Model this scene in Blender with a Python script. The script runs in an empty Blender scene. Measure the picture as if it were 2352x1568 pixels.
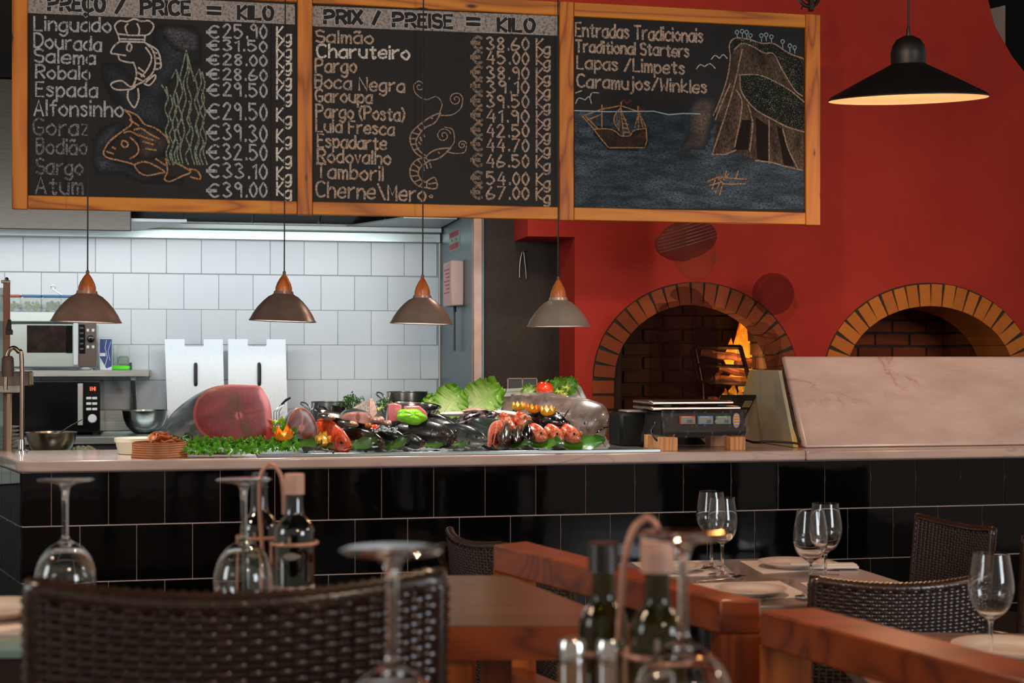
import bpy, math, random
from mathutils import Vector, Matrix
random.seed(7)
R = math.radians
COL = bpy.context.scene.collection
SC = bpy.context.scene

# ------------------------------------------------------------------ camera, world, light, exposure
TH = R(12.1); FPX = 3400.0; HOR = 825.0
CX, CY, CZ = 0.0, -5.5, 1.30
cd = bpy.data.cameras.new('camera'); cam = bpy.data.objects.new('camera', cd); COL.objects.link(cam)
cam.location = (CX, CY, CZ); cam.rotation_euler = (R(90), 0, -TH)
cd.sensor_width = 36; cd.lens = FPX / 2352 * 36; cd.shift_y = (HOR - 784) / 2352
cd.clip_start = 0.05
cd.dof.use_dof = True; cd.dof.focus_distance = 5.9; cd.dof.aperture_fstop = 7.0
SC.camera = cam
SC.view_settings.view_transform = 'Standard'; SC.view_settings.look = 'None'
SC.view_settings.exposure = 0.0; SC.view_settings.gamma = 1.0
SC.view_settings.use_curve_mapping = False

w = bpy.data.worlds.new('world'); SC.world = w; w.use_nodes = True
w.node_tree.nodes['Background'].inputs[0].default_value = (1.0, 0.86, 0.74, 1)
w.node_tree.nodes['Background'].inputs[1].default_value = 0.30

def light(name, kind, loc, energy, col, size=0.1, size_y=None, target=None, spot=None, blend=.5):
    l = bpy.data.lights.new(name, kind); l.energy = energy; l.color = col
    if kind == 'AREA':
        l.size = size
        if size_y: l.shape = 'RECTANGLE'; l.size_y = size_y
    else: l.shadow_soft_size = size
    if kind == 'SPOT': l.spot_size = R(spot or 80); l.spot_blend = blend
    o = bpy.data.objects.new(name, l); COL.objects.link(o); o.location = loc
    if target is not None:
        d = Vector(target) - Vector(loc); o.rotation_euler = d.to_track_quat('-Z', 'Y').to_euler()
    return o
# dining room lamps behind the camera, added wall spot, daylight window behind on the right, kitchen tubes
light('dining_light', 'POINT', (0.75, -3.0, 2.66), 84, (1.0, .70, .46), .05)
light('dining_light', 'POINT', (-1.6, -3.6, 2.6), 50, (1.0, .70, .46), .07)
light('dining_light', 'SPOT', (3.5, -2.6, 2.5), 130, (1.0, .66, .42), .08, None, (3.0, 1.7, 1.35), 46, 1.0)  # added spot, aimed at the red wall to brighten its middle
light('dining_light', 'POINT', (3.2, -3.6, 2.2), 26, (1.0, .70, .46), .08)
light('dining_light', 'POINT', (0.9, -6.2, 2.5), 45, (1.0, .74, .52), .07)
light('aisle_fill', 'POINT', (1.5, .95, 2.35), 13, (1.0, .80, .62), .12)  # unseen fill light added to brighten the red wall below the board
light('window_daylight', 'AREA', (4.2, -7.5, 1.9), 110, (.86, .93, 1.0), 1.6, 1.6, (1.2, 0, 1.0))
light('window_daylight', 'AREA', (-3.6, -4.2, 2.0), 50, (.86, .95, .95), 1.2, 1.4, (0, 0, 1.0))
kt = light('kitchen_tube', 'AREA', (-.1, 1.3, 1.96), 12, (.92, .97, 1.0), 2.8, .10, (-.1, 3.0, 1.35)); kt.data.spread = R(130)
light('hood_lamp', 'AREA', (-.1, 2.62, 1.99), 4, (.92, .97, 1.0), 2.6, .12, (-.1, 2.85, 1.0))

# ------------------------------------------------------------------ pixel <-> room helpers
RT = Vector((math.cos(TH), -math.sin(TH), 0)); FW = Vector((math.sin(TH), math.cos(TH), 0)); CAM = Vector((CX, CY, CZ))
def ray(px, py): return RT * ((px - 1176) / FPX) + Vector((0, 0, (HOR - py) / FPX)) + FW
def onY(px, py, Y): d = ray(px, py); return CAM + d * ((Y - CY) / d.y)
def onZ(px, py, Z): d = ray(px, py); return CAM + d * ((Z - CZ) / d.z)
def onX(px, py, X): d = ray(px, py); return CAM + d * ((X - CX) / d.x)
def atz(px, py, z): return CAM + ray(px, py) * z
def cf(xc, z, Z): return CAM + RT * xc + FW * z + Vector((0, 0, Z - CZ))     # camera-frame plan position, height Z

# ------------------------------------------------------------------ meshes
def T(x, y=None, z=None): return Matrix.Translation(x if y is None else (x, y, z))
def RX(a): return Matrix.Rotation(R(a), 4, 'X')
def RY(a): return Matrix.Rotation(R(a), 4, 'Y')
def RZ(a): return Matrix.Rotation(R(a), 4, 'Z')
def catmull(p, n=6, closed=False):
    p = [Vector(q) for q in p]; out = []
    N = len(p); rng = range(N if closed else N - 1)
    for i in rng:
        if closed: a, b, c, d = p[i - 1], p[i], p[(i + 1) % N], p[(i + 2) % N]
        else: a, b, c, d = p[max(i - 1, 0)], p[i], p[i + 1], p[min(i + 2, N - 1)]
        for k in range(n):
            t = k / n
            out.append(0.5 * ((2 * b) + (c - a) * t + (2 * a - 5 * b + 4 * c - d) * t * t + (3 * b - a - 3 * c + d) * t ** 3))
    if not closed: out.append(p[-1])
    return out
class MB:
    def __init__(s, base=None, M=None):
        s.v = []; s.f = []; s.m = []; s.col = {}; s.T = M.copy() if M is not None else Matrix()
        if base is not None: s.T = Matrix.Translation(-Vector(base))
        s.mi = 0
    def add(s, vs, fs, flip=False):
        o = len(s.v); s.v += [s.T @ Vector(q) for q in vs]
        for f in fs:
            f = [o + i for i in f]
            s.f.append(f[::-1] if flip else f); s.m.append(s.mi)
        return s
    def box(s, x0, y0, z0, x1, y1, z1, b=0):
        if x1 < x0: x0, x1 = x1, x0
        if y1 < y0: y0, y1 = y1, y0
        if z1 < z0: z0, z1 = z1, z0
        if b <= 0:
            vs = [(x, y, z) for x in (x0, x1) for y in (y0, y1) for z in (z0, z1)]
            return s.add(vs, [(0, 1, 3, 2), (4, 6, 7, 5), (0, 4, 5, 1), (2, 3, 7, 6), (0, 2, 6, 4), (1, 5, 7, 3)])
        b = min(b, (x1 - x0) * .45, (y1 - y0) * .45, (z1 - z0) * .45)
        vs = []; idx = {}
        P = ((x0, x1), (y0, y1), (z0, z1))
        for i in (0, 1):
            for j in (0, 1):
                for k in (0, 1):
                    c = [P[0][i], P[1][j], P[2][k]]; sg = [1 if q == 0 else -1 for q in (i, j, k)]
                    for a in range(3):
                        q = [c[t] + (0 if t == a else sg[t] * b) for t in range(3)]
                        idx[(i, j, k, a)] = len(vs); vs.append(tuple(q))
        F = []
        for a in range(3):
            for e in (0, 1):
                o = [t for t in range(3) if t != a]; q = []
                for (m, n) in ((0, 0), (1, 0), (1, 1), (0, 1)):
                    key = [0, 0, 0]; key[a] = e; key[o[0]] = m; key[o[1]] = n; q.append(idx[(*key, a)])
                F.append(q)
        for a in range(3):
            o = [t for t in range(3) if t != a]
            for m in (0, 1):
                for n in (0, 1):
                    k0 = [0, 0, 0]; k0[o[0]] = m; k0[o[1]] = n; k1 = list(k0); k1[a] = 1
                    F.append([idx[(*k0, o[0])], idx[(*k1, o[0])], idx[(*k1, o[1])], idx[(*k0, o[1])]])
        for i in (0, 1):
            for j in (0, 1):
                for k in (0, 1): F.append([idx[(i, j, k, a)] for a in range(3)])
        cc = Vector(((x0 + x1) / 2, (y0 + y1) / 2, (z0 + z1) / 2)); G = []
        for f in F:
            p = [Vector(vs[i]) for i in f]; nrm = (p[1] - p[0]).cross(p[2] - p[0]); ctr = sum(p, Vector()) / len(p)
            G.append(f if nrm.dot(ctr - cc) > 0 else f[::-1])
        return s.add(vs, G)
    def lathe(s, prof, n=24, cap0=False, cap1=False, c=(0, 0, 0), sx=1, sy=1):
        vs = []; fs = []
        for r, z in prof:
            for k in range(n):
                a = 2 * math.pi * k / n; vs.append((c[0] + sx * r * math.cos(a), c[1] + sy * r * math.sin(a), c[2] + z))
        for i in range(len(prof) - 1):
            for k in range(n):
                k2 = (k + 1) % n; fs.append((i * n + k, i * n + k2, (i + 1) * n + k2, (i + 1) * n + k))
        if cap0: fs.append(tuple(range(n - 1, -1, -1)))
        if cap1: o = (len(prof) - 1) * n; fs.append(tuple(o + k for k in range(n)))
        return s.add(vs, fs)
    def tube(s, pts, r, n=8, closed=False, cap=True, flat=1.0):
        pts = [Vector(p) for p in pts]; N = len(pts)
        rr = r if isinstance(r, (list, tuple)) else [r] * N
        vs = []; fs = []; up = None
        for i, p in enumerate(pts):
            if closed: t = pts[(i + 1) % N] - pts[i - 1]
            else: t = pts[min(i + 1, N - 1)] - pts[max(i - 1, 0)]
            if t.length < 1e-9: t = Vector((0, 0, 1))
            t.normalize()
            if up is None: up = Vector((0, 0, 1)) if abs(t.z) < .9 else Vector((1, 0, 0))
            a = t.cross(up)
            if a.length < 1e-6: a = t.cross(Vector((0, 1, 0)))
            a.normalize(); b = a.cross(t).normalized(); up = b
            for k in range(n):
                g = 2 * math.pi * k / n; vs.append(p + a * (rr[i] * math.cos(g)) + b * (rr[i] * flat * math.sin(g)))
        M = N if closed else N - 1
        for i in range(M):
            j = (i + 1) % N
            for k in range(n):
                k2 = (k + 1) % n; fs.append((i * n + k, i * n + k2, j * n + k2, j * n + k))
        if cap and not closed:
            fs.append(tuple(range(n - 1, -1, -1))); fs.append(tuple((N - 1) * n + k for k in range(n)))
        return s.add(vs, fs)
    def prism(s, poly, y0, y1, ax='y'):
        """polygon extruded along an axis; ax y: (x,z), ax x: (y,z), ax z: (x,y)"""
        def P(a, b, t): return {'y': (a, t, b), 'x': (t, a, b), 'z': (a, b, t)}[ax]
        n = len(poly); vs = [P(a, b, y0) for a, b in poly] + [P(a, b, y1) for a, b in poly]
        fs = [tuple(range(n)), tuple(range(2 * n - 1, n - 1, -1))]
        for i in range(n): j = (i + 1) % n; fs.append((i, i + n, j + n, j))
        area = sum(poly[i][0] * poly[(i + 1) % n][1] - poly[(i + 1) % n][0] * poly[i][1] for i in range(n))
        flip = (area < 0) if ax in 'y' else (area > 0)
        if ax == 'x': flip = area > 0
        if ax == 'y': flip = area < 0
        if y1 < y0: flip = not flip
        return s.add(vs, fs, flip)
    def grid(s, fn, nu, nv, cu=False, cv=False):
        vs = [fn(i / (nu if cu else nu - 1) if nu > 1 else 0, j / (nv if cv else nv - 1) if nv > 1 else 0) for i in range(nu) for j in range(nv)]
        fs = []
        for i in range(nu if cu else nu - 1):
            for j in range(nv if cv else nv - 1):
                i2 = (i + 1) % nu; j2 = (j + 1) % nv
                fs.append((i * nv + j, i2 * nv + j, i2 * nv + j2, i * nv + j2))
        return s.add(vs, fs)
    def ball(s, c, r, nu=14, nv=8, fn=None):
        if not isinstance(r, (tuple, list)): r = (r, r, r)
        vs = [(c[0], c[1], c[2] - r[2])]; fs = []
        for j in range(1, nv):
            ph = -math.pi / 2 + math.pi * j / nv
            for i in range(nu):
                a = 2 * math.pi * i / nu; k = fn(a, ph) if fn else 1
                vs.append((c[0] + r[0] * k * math.cos(ph) * math.cos(a), c[1] + r[1] * k * math.cos(ph) * math.sin(a), c[2] + r[2] * k * math.sin(ph)))
        vs.append((c[0], c[1], c[2] + r[2] * (fn(0, math.pi / 2) if fn else 1)))
        for i in range(nu):
            i2 = (i + 1) % nu; fs.append((0, 1 + i2, 1 + i))
            for j in range(nv - 2): fs.append((1 + j * nu + i, 1 + j * nu + i2, 1 + (j + 1) * nu + i2, 1 + (j + 1) * nu + i))
            fs.append((1 + (nv - 2) * nu + i, 1 + (nv - 2) * nu + i2, len(vs) - 1))
        return s.add(vs, fs)
    def mesh(s, name, mat, smooth=True, ang=38, col=None):
        me = bpy.data.meshes.new(name); me.from_pydata(s.v, [], s.f)
        for m_ in (mat if isinstance(mat, (list, tuple)) else [mat]): me.materials.append(m_)
        if any(s.m): me.polygons.foreach_set('material_index', s.m)
        if smooth:
            me.polygons.foreach_set('use_smooth', [True] * len(me.polygons)); me.set_sharp_from_angle(angle=R(ang))
        if col is not None:
            at = me.color_attributes.new('Col', 'FLOAT_COLOR', 'POINT')
            flat = []
            for q in s.v: c = col(q); flat += [c[0], c[1], c[2], 1.0]
            at.data.foreach_set('color', flat)
        me.update(); return me
    def obj(s, name, mat, parent=None, **k):
        o = bpy.data.objects.new(name, s.mesh(name, mat, **k)); COL.objects.link(o)
        if parent is not None: o.parent = parent
        return o
def tag(o, label=None, cat=None, group=None, kind=None):
    if label: o['label'] = label
    if cat: o['category'] = cat
    if group: o['group'] = group
    if kind: o['kind'] = kind
    return o
def thing(name, label, cat, loc=(0, 0, 0), rz=0, group=None):
    o = bpy.data.objects.new(name, None); COL.objects.link(o); o.empty_display_size = .05
    o.location = loc; o.rotation_euler = (0, 0, R(rz)); return tag(o, label, cat, group)
KIDS = {}
def children(o):
    return [c for c in bpy.data.objects if c.parent == o]
def dup(root, loc, rz=None, label=None, group=None, parent=None):
    r = root.copy(); COL.objects.link(r); r.location = loc
    if rz is not None: r.rotation_euler = (0, 0, R(rz))
    if label: r['label'] = label
    if group: r['group'] = group
    if parent is not None: r.parent = parent
    for ch in children(root):
        c = ch.copy(); COL.objects.link(c); c.parent = r
        for g in children(ch):
            d = g.copy(); COL.objects.link(d); d.parent = c
    return r
def inst(src_mesh, name, loc, parent=None, rot=(0, 0, 0), sc=(1, 1, 1)):
    o = bpy.data.objects.new(name, src_mesh); COL.objects.link(o); o.location = loc; o.rotation_euler = rot; o.scale = sc
    if parent is not None: o.parent = parent
    return o

# ------------------------------------------------------------------ materials
def lin(c):
    if isinstance(c, str): c = tuple(int(c[i:i + 2], 16) / 255 for i in (0, 2, 4))
    if len(c) == 4: return tuple(c)
    return tuple(((x / 12.92) if x <= .04045 else ((x + .055) / 1.055) ** 2.4) for x in c) + (1,)
class NT:
    def __init__(s, name):
        s.mat = bpy.data.materials.new(name); s.mat.use_nodes = True; s.t = s.mat.node_tree
        s.b = s.t.nodes['Principled BSDF']; s.out = s.t.nodes['Material Output']
    def n(s, typ, **kw):
        nd = s.t.nodes.new('ShaderNode' + typ)
        for k, v in kw.items():
            if k in nd.inputs.keys() if hasattr(nd.inputs, 'keys') else False: nd.inputs[k].default_value = v
            else: setattr(nd, k, v)
        return nd
    def l(s, a, b): s.t.links.new(a, b)
    def coord(s, scale=(1, 1, 1), rot=(0, 0, 0), kind='Object'):
        tc = s.n('TexCoord'); mp = s.n('Mapping'); s.l(tc.outputs[kind], mp.inputs[0])
        mp.inputs['Scale'].default_value = scale; mp.inputs['Rotation'].default_value = rot; return mp.outputs[0]
    def noise(s, co, scale=5, detail=4, rough=.55, dist=0):
        n = s.n('TexNoise'); s.l(co, n.inputs['Vector']); n.inputs['Scale'].default_value = scale
        n.inputs['Detail'].default_value = detail; n.inputs['Roughness'].default_value = rough; n.inputs['Distortion'].default_value = dist
        return n.outputs['Fac']
    def ramp(s, fac, stops, interp='LINEAR'):
        r = s.n('ValToRGB'); s.l(fac, r.inputs[0]); cr = r.color_ramp; cr.interpolation = interp
        while len(cr.elements) < len(stops): cr.elements.new(.5)
        for e, (p, c) in zip(cr.elements, stops): e.position = p; e.color = lin(c) if isinstance(c, str) or len(c) == 3 else c
        return r.outputs[0]
    def mix(s, f, a, b, mode='MIX'):
        m = s.n('MixRGB', blend_type=mode)
        for i, x in ((0, f), (1, a), (2, b)):
            if hasattr(x, 'links') or hasattr(x, 'is_linked'): s.l(x, m.inputs[i])
            elif i == 0: m.inputs[0].default_value = x
            else: m.inputs[i].default_value = lin(x)
        return m.outputs[0]
    def math(s, op, a, b=0, c=None):
        m = s.n('Math', operation=op)
        for i, x in ((0, a), (1, b), (2, c)):
            if x is None: continue
            if hasattr(x, 'is_linked'): s.l(x, m.inputs[i])
            else: m.inputs[i].default_value = x
        return m.outputs[0]
    def bump(s, h, strength=.3, dist=.01):
        b = s.n('Bump'); b.inputs['Strength'].default_value = strength; b.inputs['Distance'].default_value = dist
        s.l(h, b.inputs['Height']); s.l(b.outputs[0], s.b.inputs['Normal']); return b
    def set(s, **k):
        for a, v in k.items():
            a = {'rough': 'Roughness', 'metal': 'Metallic', 'spec': 'Specular IOR Level', 'coat': 'Coat Weight', 'coatr': 'Coat Roughness',
                 'trans': 'Transmission Weight', 'ior': 'IOR', 'alpha': 'Alpha', 'col': 'Base Color', 'em': 'Emission Color', 'emi': 'Emission Strength', 'sss': 'Subsurface Weight'}[a]
            i = s.b.inputs[a]
            if hasattr(v, 'is_linked'): s.l(v, i)
            elif a in ('Base Color', 'Emission Color'): i.default_value = lin(v)[:4]
            else: i.default_value = v
        return s.mat
MATS = {}
def M(name, col, rough=.5, metal=0, var=None, vscale=8, bump=0, bscale=60, bd=.004, **k):
    if name in MATS: return MATS[name]
    t = NT(name); c = col
    if var:
        co = t.coord(); f = t.noise(co, vscale, 5); c = t.ramp(f, [(.3, col), (.7, var)])
    if bump:
        co2 = t.coord(); t.bump(t.noise(co2, bscale, 3), bump, bd)
    t.set(col=c, rough=rough, metal=metal, **k); MATS[name] = t.mat; return t.mat
def wood(name, c1, c2, c3, axis='x', ring=14, rough=.4, coat=.2, knots=None, warp=.35):
    t = NT(name); sc = {'x': (1, 9, 9), 'y': (9, 1, 9), 'z': (9, 9, 1)}[axis]
    co = t.coord(); oi = t.n('ObjectInfo'); ad = t.n('VectorMath', operation='ADD'); t.l(co, ad.inputs[0])
    mu = t.n('VectorMath', operation='SCALE'); t.l(oi.outputs['Random'], mu.inputs['Scale']); mu.inputs[0].default_value = (7, 5, 3); t.l(mu.outputs[0], ad.inputs[1])
    mp = t.n('Mapping'); t.l(ad.outputs[0], mp.inputs[0]); mp.inputs['Scale'].default_value = tuple(q * .35 for q in sc)
    big = t.noise(mp.outputs[0], 1.6, 2, .5, .6)
    f = t.math('FRACT', t.math('MULTIPLY', big, ring))
    tri = t.math('ABSOLUTE', t.math('SUBTRACT', t.math('MULTIPLY', f, 2), 1))
    mp2 = t.n('Mapping'); t.l(ad.outputs[0], mp2.inputs[0]); mp2.inputs['Scale'].default_value = tuple(q * 4 if q > 1 else q for q in sc)
    fine = t.noise(mp2.outputs[0], 8, 4, .6)
    fac = t.math('ADD', t.math('MULTIPLY', tri, .62), t.math('MULTIPLY', fine, .38))
    c = t.ramp(fac, [(.12, c3), (.38, c2), (.75, c1)])
    if knots:
        mk = t.n('Mapping'); t.l(ad.outputs[0], mk.inputs[0]); mk.inputs['Scale'].default_value = tuple(q * .8 + .6 for q in {'x': (1.6, 6, 6), 'z': (6, 6, 1.6), 'y': (6, 1.6, 6)}[axis])
        v = t.n('TexVoronoi'); t.l(mk.outputs[0], v.inputs['Vector']); v.inputs['Scale'].default_value = knots
        kf = t.ramp(v.outputs['Distance'], [(.07, (1, 1, 1)), (.16, (0, 0, 0))])
        c = t.mix(kf, c, '3a1a08')
    t.bump(fine, .12, .002)
    t.set(col=c, rough=rough, coat=coat, coatr=.25); MATS[name] = t.mat; return t.mat
# ================================================================== SETTING
def struct(name, mb, mat, **k): return tag(mb.obj(name, mat, **k), kind='structure')
m_floor = M('floor_tiles', '3a2a22', .45, var='2c201a', vscale=3)
m_dark = M('dark_ceiling', '0c0b0b', .8)
m_white = M('white_grout', 'a3a9a9', .8)
def tile_mat(name, c1, c2, rough, spec=.5, coat=0):
    t = NT(name); oi = t.n('ObjectInfo'); c = t.ramp(oi.outputs['Random'], [(0, c1), (1, c2)])
    t.bump(t.noise(t.coord(), 7, 2), .06, .01)
    t.set(col=c, rough=rough, spec=spec, coat=coat, coatr=.05); return t.mat
m_wtile = tile_mat('white_glazed_tile', 'ccd3d8', 'd4dade', .28)
m_btile = tile_mat('black_glazed_tile', '040405', '080707', .06, .32)
m_grout = M('grey_grout', 'b09a94', .8)
# wall_back with its white tiles
m = MB(); m.box(-3.2, 3.07, 0, 1.40, 3.25, 3.6); wall_back = struct('wall_back', m, m_white)
TW, THH = .1928, .199
tb = MB(); tb.box(.001, -.004, .001, TW - .001, .004, THH - .001, .0015); tmesh = tb.mesh('tile', m_wtile)
for r_ in range(-3, 3):
    z0 = 1.30 + .282 + r_ * .1995 + (.0 if r_ < 1 else .003)
    off = 0 if r_ % 2 == 0 else .0964
    x0 = -.927 + off + .0964
    k0 = -6
    for k in range(k0, 14):
        x = -.927 + (0 if (r_ + 1) % 2 == 0 else -.0964) + TW * k
        if x + TW > 1.42 or x < -2.0: 
            if x < 1.38 and x > 1.0:
                e = MB(); e.box(.0015, -.008, .0015, 1.398 - x, .004, THH - .0015, .003); e.T = Matrix(); o = e.obj('tile', m_wtile, wall_back); o.location = (x, 3.069, z0)
            continue
        inst(tmesh, 'tile', (x, 3.069, z0), wall_back)
m = MB(); m.box(-3.2, -6.6, -.05, 5.5, 3.2, 0); struct('floor', m, m_floor)
m = MB(); m.box(-3.2, -6.6, 3.6, 5.5, 3.3, 3.7); struct('ceiling', m, m_dark)
# raised platform of the near dining area, edge runs beside the rails
a = cf(.44, 2.0, .25); b = cf(-.20, 3.3, .25); c_ = cf(1.15, .55, .25)
m = MB(); m.prism([(c_.x, c_.y), (b.x, b.y), (b.x - 3.0, b.y + .2), (-2.9, -6.5), (c_.x, -6.5)], 0, .25, 'z')
plat = struct('floor_platform', m, wood('platform_wood', '5a2c14', '43200f', '2c140a', 'x', 10))
# steel side panel
t = NT('brushed_steel_panel'); co = t.coord((3, 3, 60) if 0 else (60, 60, 2)); f = t.noise(co, 3, 4)
t.set(col=t.ramp(f, [(.3, '59676a'), (.7, '748386')]), metal=.85, rough=t.math('MULTIPLY_ADD', f, .2, .28)); m_steelpanel = t.mat
def steel(name, c1, c2, stretch, rough=.3, metal=1.0, amp=.15):
    t = NT(name); f = t.noise(t.coord(stretch), 5, 4)
    t.set(col=t.ramp(f, [(.3, c1), (.7, c2)]), metal=metal, rough=t.math('MULTIPLY_ADD', f, amp, rough - amp / 2)); return t.mat
m_steel = steel('stainless_steel', 'a9adab', 'c6cac8', (2, 2, 2), .3)
m_steelx = steel('steel_brushed_along', '9fa6a3', 'bfc5c2', (1, 40, 40), .33)
m_steelz = steel('steel_brushed_upright', '9aa1a5', 'a9afb3', (60, 60, .6), .42, .9)
m_chrome = M('polished_chrome', 'd2d0cc', .12, 1)
XP = 1.405
m = MB(); m.box(XP, 2.02, .0, XP + .06, 3.06, 3.6, .002); struct('trim_steel_panel', m, m_steelpanel)
m = MB(); m.box(XP - .004, 1.985, 0, XP + .044, 2.03, 3.6, .004); struct('trim_pillar_edge', m, M('worn_steel_edge', 'b79a8c', .4, .6, var='8f7466', vscale=6))
# brown rough wall behind the oven wall
def plaster(name, c1, c2, bs, bstr, vs=2.0, c3=None):
    t = NT(name); co = t.coord(); f = t.noise(co, vs, 5, .6)
    c = t.ramp(f, [(.3, c1), (.7, c2)]); h = t.noise(co, bs, 3, .6)
    if c3: c = t.mix(t.ramp(h, [(.45, (0, 0, 0)), (.7, (.5, .5, .5))]), c, c3)
    t.bump(h, bstr, .006); t.set(col=c, rough=.75, spec=.3); return t.mat
m_brown = plaster('brown_roughcast', '2e2823', '3d362e', 45, .8, 2.5, '4a4238')
m_red = plaster('red_roughcast', 'a82a1e', 'b53526', 55, .5)
m_redside = m_red
m = MB(); m.box(1.465, 2.02, 0, 2.2, 2.2, 3.6); struct('wall_brown', m, m_brown)
# ---- red oven wall (front plane Y = YW) with two arched mouths
YW = 1.70
def xz(px, py): p = onY(px, py, YW); return p.x, p.z
xl = xz(1320, 700)[0]; xlu = xz(1212, 530)[0]; zl = xz(1250, 543)[1]
def arch(pxc, pyc, half, up, base):
    c = xz(pxc, pyc); rx = (xz(pxc + half, pyc)[0] - xz(pxc - half, pyc)[0]) / 2; rz = xz(pxc, pyc - up)[1] - c[1]
    cxm = (xz(pxc + half, pyc)[0] + xz(pxc - half, pyc)[0]) / 2
    return [cxm, c[1], rx, rz, base]
A1 = arch(1597, 868, 236, 221, .62); A2 = arch(2133, 868, 243, 219, .62)
def arch_top(A, x):
    d = (x - A[0]) / A[2]
    return None if abs(d) >= 1 else A[1] + A[3] * math.sqrt(1 - d * d)
XR = 4.6
def wall_top(x):
    q = xz(2262, 0)[0]
    pts = [(q, 3.6), (xz(2262, 0)[0], xz(2262, -30)[1]), (xz(2285, 60)[0], xz(2285, 60)[1]), (xz(2325, 130)[0], xz(2325, 130)[1]), (xz(2358, 172)[0], xz(2358, 172)[1]), (XR + .01, xz(2450, 240)[1])]
    if x <= q: return 3.6
    for (x0, z0), (x1, z1) in zip(pts[1:], pts[2:]):
        if x0 <= x <= x1: return z0 + (z1 - z0) * (x - x0) / (x1 - x0)
    return pts[-1][1]
xs = sorted(set([xlu, xl, XR] + [A[0] + A[2] * math.cos(math.pi * k / 40) for A in (A1, A2) for k in range(41)] + [xz(p, 0)[0] for p in (2262, 2285, 2305, 2325, 2345, 2358)]))
m = MB(); DW = .32; YB = YW + DW
front = []; back = []
def colquad(x0, x1, b0, b1, t0, t1):
    for Y, fl in ((YW, 0), (YB, 1)): m.add([(x0, Y, b0), (x1, Y, b1), (x1, Y, t1), (x0, Y, t0)], [(0, 1, 2, 3)], bool(fl))
for x0, x1 in zip(xs, xs[1:]):
    if x1 - x0 < 1e-5: continue
    xm = (x0 + x1) / 2; A = next((A for A in (A1, A2) if abs(xm - A[0]) < A[2]), None)
    t0, t1 = wall_top(x0), wall_top(x1)
    if A:
        z0 = arch_top(A, x0) or A[1]; z1 = arch_top(A, x1) or A[1]
        colquad(x0, x1, z0, z1, t0, t1); m.add([(x0, YW, z0), (x1, YW, z1), (x1, YB, z1), (x0, YB, z0)], [(0, 3, 2, 1)])
        colquad(x0, x1, 0, 0, A[4], A[4]); m.add([(x0, YW, A[4]), (x1, YW, A[4]), (x1, YB, A[4]), (x0, YB, A[4])], [(0, 1, 2, 3)])
    elif xm < xl:
        colquad(x0, x1, zl, zl, t0, t1); m.add([(x0, YW, zl), (x1, YW, zl), (x1, YB, zl), (x0, YB, zl)], [(0, 3, 2, 1)])
    else: colquad(x0, x1, 0, 0, t0, t1)
    if t0 < 3.59 or t1 < 3.59: m.add([(x0, YW, t0), (x1, YW, t1), (x1, YB, t1), (x0, YB, t0)], [(0, 1, 2, 3)])
m.add([(xlu, YW, zl), (xlu, YB, zl), (xlu, YB, 3.6), (xlu, YW, 3.6)], [(0, 3, 2, 1)])
m.add([(xl, YW, 0), (xl, YB, 0), (xl, YB, zl), (xl, YW, zl)], [(0, 3, 2, 1)])
for A in (A1, A2):
    for sg in (-1, 1):
        x = A[0] + sg * A[2]; m.add([(x, YW, A[4]), (x, YB, A[4]), (x, YB, A[1]), (x, YW, A[1])], [(0, 1, 2, 3)] if sg < 0 else [(0, 3, 2, 1)])
wall_oven = struct('wall_oven', m, m_red, smooth=False)
# bricks round the mouths and inside
def brickmat(name, c1, c2, c3, soot=None):
    t = NT(name); oi = t.n('ObjectInfo'); c = t.ramp(oi.outputs['Random'], [(0, c1), (.5, c2), (1, c3)])
    f = t.noise(t.coord(), 28, 4); c = t.mix(t.ramp(f, [(.35, (0, 0, 0)), (.75, (.45, .45, .45))]), c, '2b1208'); t.bump(f, .35, .004)
    t.set(col=c, rough=.8, spec=.25); return t.mat
m_brick1 = brickmat('arch_brick_sooty', '8a4427', '9c4d2b', '7c3c24')
m_brick2 = brickmat('arch_brick_orange', 'c4702c', 'd07c33', 'b8642b')
m_brickin1 = brickmat('oven_brick_sooty', '1c100b', '28160f', '140b08')
m_brickin2 = brickmat('oven_brick', '7a3a20', '8a4526', '6a321e')
m_mortar = M('oven_mortar', '2f3029', .9); m_soot = M('oven_soot', '140c09', .9)
m_mortar2 = M('oven_mortar_purple', '3a2a2c', .9)
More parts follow.
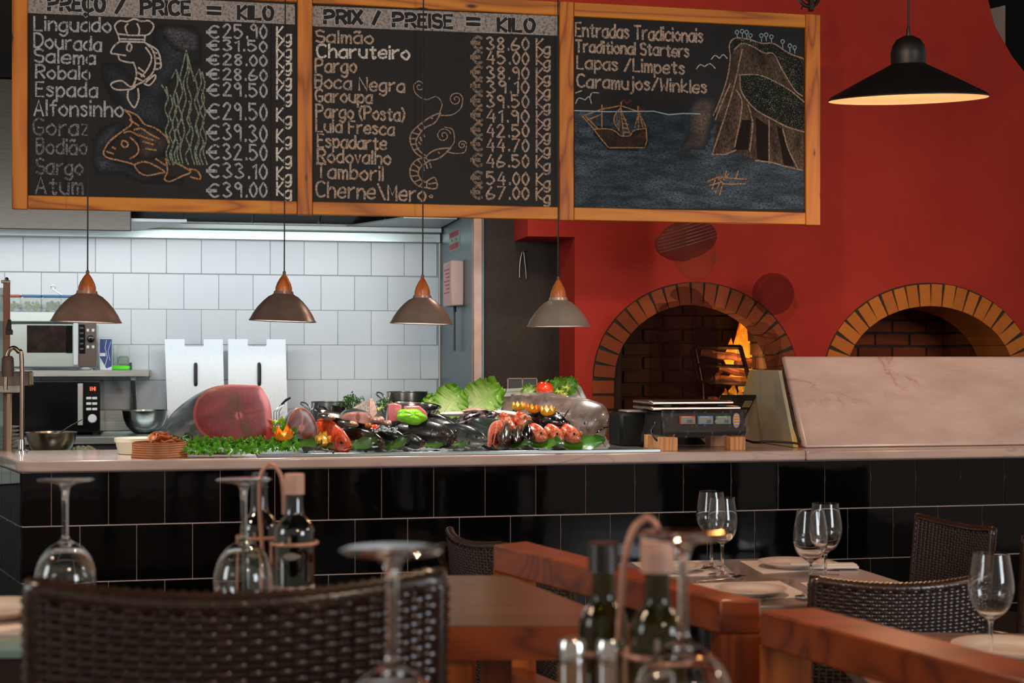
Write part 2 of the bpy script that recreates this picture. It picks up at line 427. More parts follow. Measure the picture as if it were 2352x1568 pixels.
def voussoirs(A, bm, n, th, dp):
    # ring of mortar behind, bricks proud of it
    g = MB(); ring = []
    for k in range(41):
        a_ = math.pi * k / 40; c0, s0 = math.cos(a_), math.sin(a_)
        ring.append(((A[0] + A[2] * c0, A[1] + A[3] * s0), (A[0] + (A[2] - th) * c0, A[1] + (A[3] - th) * s0)))
    for (o0, i0), (o1, i1) in zip(ring, ring[1:]):
        g.add([(o0[0], YW + .004, o0[1]), (o1[0], YW + .004, o1[1]), (i1[0], YW + .004, i1[1]), (i0[0], YW + .004, i0[1]),
               (i0[0], YW + dp, i0[1]), (i1[0], YW + dp, i1[1])], [(0, 1, 2, 3), (3, 2, 5, 4)])
    for sg in (-1, 1):
        x0 = A[0] + sg * A[2]; x1 = A[0] + sg * (A[2] - th); g.box(x0, YW + .004, A[4], x1, YW + dp, A[1])
    tag(g.obj('mortar', m_mortar, wall_oven), kind='structure')
    # arch-length spacing
    P = []; L = [0]
    N = 400
    for k in range(N + 1):
        a_ = math.pi * k / N; P.append(a_)
        if k:
            dx = (A[2] - th / 2) * (math.cos(a_) - math.cos(P[-2])); dz = (A[3] - th / 2) * (math.sin(a_) - math.sin(P[-2])); L.append(L[-1] + math.hypot(dx, dz))
    for k in range(n):
        s_ = (k + .5) / n * L[-1]; i = min(range(N + 1), key=lambda q: abs(L[q] - s_)); a_ = P[i]
        nx, nz = math.cos(a_) / (A[2] - th), math.sin(a_) / (A[3] - th); q = math.hypot(nx, nz); nx /= q; nz /= q
        ix, iz = A[0] + (A[2] - th - .006) * math.cos(a_), A[1] + (A[3] - th - .006) * math.sin(a_)
        hw = L[-1] / n * .5 * .86; ln = th * (.97 + .05 * random.random()); tx, tz = -nz, nx
        b_ = MB(base=(ix, YW, iz)); j = random.uniform(-.003, .003)
        poly = [(ix - tx * hw * .96, iz - tz * hw * .96), (ix + tx * hw * .96, iz + tz * hw * .96), (ix + tx * hw + nx * ln, iz + tz * hw + nz * ln), (ix - tx * hw + nx * ln, iz - tz * hw + nz * ln)]
        b_.prism(poly, YW - .006 + j, YW + dp + .01); o = b_.obj('brick', bm, wall_oven); o.location = (ix, YW, iz)
    bh = .077
    for sg in (-1, 1):
        z = A[1] - .012; xi = A[0] + sg * (A[2] - th - .006); xo = A[0] + sg * A[2]
        while z - bh > A[4]:
            b_ = MB(base=(xi, YW, z)); b_.box(min(xi, xo), YW - .006 + random.uniform(-.002, .002), z - bh + .011, max(xi, xo) - .002, YW + dp + .01, z, .003)
            o = b_.obj('brick', bm, wall_oven); o.location = (xi, YW, z); z -= bh
voussoirs(A1, m_brick1, 21, .108, .13); voussoirs(A2, m_brick2, 22, .118, .33)
def chamber(A, th, depth, wallm, bm, bl, bhh, phase, jaw):
    x0 = A[0] - A[2] + th - .01; x1 = A[0] + A[2] - th + jaw; y0 = YB; y1 = YB + depth; z0 = A[4]; z1 = A[1] + A[3] + .12
    g = MB()
    g.box(x0 - .05, y1, z0, x1 + .05, y1 + .05, z1); g.box(x0 - .05, y0, z0, x0, y1, z1); g.box(x1, y0, z0, x1 + .05, y1, z1)
    g.box(x0 - .05, y0, z1, x1 + .05, y1 + .05, z1 + .05); g.box(x0 - .05, YW + .05, z0 - .05, x1 + .05, y1, z0)
    tag(g.obj('oven_chamber', wallm, wall_oven), kind='structure')
    z = z0 + .002; r_ = 0
    while z < z1 - .02:
        x = x0 - phase - (bl / 2 if r_ % 2 else 0)
        while x < x1:
            a0 = max(x, x0 + .003); a1 = min(x + bl - .012, x1 - .003)
            if a1 - a0 > .02:
                b_ = MB(base=(a0, y1, z)); b_.box(a0, y1 - .012 - random.uniform(0, .004), z, a1, y1 + .01, z + bhh - .012, .003); o = b_.obj('brick', bm, wall_oven); o.location = (a0, y1, z)
            x += bl
        y = y0 + .003 - (bl / 2 if r_ % 2 else 0)
        while y < y1:
            a0 = max(y, y0 + .003); a1 = min(y + bl - .012, y1 - .02)
            if a1 - a0 > .02:
                for xs_, sg in ((x0, 1), (x1, -1)):
                    b_ = MB(base=(xs_, a0, z)); b_.box(xs_ - .01 * sg, a0, z, xs_ + sg * (.010 + random.uniform(0, .004)), a1, z + bhh - .012, .003); o = b_.obj('brick', bm, wall_oven); o.location = (xs_, a0, z)
            y += bl
        z += bhh; r_ += 1
chamber(A1, .108, .50, m_soot, m_brickin1, .235, .078, .05, .10)
chamber(A2, .118, .42, m_mortar2, m_brickin2, .215, .076, .1, -.02)
# wall behind everything on the right, dark
m = MB(); m.box(2.2, 2.9, 0, 5.4, 3.05, 3.6); struct('wall_dark', m, m_dark)
m = MB(); m.box(5.3, 1.0, 0, 5.45, 2.9, 3.6); struct('wall_right', m, m_dark)
m = MB()
p = [onY(2268, 22, 2.4), onY(2309, 12, 2.4), onY(2309, 110, 2.4)]; m.prism([(q.x, q.z) for q in p], 2.4, 2.44)
tag(m.obj('triangular_board', M('cream_panel', 'b7a294', .7)), 'cream triangular panel in the dark behind the red flue, upper right', 'panel')
# ================================================================== HOOD
m_hoodf = steel('hood_steel', '4e4a45', '625d57', (2, 40, 40), .45, .6)
hd = thing('extractor_hood', 'long stainless steel extractor hood above the white tiled kitchen wall', 'hood', (0, 2.4, 1.98))
B = (0, 2.4, 1.98)
m = MB(base=B); m.box(-3.1, 2.36, 1.96, -.32, 2.38, 2.72, .004); m.obj('front_panel', m_hoodf, hd)
m = MB(base=B); m.box(-.32, 2.40, 2.12, 1.398, 2.42, 2.72, .004); m.obj('front_panel', m_hoodf, hd)
m = MB(base=B); m.box(-3.1, 2.38, 2.70, 1.398, 3.06, 2.72); m.obj('top_panel', m_hoodf, hd)
m = MB(base=B); m.box(-3.1, 3.0, 1.975, 1.398, 3.062, 2.03, .004); m.obj('gutter', steel('gutter_steel', '9aa5a2', 'b3bebb', (1, 40, 40), .3), hd)
m = MB(base=B); m.box(-3.1, 2.95, 2.03, 1.398, 3.062, 2.06, .004); m.obj('ledge', M('painted_steel_ledge', 'b7beba', .4, .5), hd)
for k in range(5):
    m = MB(base=B); x0 = -.42 + k * .37
    m.prism([(2.45, 2.24), (2.46, 2.26), (2.95, 2.09), (2.94, 2.07)], x0 + .005, x0 + .36, 'x'); m.obj('grease_filter', M('dark_filter', '2e2f2f', .5, .5), hd)
m = MB(base=B); m.prism([(-.36, 2.41), (-.04, 2.41), (-.32, 3.0), (-.64, 3.0)], 2.015, 2.03, 'z'); m.obj('cross_brace', M('white_brace', 'a9b0b2', .4, .3), hd)
m = MB(base=B); m.prism([(1.39, 2.41), (1.10, 2.41), (.85, 3.0), (1.39, 3.0)], 2.06, 2.068, 'z'); m.obj('corner_plate', M('white_brace', 'a9b0b2', .4, .3), hd)
m = MB(); m.box(-3.1, 2.34, 2.725, 1.40, 3.06, 3.6); struct('trim_dark_box', m, m_dark)  # dark box added so the lit wall above the hood shows black
# ================================================================== COUNTER
ct = thing('serving_counter', 'long serving counter faced with black glazed tiles under a pale marble top', 'counter', (0, 0, 0))
FC = [(-.60, 0), (4.6, 0), (4.6, .93), (1.2, .93), (.4, .62), (-.78, .62)]
m = MB(); m.prism([(-.598, .002), (4.6, .002), (4.6, .85), (1.2, .85), (.4, .55), (-.76, .55)], 0, .90, 'z'); m.obj('base', m_grout, ct)
tp = .1967
tb2 = MB(); tb2.box(.0016, -.003, .0014, tp - .0016, .004, .2 - .0018, .001); bt = tb2.mesh('black_tile', m_btile)
def btile(w_, h_): q = MB(); q.box(.0016, -.003, .0014, w_ - .0016, .004, h_ - .0018, .001); return q.mesh('black_tile', m_btile)
half = {}
rows = [(1.30 - .593, .190), (1.30 - .795, .2), (1.30 - .997, .2), (1.30 - 1.197, .2), (.0, .1)]
for ri, (z0, h) in enumerate(rows):
    x = -.499 - tp + (tp / 2 if ri % 2 else 0); first = True
    x = -.6
    edges = [-.6]; e = -.499 + (tp / 2 if ri % 2 else 0)
    if ri % 2: edges = [-.6]; e = -.4007
    while e < 4.58: edges.append(e); e += tp
    for a_, b_ in zip(edges, edges[1:]):
        key = (round(b_ - a_, 3), h)
        if key not in half: half[key] = btile(*key) if key != (round(tp, 3), .2) else bt
        inst(half[key], 'tile', (a_, .0, z0), ct)
    # angled left face going back
    dv = Vector((-.16, .55, 0)); L_ = dv.length; an = math.atan2(dv.y, dv.x)
    n_ = 3; wd = L_ / n_
    for k in range(n_):
        key = ('s', round(wd, 3), h)
        if key not in half: half[key] = btile(wd, h)
        p = Vector((-.603, .002, z0)) + dv * ((k + 1) / n_)
        inst(half[key], 'tile', p, ct, (0, 0, an + math.pi))
def marble(name, c1, c2, vein, vs=2.5, rot=.6, rough=.2, stretch=(1, 1, 3)):
    t = NT(name); co = t.coord(stretch, (0, rot, rot)); a_ = t.noise(co, vs, 6, .6, 1.2)
    base = t.ramp(t.noise(co, vs * 3, 4), [(.3, c1), (.7, c2)])
    v1 = t.math('ABSOLUTE', t.math('SUBTRACT', a_, .5)); mask = t.ramp(v1, [(.0, (.75, .75, .75)), (.02, (.3, .3, .3)), (.05, (0, 0, 0))])
    sel = t.ramp(t.noise(co, vs * .7, 2), [(.5, (0, 0, 0)), (.62, (1, 1, 1))])
    mk = t.mix(1.0, mask, sel, 'MULTIPLY')
    t.set(col=t.mix(mk, base, vein), rough=rough, coat=.3, coatr=.1); return t.mat
m_top = marble('pink_marble_top', 'b59d94', 'c6b0a8', '6b5660', 1.6, .3, .22)
# marble slab with a rounded front-left corner
def slab(poly_l, poly_r, name, label=None):
    m = MB(); z0, z1 = .90, .94
    poly = poly_l + poly_r; n = len(poly); m.prism(poly, z0, z1, 'z')
    o = m.obj(name, m_top, ct); bv = o.modifiers.new('b', 'BEVEL'); bv.width = .008; bv.segments = 3; bv.limit_method = 'ANGLE'; bv.angle_limit = R(60); return o
cc = [(-.62 + .0, -.03)]
corner = [(-.625 + .07 - .07 * math.cos(R(a_)), .03 - .06 * math.sin(R(a_))) for a_ in (0, 20, 40, 60, 80, 90)]
slab([(-.80, .62)] + corner, [(2.36, -.03), (2.36, .93), (1.2, .93), (.4, .62)], 'marble_top')
slab([(2.362, -.03)], [(4.6, -.03), (4.6, .93), (2.362, .93)], 'marble_top')
# drop under the counter: dark plinth omitted (tiles reach the floor)
# ================================================================== HANGING CHALK MENU BOARD
YBD = .45
def bx(px, py=500): return onY(px, py, YBD).x
zb0, zb1, zt1, zt0 = 1.30 + .577, 1.30 + .629, 1.30 + 1.420, 1.30 + 1.478
X = [bx(28), bx(64), bx(682.5), bx(717), bx(1283.5), bx(1316.5), bx(1848), bx(1882)]
bb = (X[0], YBD, zb0)
board = thing('menu_board', 'large hanging three-panel chalk menu board in an orange pine frame', 'menu board', bb)
wz = wood('pine_upright', 'd07c1a', 'bf690f', '803a06', 'z', 9, .5, .0, knots=3.2)
wx = wood('pine_along', 'd5861e', 'c37012', '864206', 'x', 9, .5, .0, knots=2.4)
def bmember(name, x0, z0, x1, z1, mt, y0=YBD - .014, y1=YBD + .016): m = MB(base=bb); m.box(x0, y0, z0, x1, y1, z1, .003); return m.obj(name, mt, board)
for x0, x1 in ((X[0], X[1]), (X[2], X[3]), (X[4], X[5]), (X[6], X[7])):
    bmember('stile', x0, zb0 - .002, x1, zt0 + .002, wz)
for x0, x1 in ((X[1], X[2]), (X[3], X[4]), (X[5], X[6])):
    bmember('rail', x0 + .001, zb0, x1 - .001, zb1, wx); bmember('rail', x0 + .001, zt1, x1 - .001, zt0, wx)
def chalkmat(name, col, sc=160, lo=.38, hi=.6, board='1a1b1e', soft=False, stretch=(1, 1, 1), amt=1.0):
    t = NT(name); co = t.coord(stretch); f = t.noise(co, sc, 3, .7)
    k = t.ramp(f, [(lo, (0, 0, 0)), (hi, (1, 1, 1))])
    if soft:
        board = '222326' if board == '1a1b1e' else board
        a_ = t.n('VertexColor', layer_name='Col'); g = t.noise(co, sc * .09, 3, .6)
        g = t.ramp(g, [(.3, (.25, .25, .25)), (.7, (1, 1, 1))])
        k = t.mix(1, t.mix(1, k, a_.outputs[0], 'MULTIPLY'), g, 'MULTIPLY')
    t.set(col=t.mix(t.math('MULTIPLY', k, amt), board, col), rough=.85, spec=.2); return t.mat
t = NT('blackboard_slate'); co = t.coord(); f = t.noise(co, 3, 6, .6)
c = t.ramp(f, [(.3, '161719'), (.7, '1e1f22')]); f2 = t.noise(t.coord((1, 1, 14)), 12, 3)
c = t.mix(t.ramp(f2, [(.55, (0, 0, 0)), (.9, (.22, .22, .22))]), c, '4a4a4e'); t.set(col=c, rough=.6, spec=.25); m_slate = t.mat
panels = []
for k, (x0, x1) in enumerate(((X[1], X[2]), (X[3], X[4]), (X[5], X[6]))):
    m = MB(base=bb); m.box(x0 - .004, YBD, zb1 - .004, x1 + .004, YBD + .012, zt1 + .004)
    p = m.obj('blackboard_panel', m_slate, board); panels.append(p)
G = {'A': '003960 1353', 'B': '0900 ~0949574505 ~0545533000', 'C': '~68491805114061', 'D': '0900 ~093967633000', 'E': '59090050 0545',
 'F': '590900 0545', 'G': '~684918051140 40616434', 'I': '0900', 'K': '0900 590450', 'L': '090050', 'M': '0009336960', 'N': '00096069',
 'O': '~391805113051655839', 'P': '0900 ~0949675504', 'R': '0900 ~0949675504 3460', 'S': '~5839081554513001', 'T': '0969 3930', 'U': '~0903305369',
 'W': '0910355069', 'X': '0960 0069', 'Z': '09690060', 'Ç': '~68491805114061 ~40302b1c',
 'a': '~553604013052 5650', 'b': '0900 ~043654523001', 'c': '~553604013051', 'd': '5950 ~553604013052', 'e': '0353 ~53553604013051',
 'f': '~49282420 0646', 'g': '~553604013052 ~56525a3c0b', 'h': '0900 ~04365450', 'i': '0600 0809', 'j': '~262a0c 2829', 'k': '0900 460250',
 'l': '0900', 'm': '0600 ~04263430 ~34566460', 'n': '0600 ~04365450', 'o': '~36040230525436', 'p': '060c ~043654523001', 'r': '0600 ~043646',
 's': '~452605422001', 't': '~28213041 0646', 'u': '~0602305256 5650', 'v': '062046', 'w': '0610345066', 'x': '0640 0046', 'z': '06460040',
 'ã': '~553604013052 5650 ~08293849', '0': '~29060320434629', '1': '072920', '2': '~0729484600 0050', '3': '~08294725522001', '4': '390353 4640',
 '5': '4909 0905 ~0526532001', '6': '~39040110415304', '7': '095910', '8': '~250729472502204225', '9': '~4729072547 4740', '.': '1011',
 '€': '~583916133051 0444 0545', '=': '0666 0363', '/': '0059', '\\': '0950', '(': '~2906032a', ')': '~0926230a', '-': '0454', 'º': '~3716354637'}
YV = {**{str(i): i for i in range(10)}, 'a': -1, 'b': -2, 'c': -3}
def glyph(ch):
    out = []; w_ = 0
    for s_ in G[ch].split(' '):
        sm = s_.startswith('~'); s_ = s_.lstrip('~')
        pts = [(int(s_[i]), YV[s_[i + 1]]) for i in range(0, len(s_), 2)]
        w_ = max([w_] + [p[0] for p in pts])
        if sm and len(pts) > 2: pts = [(q.x, q.y) for q in catmull([(p[0], p[1], 0) for p in pts], 4)]
        out.append(pts)
    return out, w_
RC = [0]
def ribbon(m, P, wd, off, jit=.12):
    RC[0] = (RC[0] + 1) % 16; off = off + RC[0] * .00006
    """P: list of world points on the board plane; a flat chalk stroke"""
    if len(P) < 2: return
    vs = []; n = len(P)
    for i, p in enumerate(P):
        t_ = (P[min(i + 1, n - 1)] - P[max(i - 1, 0)]); t_ = t_.normalized() if t_.length > 1e-9 else Vector((1, 0, 0))
        nn = Vector((-t_.z, 0, t_.x)) * wd * .5 * (1 + random.uniform(-jit, jit))
        e = t_ * wd * .35 * (-1 if i == 0 else 1 if i == n - 1 else 0)
        y = YBD - off - .000045 * i
        vs += [(p.x + nn.x + e.x, y, p.z + nn.z + e.z), (p.x - nn.x + e.x, y, p.z - nn.z + e.z)]
    m.add(vs, [(2 * i, 2 * i + 1, 2 * i + 3, 2 * i + 2) for i in range(n - 1)])
KERN = 2.4
def line(m, s, p0, p1, cap, wd, off=.0012, lower=1.0, jit=.25):
    A_, B_ = onY(*p0, YBD), onY(*p1, YBD); d = (B_ - A_); L_ = d.length; d.normalize(); up = Vector((0, 0, 1))
    cu = (onY(p0[0], p0[1] - cap, YBD) - A_).length / 9
    tot = 0; gl = []
    for ch in s:
        if ch == ' ': gl.append((None, tot)); tot += 4; continue
        g, w_ = glyph(ch); gl.append((g, tot)); tot += w_ + KERN
    sx = L_ / max(tot - KERN, 1)
    for g, x0 in gl:
        if not g: continue
        jy = random.uniform(-jit, jit)
        for st in g:
            P = [A_ + d * ((x0 + q[0]) * sx) + up * ((q[1] + jy) * cu) for q in st]
            if len(P) == 2 and (P[0] - P[1]).length > .02: P = [P[0], P[0].lerp(P[1], .5) + Vector((random.uniform(-.0008, .0008), 0, random.uniform(-.0008, .0008))), P[1]]
            ribbon(m, P, wd, off)
S1 = lambda x, y: (x / 3.0153, y / 3.0153)
S2 = lambda x, y: (680 + x / 3.0156, y / 3.0156)
S3 = lambda x, y: (1260 + x / 2.904, y / 2.904)
PX = 1 / 575.0
c_grey = chalkmat('grey_chalk', 'b4b6bd', lo=.3, hi=.55); c_dim = chalkmat('faint_grey_chalk', '8c8f98', lo=.36, hi=.62); c_warm = chalkmat('warm_chalk', 'bda899', lo=.32, hi=.56); c_warmdim = chalkmat('faint_warm_chalk', '9a8878', lo=.34, hi=.6)
c_white = chalkmat('white_chalk', 'd8d4ce', lo=.3, hi=.52)
def put(k, name, m, mat): m.T = Matrix.Translation(-Vector(bb)); 
def LB(): return MB(base=bb)
def letters(k, rows, mat, wd=4.7, F=S1):
    for s, x0, y0, x1, y1, cap in rows:
        m = LB(); line(m, s, F(x0, y0), F(x1, y1), cap / 3.0, wd * PX); m.obj('lettering', mat, panels[k], smooth=False)
letters(0, [('Linguado', 238, 210, 765, 222, 95), ('Dourada', 238, 328, 700, 356, 95), ('Salema', 242, 430, 658, 448, 90), ('Robalo', 250, 540, 620, 552, 88),
    ('Espada', 250, 665, 672, 672, 98), ('Alfonsinho', 238, 798, 850, 808, 105)], c_grey)
letters(0, [('Goraz', 232, 935, 612, 938, 110), ('Bodião', 255, 1062, 600, 1070, 102), ('Sargo', 255, 1205, 570, 1208, 105), ('Atum', 248, 1340, 572, 1348, 115)], c_dim)
pr = [('25.90', 262, 265, 92, 275), ('31.50', 348, 360, 72, 375), ('28.00', 447, 460, 72, 470), ('28.60', 550, 562, 76, 580), ('29.50', 662, 675, 88, 685),
      ('29.50', 822, 835, 112, 840), ('39.30', 970, 983, 112, 985), ('32.50', 1100, 1110, 105, 1115), ('33.10', 1230, 1240, 100, 1245), ('39.00', 1362, 1366, 98, 1350)]
letters(0, [('€', 1432, a_, 1515, a_, c_ * .9) for _, a_, b_, c_, k_ in pr] + [(s, 1548, a_, 1845, b_, c_) for s, a_, b_, c_, k_ in pr], c_grey)
letters(0, [('K', 1918, k_, 1958, k_, 88) for *_, k_ in pr] + [('g', 1972, k_ + 22, 2015, k_ + 22, 82) for *_, k_ in pr], c_white, 4.6)
nm = [('Salmão', 140, 292, 530, 303, 82), ('Pargo', 135, 500, 415, 502, 92), ('Boca Negra', 132, 606, 748, 638, 88),
      ('Garoupa', 135, 705, 525, 715, 84), ('Pargo (Posta)', 140, 812, 748, 838, 88), ('Lula Fresca', 140, 912, 678, 935, 84), ('Espadarte', 150, 1018, 622, 1038, 88),
      ('Rodovalho', 150, 1122, 652, 1138, 88), ('Tamboril', 145, 1230, 600, 1250, 95), ('Cherne\\Mero', 140, 1360, 895, 1395, 105)]
letters(1, nm, c_warm, 5.0, S2); letters(1, [('Charuteiro', 145, 395, 782, 410, 88)], c_white, 5.4, S2)
letters(1, [('º', 915, 1418, 945, 1418, 90)], c_warm, 3, S2)
p2 = [('38.60', 345), ('45.00', 443), ('38.90', 547), ('39.10', 643), ('39.50', 742), ('41.90', 846), ('42.50', 946), ('44.70', 1046), ('46.50', 1156), ('54.00', 1276), ('67.00', 1378)]
letters(1, [('€', 1212, v - 6, 1285, v - 4, 84) for s, v in p2], c_warmdim, 6.5, S2)
letters(1, [(s, 1322, v, 1608, v + 3, 84) for s, v in p2] + [('K', 1665, v + 6, 1708, v + 6, 82) for s, v in p2] + [('g', 1718, v + 28, 1756, v + 28, 74) for s, v in p2], c_warm, 4.8, S2)
letters(2, [('Entradas Tradicionais', 180, 240, 1025, 285, 92), ('Traditional Starters', 182, 345, 932, 380, 80), ('Lapas /Limpets', 190, 455, 902, 495, 86), ('Caramujos/Winkles', 190, 580, 1050, 622, 86)], c_warm, 5.2, S3)
# header strips: chalk-filled bands with dark block letters
m_band = chalkmat('chalk_filled_band', 'a39c98', 90, .25, .55)
def quad(m, pts, off): m.add([tuple(Vector((q.x, YBD - off, q.z))) for q in (onY(*p, YBD) for p in pts)], [(3, 2, 1, 0)])
for k, F, pts in ((0, S1, [(187, -60), (2042, 32), (2042, 170), (187, 90)]), (1, S2, [(108, 40), (1812, 112), (1808, 248), (108, 182)])):
    m = LB(); quad(m, [F(*p) for p in pts], .0008); m.obj('header_band', m_band, panels[k], smooth=False)
m_blk = M('dark_lettering', '1d1b1d', .8)
for k, F, rows_ in ((0, S1, [('PREÇO', 340, 68, 722, 78, 88), ('/', 805, 88, 855, 90, 88), ('PRICE', 980, 98, 1312, 103, 90), ('=', 1440, 128, 1525, 132, 110), ('KILO', 1652, 130, 1888, 136, 85)]),
                    (1, S2, [('PRIX', 200, 160, 452, 162, 84), ('/', 535, 166, 575, 168, 84), ('PREISE', 675, 180, 1078, 194, 86), ('=', 1185, 205, 1268, 208, 112), ('KILO', 1400, 214, 1648, 220, 84)])):
    m = LB(); st = random.getstate()
    for s, x0, y0, x1, y1, cap in rows_: line(m, s, F(x0, y0), F(x1, y1), cap / 3, 11.5 * PX, .0014, jit=0)
    m.obj('lettering', chalkmat('pale_outline', 'b3b9bf', lo=.2, hi=.4), panels[k], smooth=False)
    m = LB(); random.setstate(st)
    for s, x0, y0, x1, y1, cap in rows_: line(m, s, F(x0, y0), F(x1, y1), cap / 3, 8.5 * PX, .0018, jit=0)
    m.obj('lettering', m_blk, panels[k], smooth=False)
# ---- chalk drawings
def draw(k, F, strokes, mat, wd=3.6, name='drawing', off=.0011):
    m = LB()
    for s_ in strokes:
        sm = s_[0] == '~'; p = s_[1:] if sm else s_
        P = [onY(*F(*q), YBD) for q in p]
        if sm: P = catmull(P, 5)
        ribbon(m, P, wd * PX, off)
    m.obj(name, mat, panels[k], smooth=False)
def smear(k, F, outline, mat, off=.0005, name='chalk_shading', hard=.0, core=1.0, rings=0):
    P = [onY(*F(*q), YBD) for q in outline]; P = [(q.x, q.z) for q in catmull(P, 3, True)]; n = len(P)
    x0, x1 = min(q[0] for q in P), max(q[0] for q in P); z0, z1 = min(q[1] for q in P), max(q[1] for q in P); soft = .22 * min(x1 - x0, z1 - z0) * (1 - .6 * hard) + 1e-4
    def fade(x, z):
        ins = False; d = 9
        for i in range(n):
            (ax, az), (bx_, bz) = P[i], P[(i + 1) % n]
            if (az > z) != (bz > z) and x < (bx_ - ax) * (z - az) / (bz - az) + ax: ins = not ins
            L2 = (bx_ - ax) ** 2 + (bz - az) ** 2; t_ = max(0, min(1, ((x - ax) * (bx_ - ax) + (z - az) * (bz - az)) / L2)) if L2 > 0 else 0
            d = min(d, math.hypot(ax + (bx_ - ax) * t_ - x, az + (bz - az) * t_ - z))
        return core * min(1, d / soft) if ins else 0
    nu = max(8, min(34, int((x1 - x0) / .011))); nv = max(8, min(34, int((z1 - z0) / .011))); m = LB(); idx = {}; cl = []
    for i in range(nu + 1):
        for j in range(nv + 1):
            x = x0 + (x1 - x0) * i / nu; z = z0 + (z1 - z0) * j / nv; idx[i, j] = (x, z, fade(x, z))
    ids = {}
    for i in range(nu):
        for j in range(nv):
            q = [(i, j), (i + 1, j), (i + 1, j + 1), (i, j + 1)]
            if max(idx[c_][2] for c_ in q) <= 0: continue
            f = []
            for c_ in q:
                if c_ not in ids: ids[c_] = len(m.v); m.v.append(m.T @ Vector((idx[c_][0], YBD - off, idx[c_][1]))); cl.append(idx[c_][2])
                f.append(ids[c_])
            m.f.append(f); m.m.append(0)
    it = iter(cl); m.obj(name, mat, panels[k], smooth=False, col=lambda q: (lambda v: (v, v, v))(next(it)))
sm_blue = chalkmat('blue_chalk_shading', '75849c', 110, .3, .75, soft=True); sm_white = chalkmat('white_chalk_shading', 'a7adb8', 130, .3, .7, soft=True)
sm_tan = chalkmat('tan_chalk_shading', '9a8274', 110, .3, .7, soft=True); sm_orange = chalkmat('orange_chalk_shading', '8a5c3c', 120, .35, .75, soft=True)
smear(0, S1, [(1060, 200), (1330, 190), (1400, 380), (1300, 480), (1180, 560), (1130, 700), (1150, 900), (1000, 860), (850, 760), (760, 640), (700, 480), (800, 440), (900, 520), (960, 620), (1100, 420)], sm_blue, core=.75)
smear(0, S1, [(700, 900), (860, 850), (800, 960), (720, 1060), (900, 1150), (1050, 1230), (1250, 1240), (1240, 1280), (1000, 1260), (850, 1200), (680, 1190), (640, 1050)], sm_blue, core=.9, hard=.2)
smear(0, S1, [(1130, 190), (1340, 200), (1380, 340), (1280, 360), (1180, 300)], sm_white, core=.55, off=.0006)
W_ = chalkmat('drawn_white_chalk', 'c2b8b2', lo=.3, hi=.5)
draw(0, S1, [['~', (815, 235), (795, 180), (830, 145), (880, 150), (930, 132), (980, 148), (1030, 145), (1065, 180), (1040, 230), (1000, 250)], [(815, 235), (900, 245), (1005, 245)], [(815, 235), (830, 285)], [(1005, 245), (1000, 290)],
    [(830, 270), (1000, 275)], [(830, 288), (1000, 292)], ['~', (880, 230), (868, 190), (885, 165)], ['~', (962, 235), (965, 200), (950, 165)],
    ['~', (830, 288), (790, 320), (768, 365), (800, 375), (870, 385)], ['~', (820, 390), (830, 415), (880, 430), (925, 435)], ['~', (925, 435), (945, 500), (930, 580), (900, 600), (840, 560), (770, 580), (800, 620), (900, 620), (935, 600)],
    ['~', (1000, 292), (1060, 350), (1075, 430), (1060, 500), (1000, 560), (920, 600)], ['~', (1010, 300), (1090, 350), (1115, 440), (1105, 475), (1065, 480)], ['~', (890, 620), (885, 680), (930, 745), (960, 680), (955, 615)],
    ['~', (1010, 570), (1070, 520), (1075, 545), (1035, 590), (1000, 580)], ['~', (880, 320), (895, 300), (912, 320), (900, 355), (880, 345), (880, 320)], ['~', (1010, 330), (1050, 400), (1020, 480), (980, 530)], [(960, 470), (1000, 500)], [(950, 500), (1000, 530)], [(945, 540), (985, 560)],
    [(1060, 360), (1085, 370)], [(1070, 400), (1100, 405)], [(1075, 440), (1108, 440)]], W_, 4)
Or = chalkmat('orange_chalk', 'b98a62', lo=.32, hi=.55)
smear(0, S1, [(900, 870), (1050, 880), (1160, 950), (1150, 1050), (1050, 1100), (960, 1080), (960, 960)], sm_tan, core=.65, off=.0007)
draw(0, S1, [['~', (860, 760), (900, 800), (910, 860), (860, 900), (820, 930), (760, 980), (718, 1050), (740, 1090), (820, 1110), (900, 1130), (920, 1140)], ['~', (860, 760), (950, 800), (1000, 860), (1080, 890), (1150, 950), (1170, 1000)],
    ['~', (840, 1000), (850, 975), (880, 985), (885, 1010), (860, 1020), (840, 1000)], ['~', (900, 950), (950, 1000), (955, 1060), (900, 1100)], ['~', (740, 1050), (770, 1060), (785, 1065)], [(780, 1020), (800, 1030)],
    ['~', (930, 1140), (960, 1190), (1020, 1215), (1100, 1200), (1140, 1190), (1080, 1150), (1000, 1120), (930, 1140)], ['~', (1080, 1100), (1140, 1140), (1150, 1140)], ['~', (1150, 1100), (1160, 1180), (1140, 1240), (1180, 1255), (1260, 1220), (1320, 1190), (1260, 1150), (1180, 1110)],
    ['~', (1300, 1170), (1360, 1180), (1388, 1220), (1380, 1240), (1320, 1225)], ['~', (930, 900), (980, 890), (1040, 930), (1100, 960)], ['~', (950, 930), (1000, 950), (1060, 970)], [(900, 830), (960, 870)], [(990, 980), (1060, 1000)], [(1010, 1030), (1080, 1040)], ['~', (860, 920), (900, 910), (960, 940)]], Or, 4)
Gn = chalkmat('green_chalk', '8c9a86', lo=.34, hi=.6)
st = []
